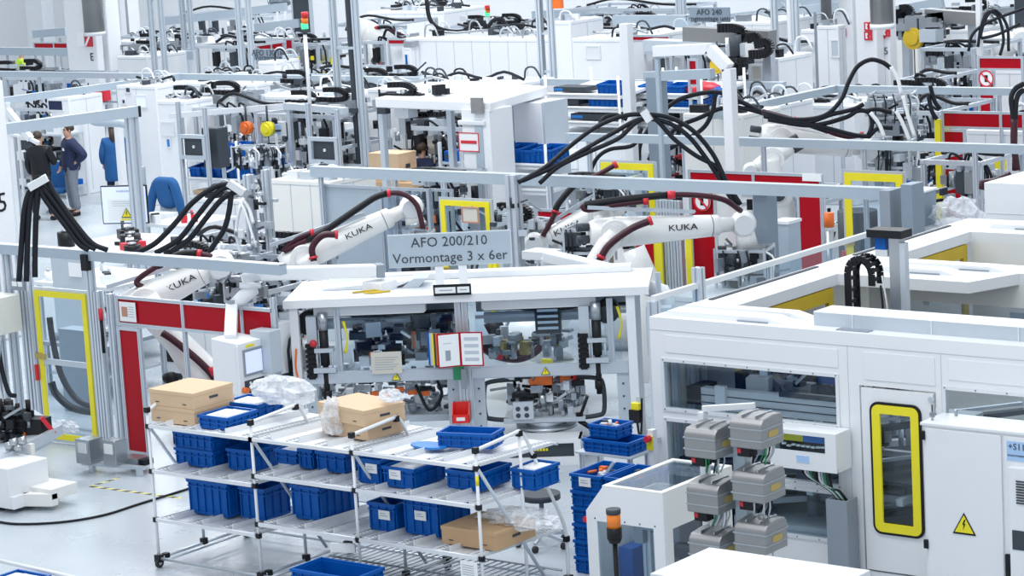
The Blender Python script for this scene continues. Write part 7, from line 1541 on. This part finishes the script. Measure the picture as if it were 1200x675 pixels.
# racks with bins
gb = 'blue bins on the shelf behind the left monitor'
mid_rack('small flow rack with blue bins behind the left dark monitor', 218, 278, [186, 210, 232], 35.4, 1.1, 1, [
    [(.05, .34, .5, .2, 'bin', 'left blue bin on the upper shelf behind the left dark monitor'), (.42, .34, .5, .2, 'bin', 'middle blue bin on the upper shelf behind the left dark monitor'), (.72, .3, .5, .24, 'bin', 'right blue bin on the upper shelf behind the left dark monitor')],
    [(.0, .3, .5, .22, 'bin', 'first blue bin on the lower shelf behind the left dark monitor'), (.25, .3, .5, .22, 'bin', 'second blue bin on the lower shelf behind the left dark monitor'), (.5, .3, .5, .22, 'bin', 'third blue bin on the lower shelf behind the left dark monitor'), (.75, .28, .5, .22, 'bin', 'fourth blue bin on the lower shelf behind the left dark monitor')],
    [(.05, 1.0, .5, .08, 'box', 'flat pinkish box on the lowest shelf behind the left dark monitor')]], gb)
gb = 'blue bins on the rack right of the portal machine'
mid_rack('flow rack with blue bins below the right leg of the white portal machine', 566, 640, [193, 222], 33.6, 1.3, 2, [
    [(.0, .42, .5, .24, 'bin', 'leftmost blue bin below the portal machine leg'), (.25, .42, .5, .26, 'bin', 'second blue bin from the left below the portal machine leg'), (.5, .42, .5, .24, 'bin', 'third blue bin from the left below the portal machine leg'), (.76, .4, .5, .26, 'bin', 'rightmost blue bin below the portal machine leg')], []], gb)
o = blue_bin('blue bin raised above the others, below the portal machine leg', *WY(590, 182, 34.4)[:], .7, .4, .2, group=gb)
gb = 'blue bins on the racks left of the slim white post'
mid_rack('wide flow rack with blue bins and dark cases left of the slim white post', 640, 725, [112, 127, 144, 158], 37.8, 1.4, 3, [
    [(.08, .7, .4, .12, 'dark', 'striped dark case on the top shelf, left of the slim white post'), (.68, .5, .4, .2, 'bin', 'blue bin on the top shelf beside the slim white post')],
    [(.04, .6, .4, .14, 'dark', 'flat dark case on the second shelf, blue label'), (.55, .6, .4, .2, 'bin', 'blue bin on the second shelf beside the slim white post')],
    [(.3, .9, .4, .14, 'dark', 'long dark case on the third shelf, left of the slim white post')], []], gb)
gb = 'blue bins on the rack behind the steel pillar'
mid_rack('flow rack with blue bins and red cloth behind the blue grey steel pillar', 742, 822, [112, 128, 145], 38.6, 1.4, 4, [
    [(.05, .5, .4, .16, 'bin', 'blue bin on the top shelf left of the steel pillar'), (.45, .4, .4, .16, 'bin', 'blue bin on the top shelf right of the steel pillar')],
    [(.08, .5, .4, .14, 'dark', 'dark case with blue label left of the steel pillar'), (.55, .6, .4, .14, 'bin', 'flat blue bin on the second shelf right of the steel pillar')], []], gb)
b = MB(); p = WY(797, 106, 38.2); b.m('redclip').ball((p.x, 38.9, p.z - .05), .28, (1.3, .8, .45)).m('bin').ball((p.x + .3, 38.9, p.z - .1), .2, (1, .8, .5)); rn = random.Random(3); b.v = [Vector(v) + Vector((rn.uniform(-.03, .03), 0, rn.uniform(-.03, .03))) for v in b.v]; one(b, 'cloth_bundle', 'red and blue cloth lying on the rack behind the steel pillar', 'cloth')
p = WY(452, 190, 35.6); carton('open brown cardboard box under the orange tool balancer', p.x - .4, 35.6, max(0, p.z - .35), .7, .5, .5, group=None)
b = MB(); b.m('card').bb(p.x - .45, p.x + .7, 35.5, 36.4, max(0, p.z - .35) - .08, max(0, p.z - .35)); b.m('alu')
for x_ in (p.x - .4, p.x + .65): b.bb(x_ - .03, x_ + .03, 35.6, 35.66, 0, max(0, p.z - .43)).bb(x_ - .03, x_ + .03, 36.3, 36.36, 0, max(0, p.z - .43))
one(b, 'packing_table', 'small table under the open brown cardboard box', 'table')
# gantry with cable chains (right of sign AFO 240)
t = thing('gantry_axis', 'horizontal linear gantry with looping black cable chains, right of the white portal frame', 'gantry', (*G(850, 190), 0)); Yg = 41.0
b = MB(); b.m('castalu').beam(WY(805, 42, Yg), WY(905, 47, Yg), .3, .35); b.m('lgrey').beam(WY(760, 52, Yg), WY(850, 56, Yg), .4, .2); b.build('beam', t)
for x_ in (812, 898): p = WY(x_, 50, Yg); b = MB(); b.m('alu').bb(p.x - .08, p.x + .08, Yg, Yg + .16, 0, p.z); b.build('post', t)
def chain(t, pts_, w=.16):
    q = spline(pts_, 5); b = MB(); b.m('black')
    for i in range(len(q) - 1): b.beam(q[i], q[i] + (q[i + 1] - q[i]) * .8, w, .1, up=(0, 1, 0))
    b.build('cable_chain', t)
chain(t, [WY(842, 33, Yg - .3), WY(860, 33, Yg - .3), WY(870, 37, Yg - .3), WY(868, 44, Yg - .3), WY(858, 46, Yg - .3)]); chain(t, [WY(876, 46, Yg - .4), WY(885, 43, Yg - .4), WY(890, 50, Yg - .4)]); chain(t, [WY(885, 52, Yg - .5), WY(898, 50, Yg - .5), WY(902, 57, Yg - .5), WY(895, 63, Yg - .5), WY(878, 64, Yg - .5)]); chain(t, [WY(859, 66, Yg - .5), WY(860, 80, Yg - .5), WY(866, 84, Yg - .5), WY(870, 78, Yg - .5), WY(868, 68, Yg - .5)])
b = clutter(MB(), random.Random(9), WY(845, 60, Yg).x, WY(880, 60, Yg).x, Yg - .5, Yg, WY(850, 68, Yg).z, WY(850, 50, Yg).z, 40, ['black', 'dgrey', 'steel', 'white', 'lgrey'], .1, .4); b.m('white').box(tuple(WY(886, 58, Yg - .3)), (.5, .3, .25)); b.build('carriage', t)
# gantry at upper right with cables
t = thing('gantry_axis', 'grey gantry with dark carriages in front of the fire signs column', 'gantry', (*G(1090, 160), 0)); Yg = 47.5
b = MB(); b.m('castalu').beam(WY(1050, 28, Yg), WY(1110, 22, Yg), .3, .3).beam(WY(1085, 17, Yg), WY(1150, 22, Yg), .3, .25); b.build('beam', t)
for x_ in (1060, 1138): p = WY(x_, 25, Yg); b = MB(); b.m('alu').bb(p.x - .08, p.x + .08, Yg, Yg + .16, 0, p.z); b.build('post', t)
chain(t, [WY(1055, 10, Yg - .3), WY(1064, 10, Yg - .3), WY(1068, 18, Yg - .3), WY(1064, 24, Yg - .3)]); chain(t, [WY(1075, 35, Yg - .3), WY(1086, 36, Yg - .3), WY(1086, 50, Yg - .3), WY(1079, 54, Yg - .3)])
b = clutter(MB(), random.Random(19), WY(1052, 60, Yg).x, WY(1110, 60, Yg).x, Yg - .5, Yg, WY(1050, 40, Yg).z, WY(1050, 20, Yg).z, 44, ['black', 'dgrey', 'steel', 'steel', 'lgrey'], .1, .5); b.build('carriage', t)
# white mesh partition at left
t = thing('partition_frame', 'white lattice partition behind the man with glasses', 'partition', (*G(105, 215), 0)); Yq = 40.0
a, z1 = atY(82, 140, Yq); c, z0 = atY(136, 182, Yq); b = MB(); b.m('offwhite').framexz(a, c, 0.05, z1, Yq, .06, .06)
for k in range(1, 4): b.bb(a + (c - a) * k / 4 - .02, a + (c - a) * k / 4 + .02, Yq, Yq + .04, .05, z1)
for k in range(1, 4): b.bb(a, c, Yq, Yq + .04, z1 * k / 4, z1 * k / 4 + .05)
b.build('lattice', t); b = MB(); b.m('white').bb(a, c, Yq + .05, Yq + .07, 0.05, z1); b.build('panel', t)
b = MB(); p = WY(118, 108, 40.2); b.m('redclip').bb(p.x - .35, p.x + .1, 40.2, 40.4, p.z - .2, p.z + .1); b.m('mgrey').beam((p.x - 1.0, 40.3, p.z - .22), (p.x + 1.0, 40.3, p.z - .22), .04); b.m('alu').bb(p.x - 1, p.x - .94, 40.28, 40.34, 0, p.z - .2).bb(p.x + .94, p.x + 1, 40.28, 40.34, 0, p.z - .2); one(b, 'tool_rail', 'thin rail with a red box left of the control cabinet with screen', 'rail')
# ================================================================ more axes, shelves and cables between the cells
def small_gantry(label, a, b2, Y, seed, n=16, loops=2, w=.16, chainpx=None):
    p, q = WY(*a, Y), WY(*b2, Y); t = thing('gantry_axis', label, 'gantry', ((p.x + q.x) / 2, Y, 0)); rn = random.Random(seed)
    b = MB(); b.m('steel').beam(p, q, w, w).m('alu').beam(p + Vector((0, .3, .05)), q + Vector((0, .3, .05)), w * .6); b.build('beam', t)
    for e in (p, q): b = MB(); b.m('alu').bb(e.x - .05, e.x + .05, Y + .1, Y + .2, 0, e.z); b.build('post', t)
    loops = 1 + seed % 2
    for k in range(loops):
        f = (k + .5) / loops; c = p.lerp(q, f); b = MB(); b.m(rn.choice(['dgrey', 'lgrey', 'offwhite'])).box((c.x, Y - .1, c.z - .1), (.3, .25, .28)).m('steel').box((c.x, Y - .15, c.z - .36), (.14, .14, .3)).m('black').cyl((c.x + .08, Y - .15, c.z - .6), (c.x + .08, Y - .15, c.z - .3), .04); b.build('carriage', t)
        chain(t, [(c.x - .5, Y - .1, c.z + .12), (c.x + .05, Y - .1, c.z + .12), (c.x + .22, Y - .1, c.z + .2), (c.x + .05, Y - .1, c.z + .3), (c.x - .35, Y - .1, c.z + .3)], .09)
    b = clutter(MB(), rn, min(p.x, q.x), max(p.x, q.x), Y - .2, Y + .3, min(p.z, q.z) - .1, max(p.z, q.z) + .2, n, ['black', 'dgrey', 'steel', 'offwhite', 'lgrey'], .05, .22); b.build('valve_block', t)
    return t
small_gantry('linear gantry with black chains above the left dark monitor', (200, 122), (300, 112), 38.0, 1)
small_gantry('linear gantry with a grey cylinder, left of the signal tower pole', (320, 104), (392, 98), 40.0, 2)
small_gantry('linear gantry between the signal tower pole and the tall ladder', (345, 128), (420, 122), 37.0, 3)
small_gantry('linear gantry in the back row under the signal board', (340, 60), (392, 50), 49, 4, n=30)
small_gantry('linear gantry in front of the long ribbed machine', (430, 100), (500, 93), 42.5, 5, n=26)
small_gantry('linear gantry on the roof edge of the portal machine', (440, 122), (520, 118), 33.6, 6, n=26)
small_gantry('linear gantry left of the column marked E 4, far left', (0, 88), (60, 84), 44.5, 7, n=26)
small_gantry('linear gantry behind the double ladder, upper left', (145, 56), (215, 52), 50, 8, n=24)
small_gantry('linear gantry in the back row left of sign AFO 240', (700, 36), (785, 30), 50, 9, n=30)
small_gantry('linear gantry over the hatch machine, behind the slim white post', (740, 58), (800, 60), 44.5, 10, n=30)
small_gantry('linear gantry near the right slanting rail', (870, 98), (935, 92), 43, 11, n=24)
small_gantry('linear gantry above the glass guards, upper right', (1085, 72), (1140, 66), 47, 12, n=24)
small_gantry('linear gantry behind the gripper of the right background robot', (1060, 118), (1110, 112), 40.5, 13, n=26)
small_gantry('linear gantry inside the left robot cell above the red panels', (190, 308), (285, 312), 26.2, 14, n=40)
small_gantry('linear gantry behind the lower hose of the central left robot', (334, 298), (380, 300), 27.9, 15, n=30)
small_gantry('linear gantry carrying the orange tool balancer above the cardboard', (488, 143), (532, 140), 36.8, 21, n=18)
small_gantry('linear gantry at the far wall, top right corner', (1110, 18), (1190, 12), 56, 16, n=30)
small_gantry('linear gantry at the far wall, left of the centre ladder', (545, 34), (625, 30), 54.5, 17, n=30)
small_gantry('linear gantry under the grey rail, right of the station sign', (585, 262), (640, 268), 29.6, 18, n=34)
# dark shelves and cases that fill the aisles
def dark_shelf(label, px0, px1, pyt, Y, seed, rows=3, mats=('black', 'dgrey', 'bin', 'steel', 'paper')):
    xa, zt = atY(px0, pyt, Y); xb, _ = atY(px1, pyt, Y); rn = random.Random(seed); t = thing('parts_shelf', label, 'shelf', ((xa + xb) / 2, Y + .3, 0))
    for x in (xa, xb):
        for y in (Y, Y + .6): b = MB(); b.m('offwhite').bb(x - .025, x + .025, y - .025, y + .025, 0, zt + .05); b.build('post', t)
    for r in range(rows):
        z = zt * (1 - r / rows) - .3; b = MB(); b.m('lgrey').bb(xa, xb, Y, Y + .6, z - .04, z); b.build('shelf_board', t)
        x = xa + .05
        while x < xb - .25:
            w = rn.uniform(.16, .45); h = rn.uniform(.1, .26); b = MB(); b.m(rn.choice(mats)).bb(x, min(x + w, xb - .03), Y + .05, Y + .5, z, z + h); b.m(rn.choice(['lgrey', 'paper', 'dgrey'])).bb(x + .03, x + w * .6, Y + .045, Y + .05, z + h * .3, z + h * .7); b.build('stored_case', t); x += w + .04
    return t
dark_shelf('shelf with dark cases behind the person in the black suit', 20, 72, 140, 38.6, 1)
dark_shelf('shelf with dark cases between the cream cabinet and the left monitor shelf', 282, 318, 176, 35.8, 2)
dark_shelf('shelf with dark cases right of the man in the navy jacket', 515, 540, 170, 35.6, 3)
dark_shelf('shelf with dark cases behind the black cable arcs', 780, 830, 128, 40.5, 4)
dark_shelf('shelf with dark cases beside the wide cable ladder', 880, 912, 100, 42, 5)
dark_shelf('shelf with dark cases in front of the AFO 130/160 sign', 262, 300, 88, 42.6, 6)
dark_shelf('shelf with dark cases left of the tall cable ladder', 372, 400, 134, 37.9, 7)
dark_shelf('shelf with dark cases in the gap left of the portal machine leg', 576, 600, 150, 36.5, 8)
dark_shelf('shelf with dark cases at the far right behind the fire signs', 1050, 1085, 98, 44, 9)
dark_shelf('shelf with dark cases below the far left slanting rail', 78, 118, 122, 42, 10)
bundle('thin black cables hanging between the centre ladder and the grey rail', [[(700, 150), (708, 138), (722, 135), (735, 140)], [(690, 205), (700, 185), (715, 175), (742, 170), (752, 150)]], 42, .035)
bundle('dark cables hanging at the right of the long rail, near the tall gripper', [[(1015, 130), (1028, 128), (1045, 132)], [(1018, 160), (1030, 150), (1046, 150)], [(1090, 100), (1095, 118), (1102, 128)], [(1088, 112), (1092, 130), (1098, 140)]], 41, .035)
bundle('white hoses falling from the tall gripper of the right background robot', [[(1044, 78), (1052, 92), (1056, 110)], [(1058, 112), (1064, 135), (1072, 160)], [(1050, 130), (1058, 145), (1066, 165)], [(1020, 132), (1030, 145), (1036, 160)]], 40.6, .03, m_='paper')
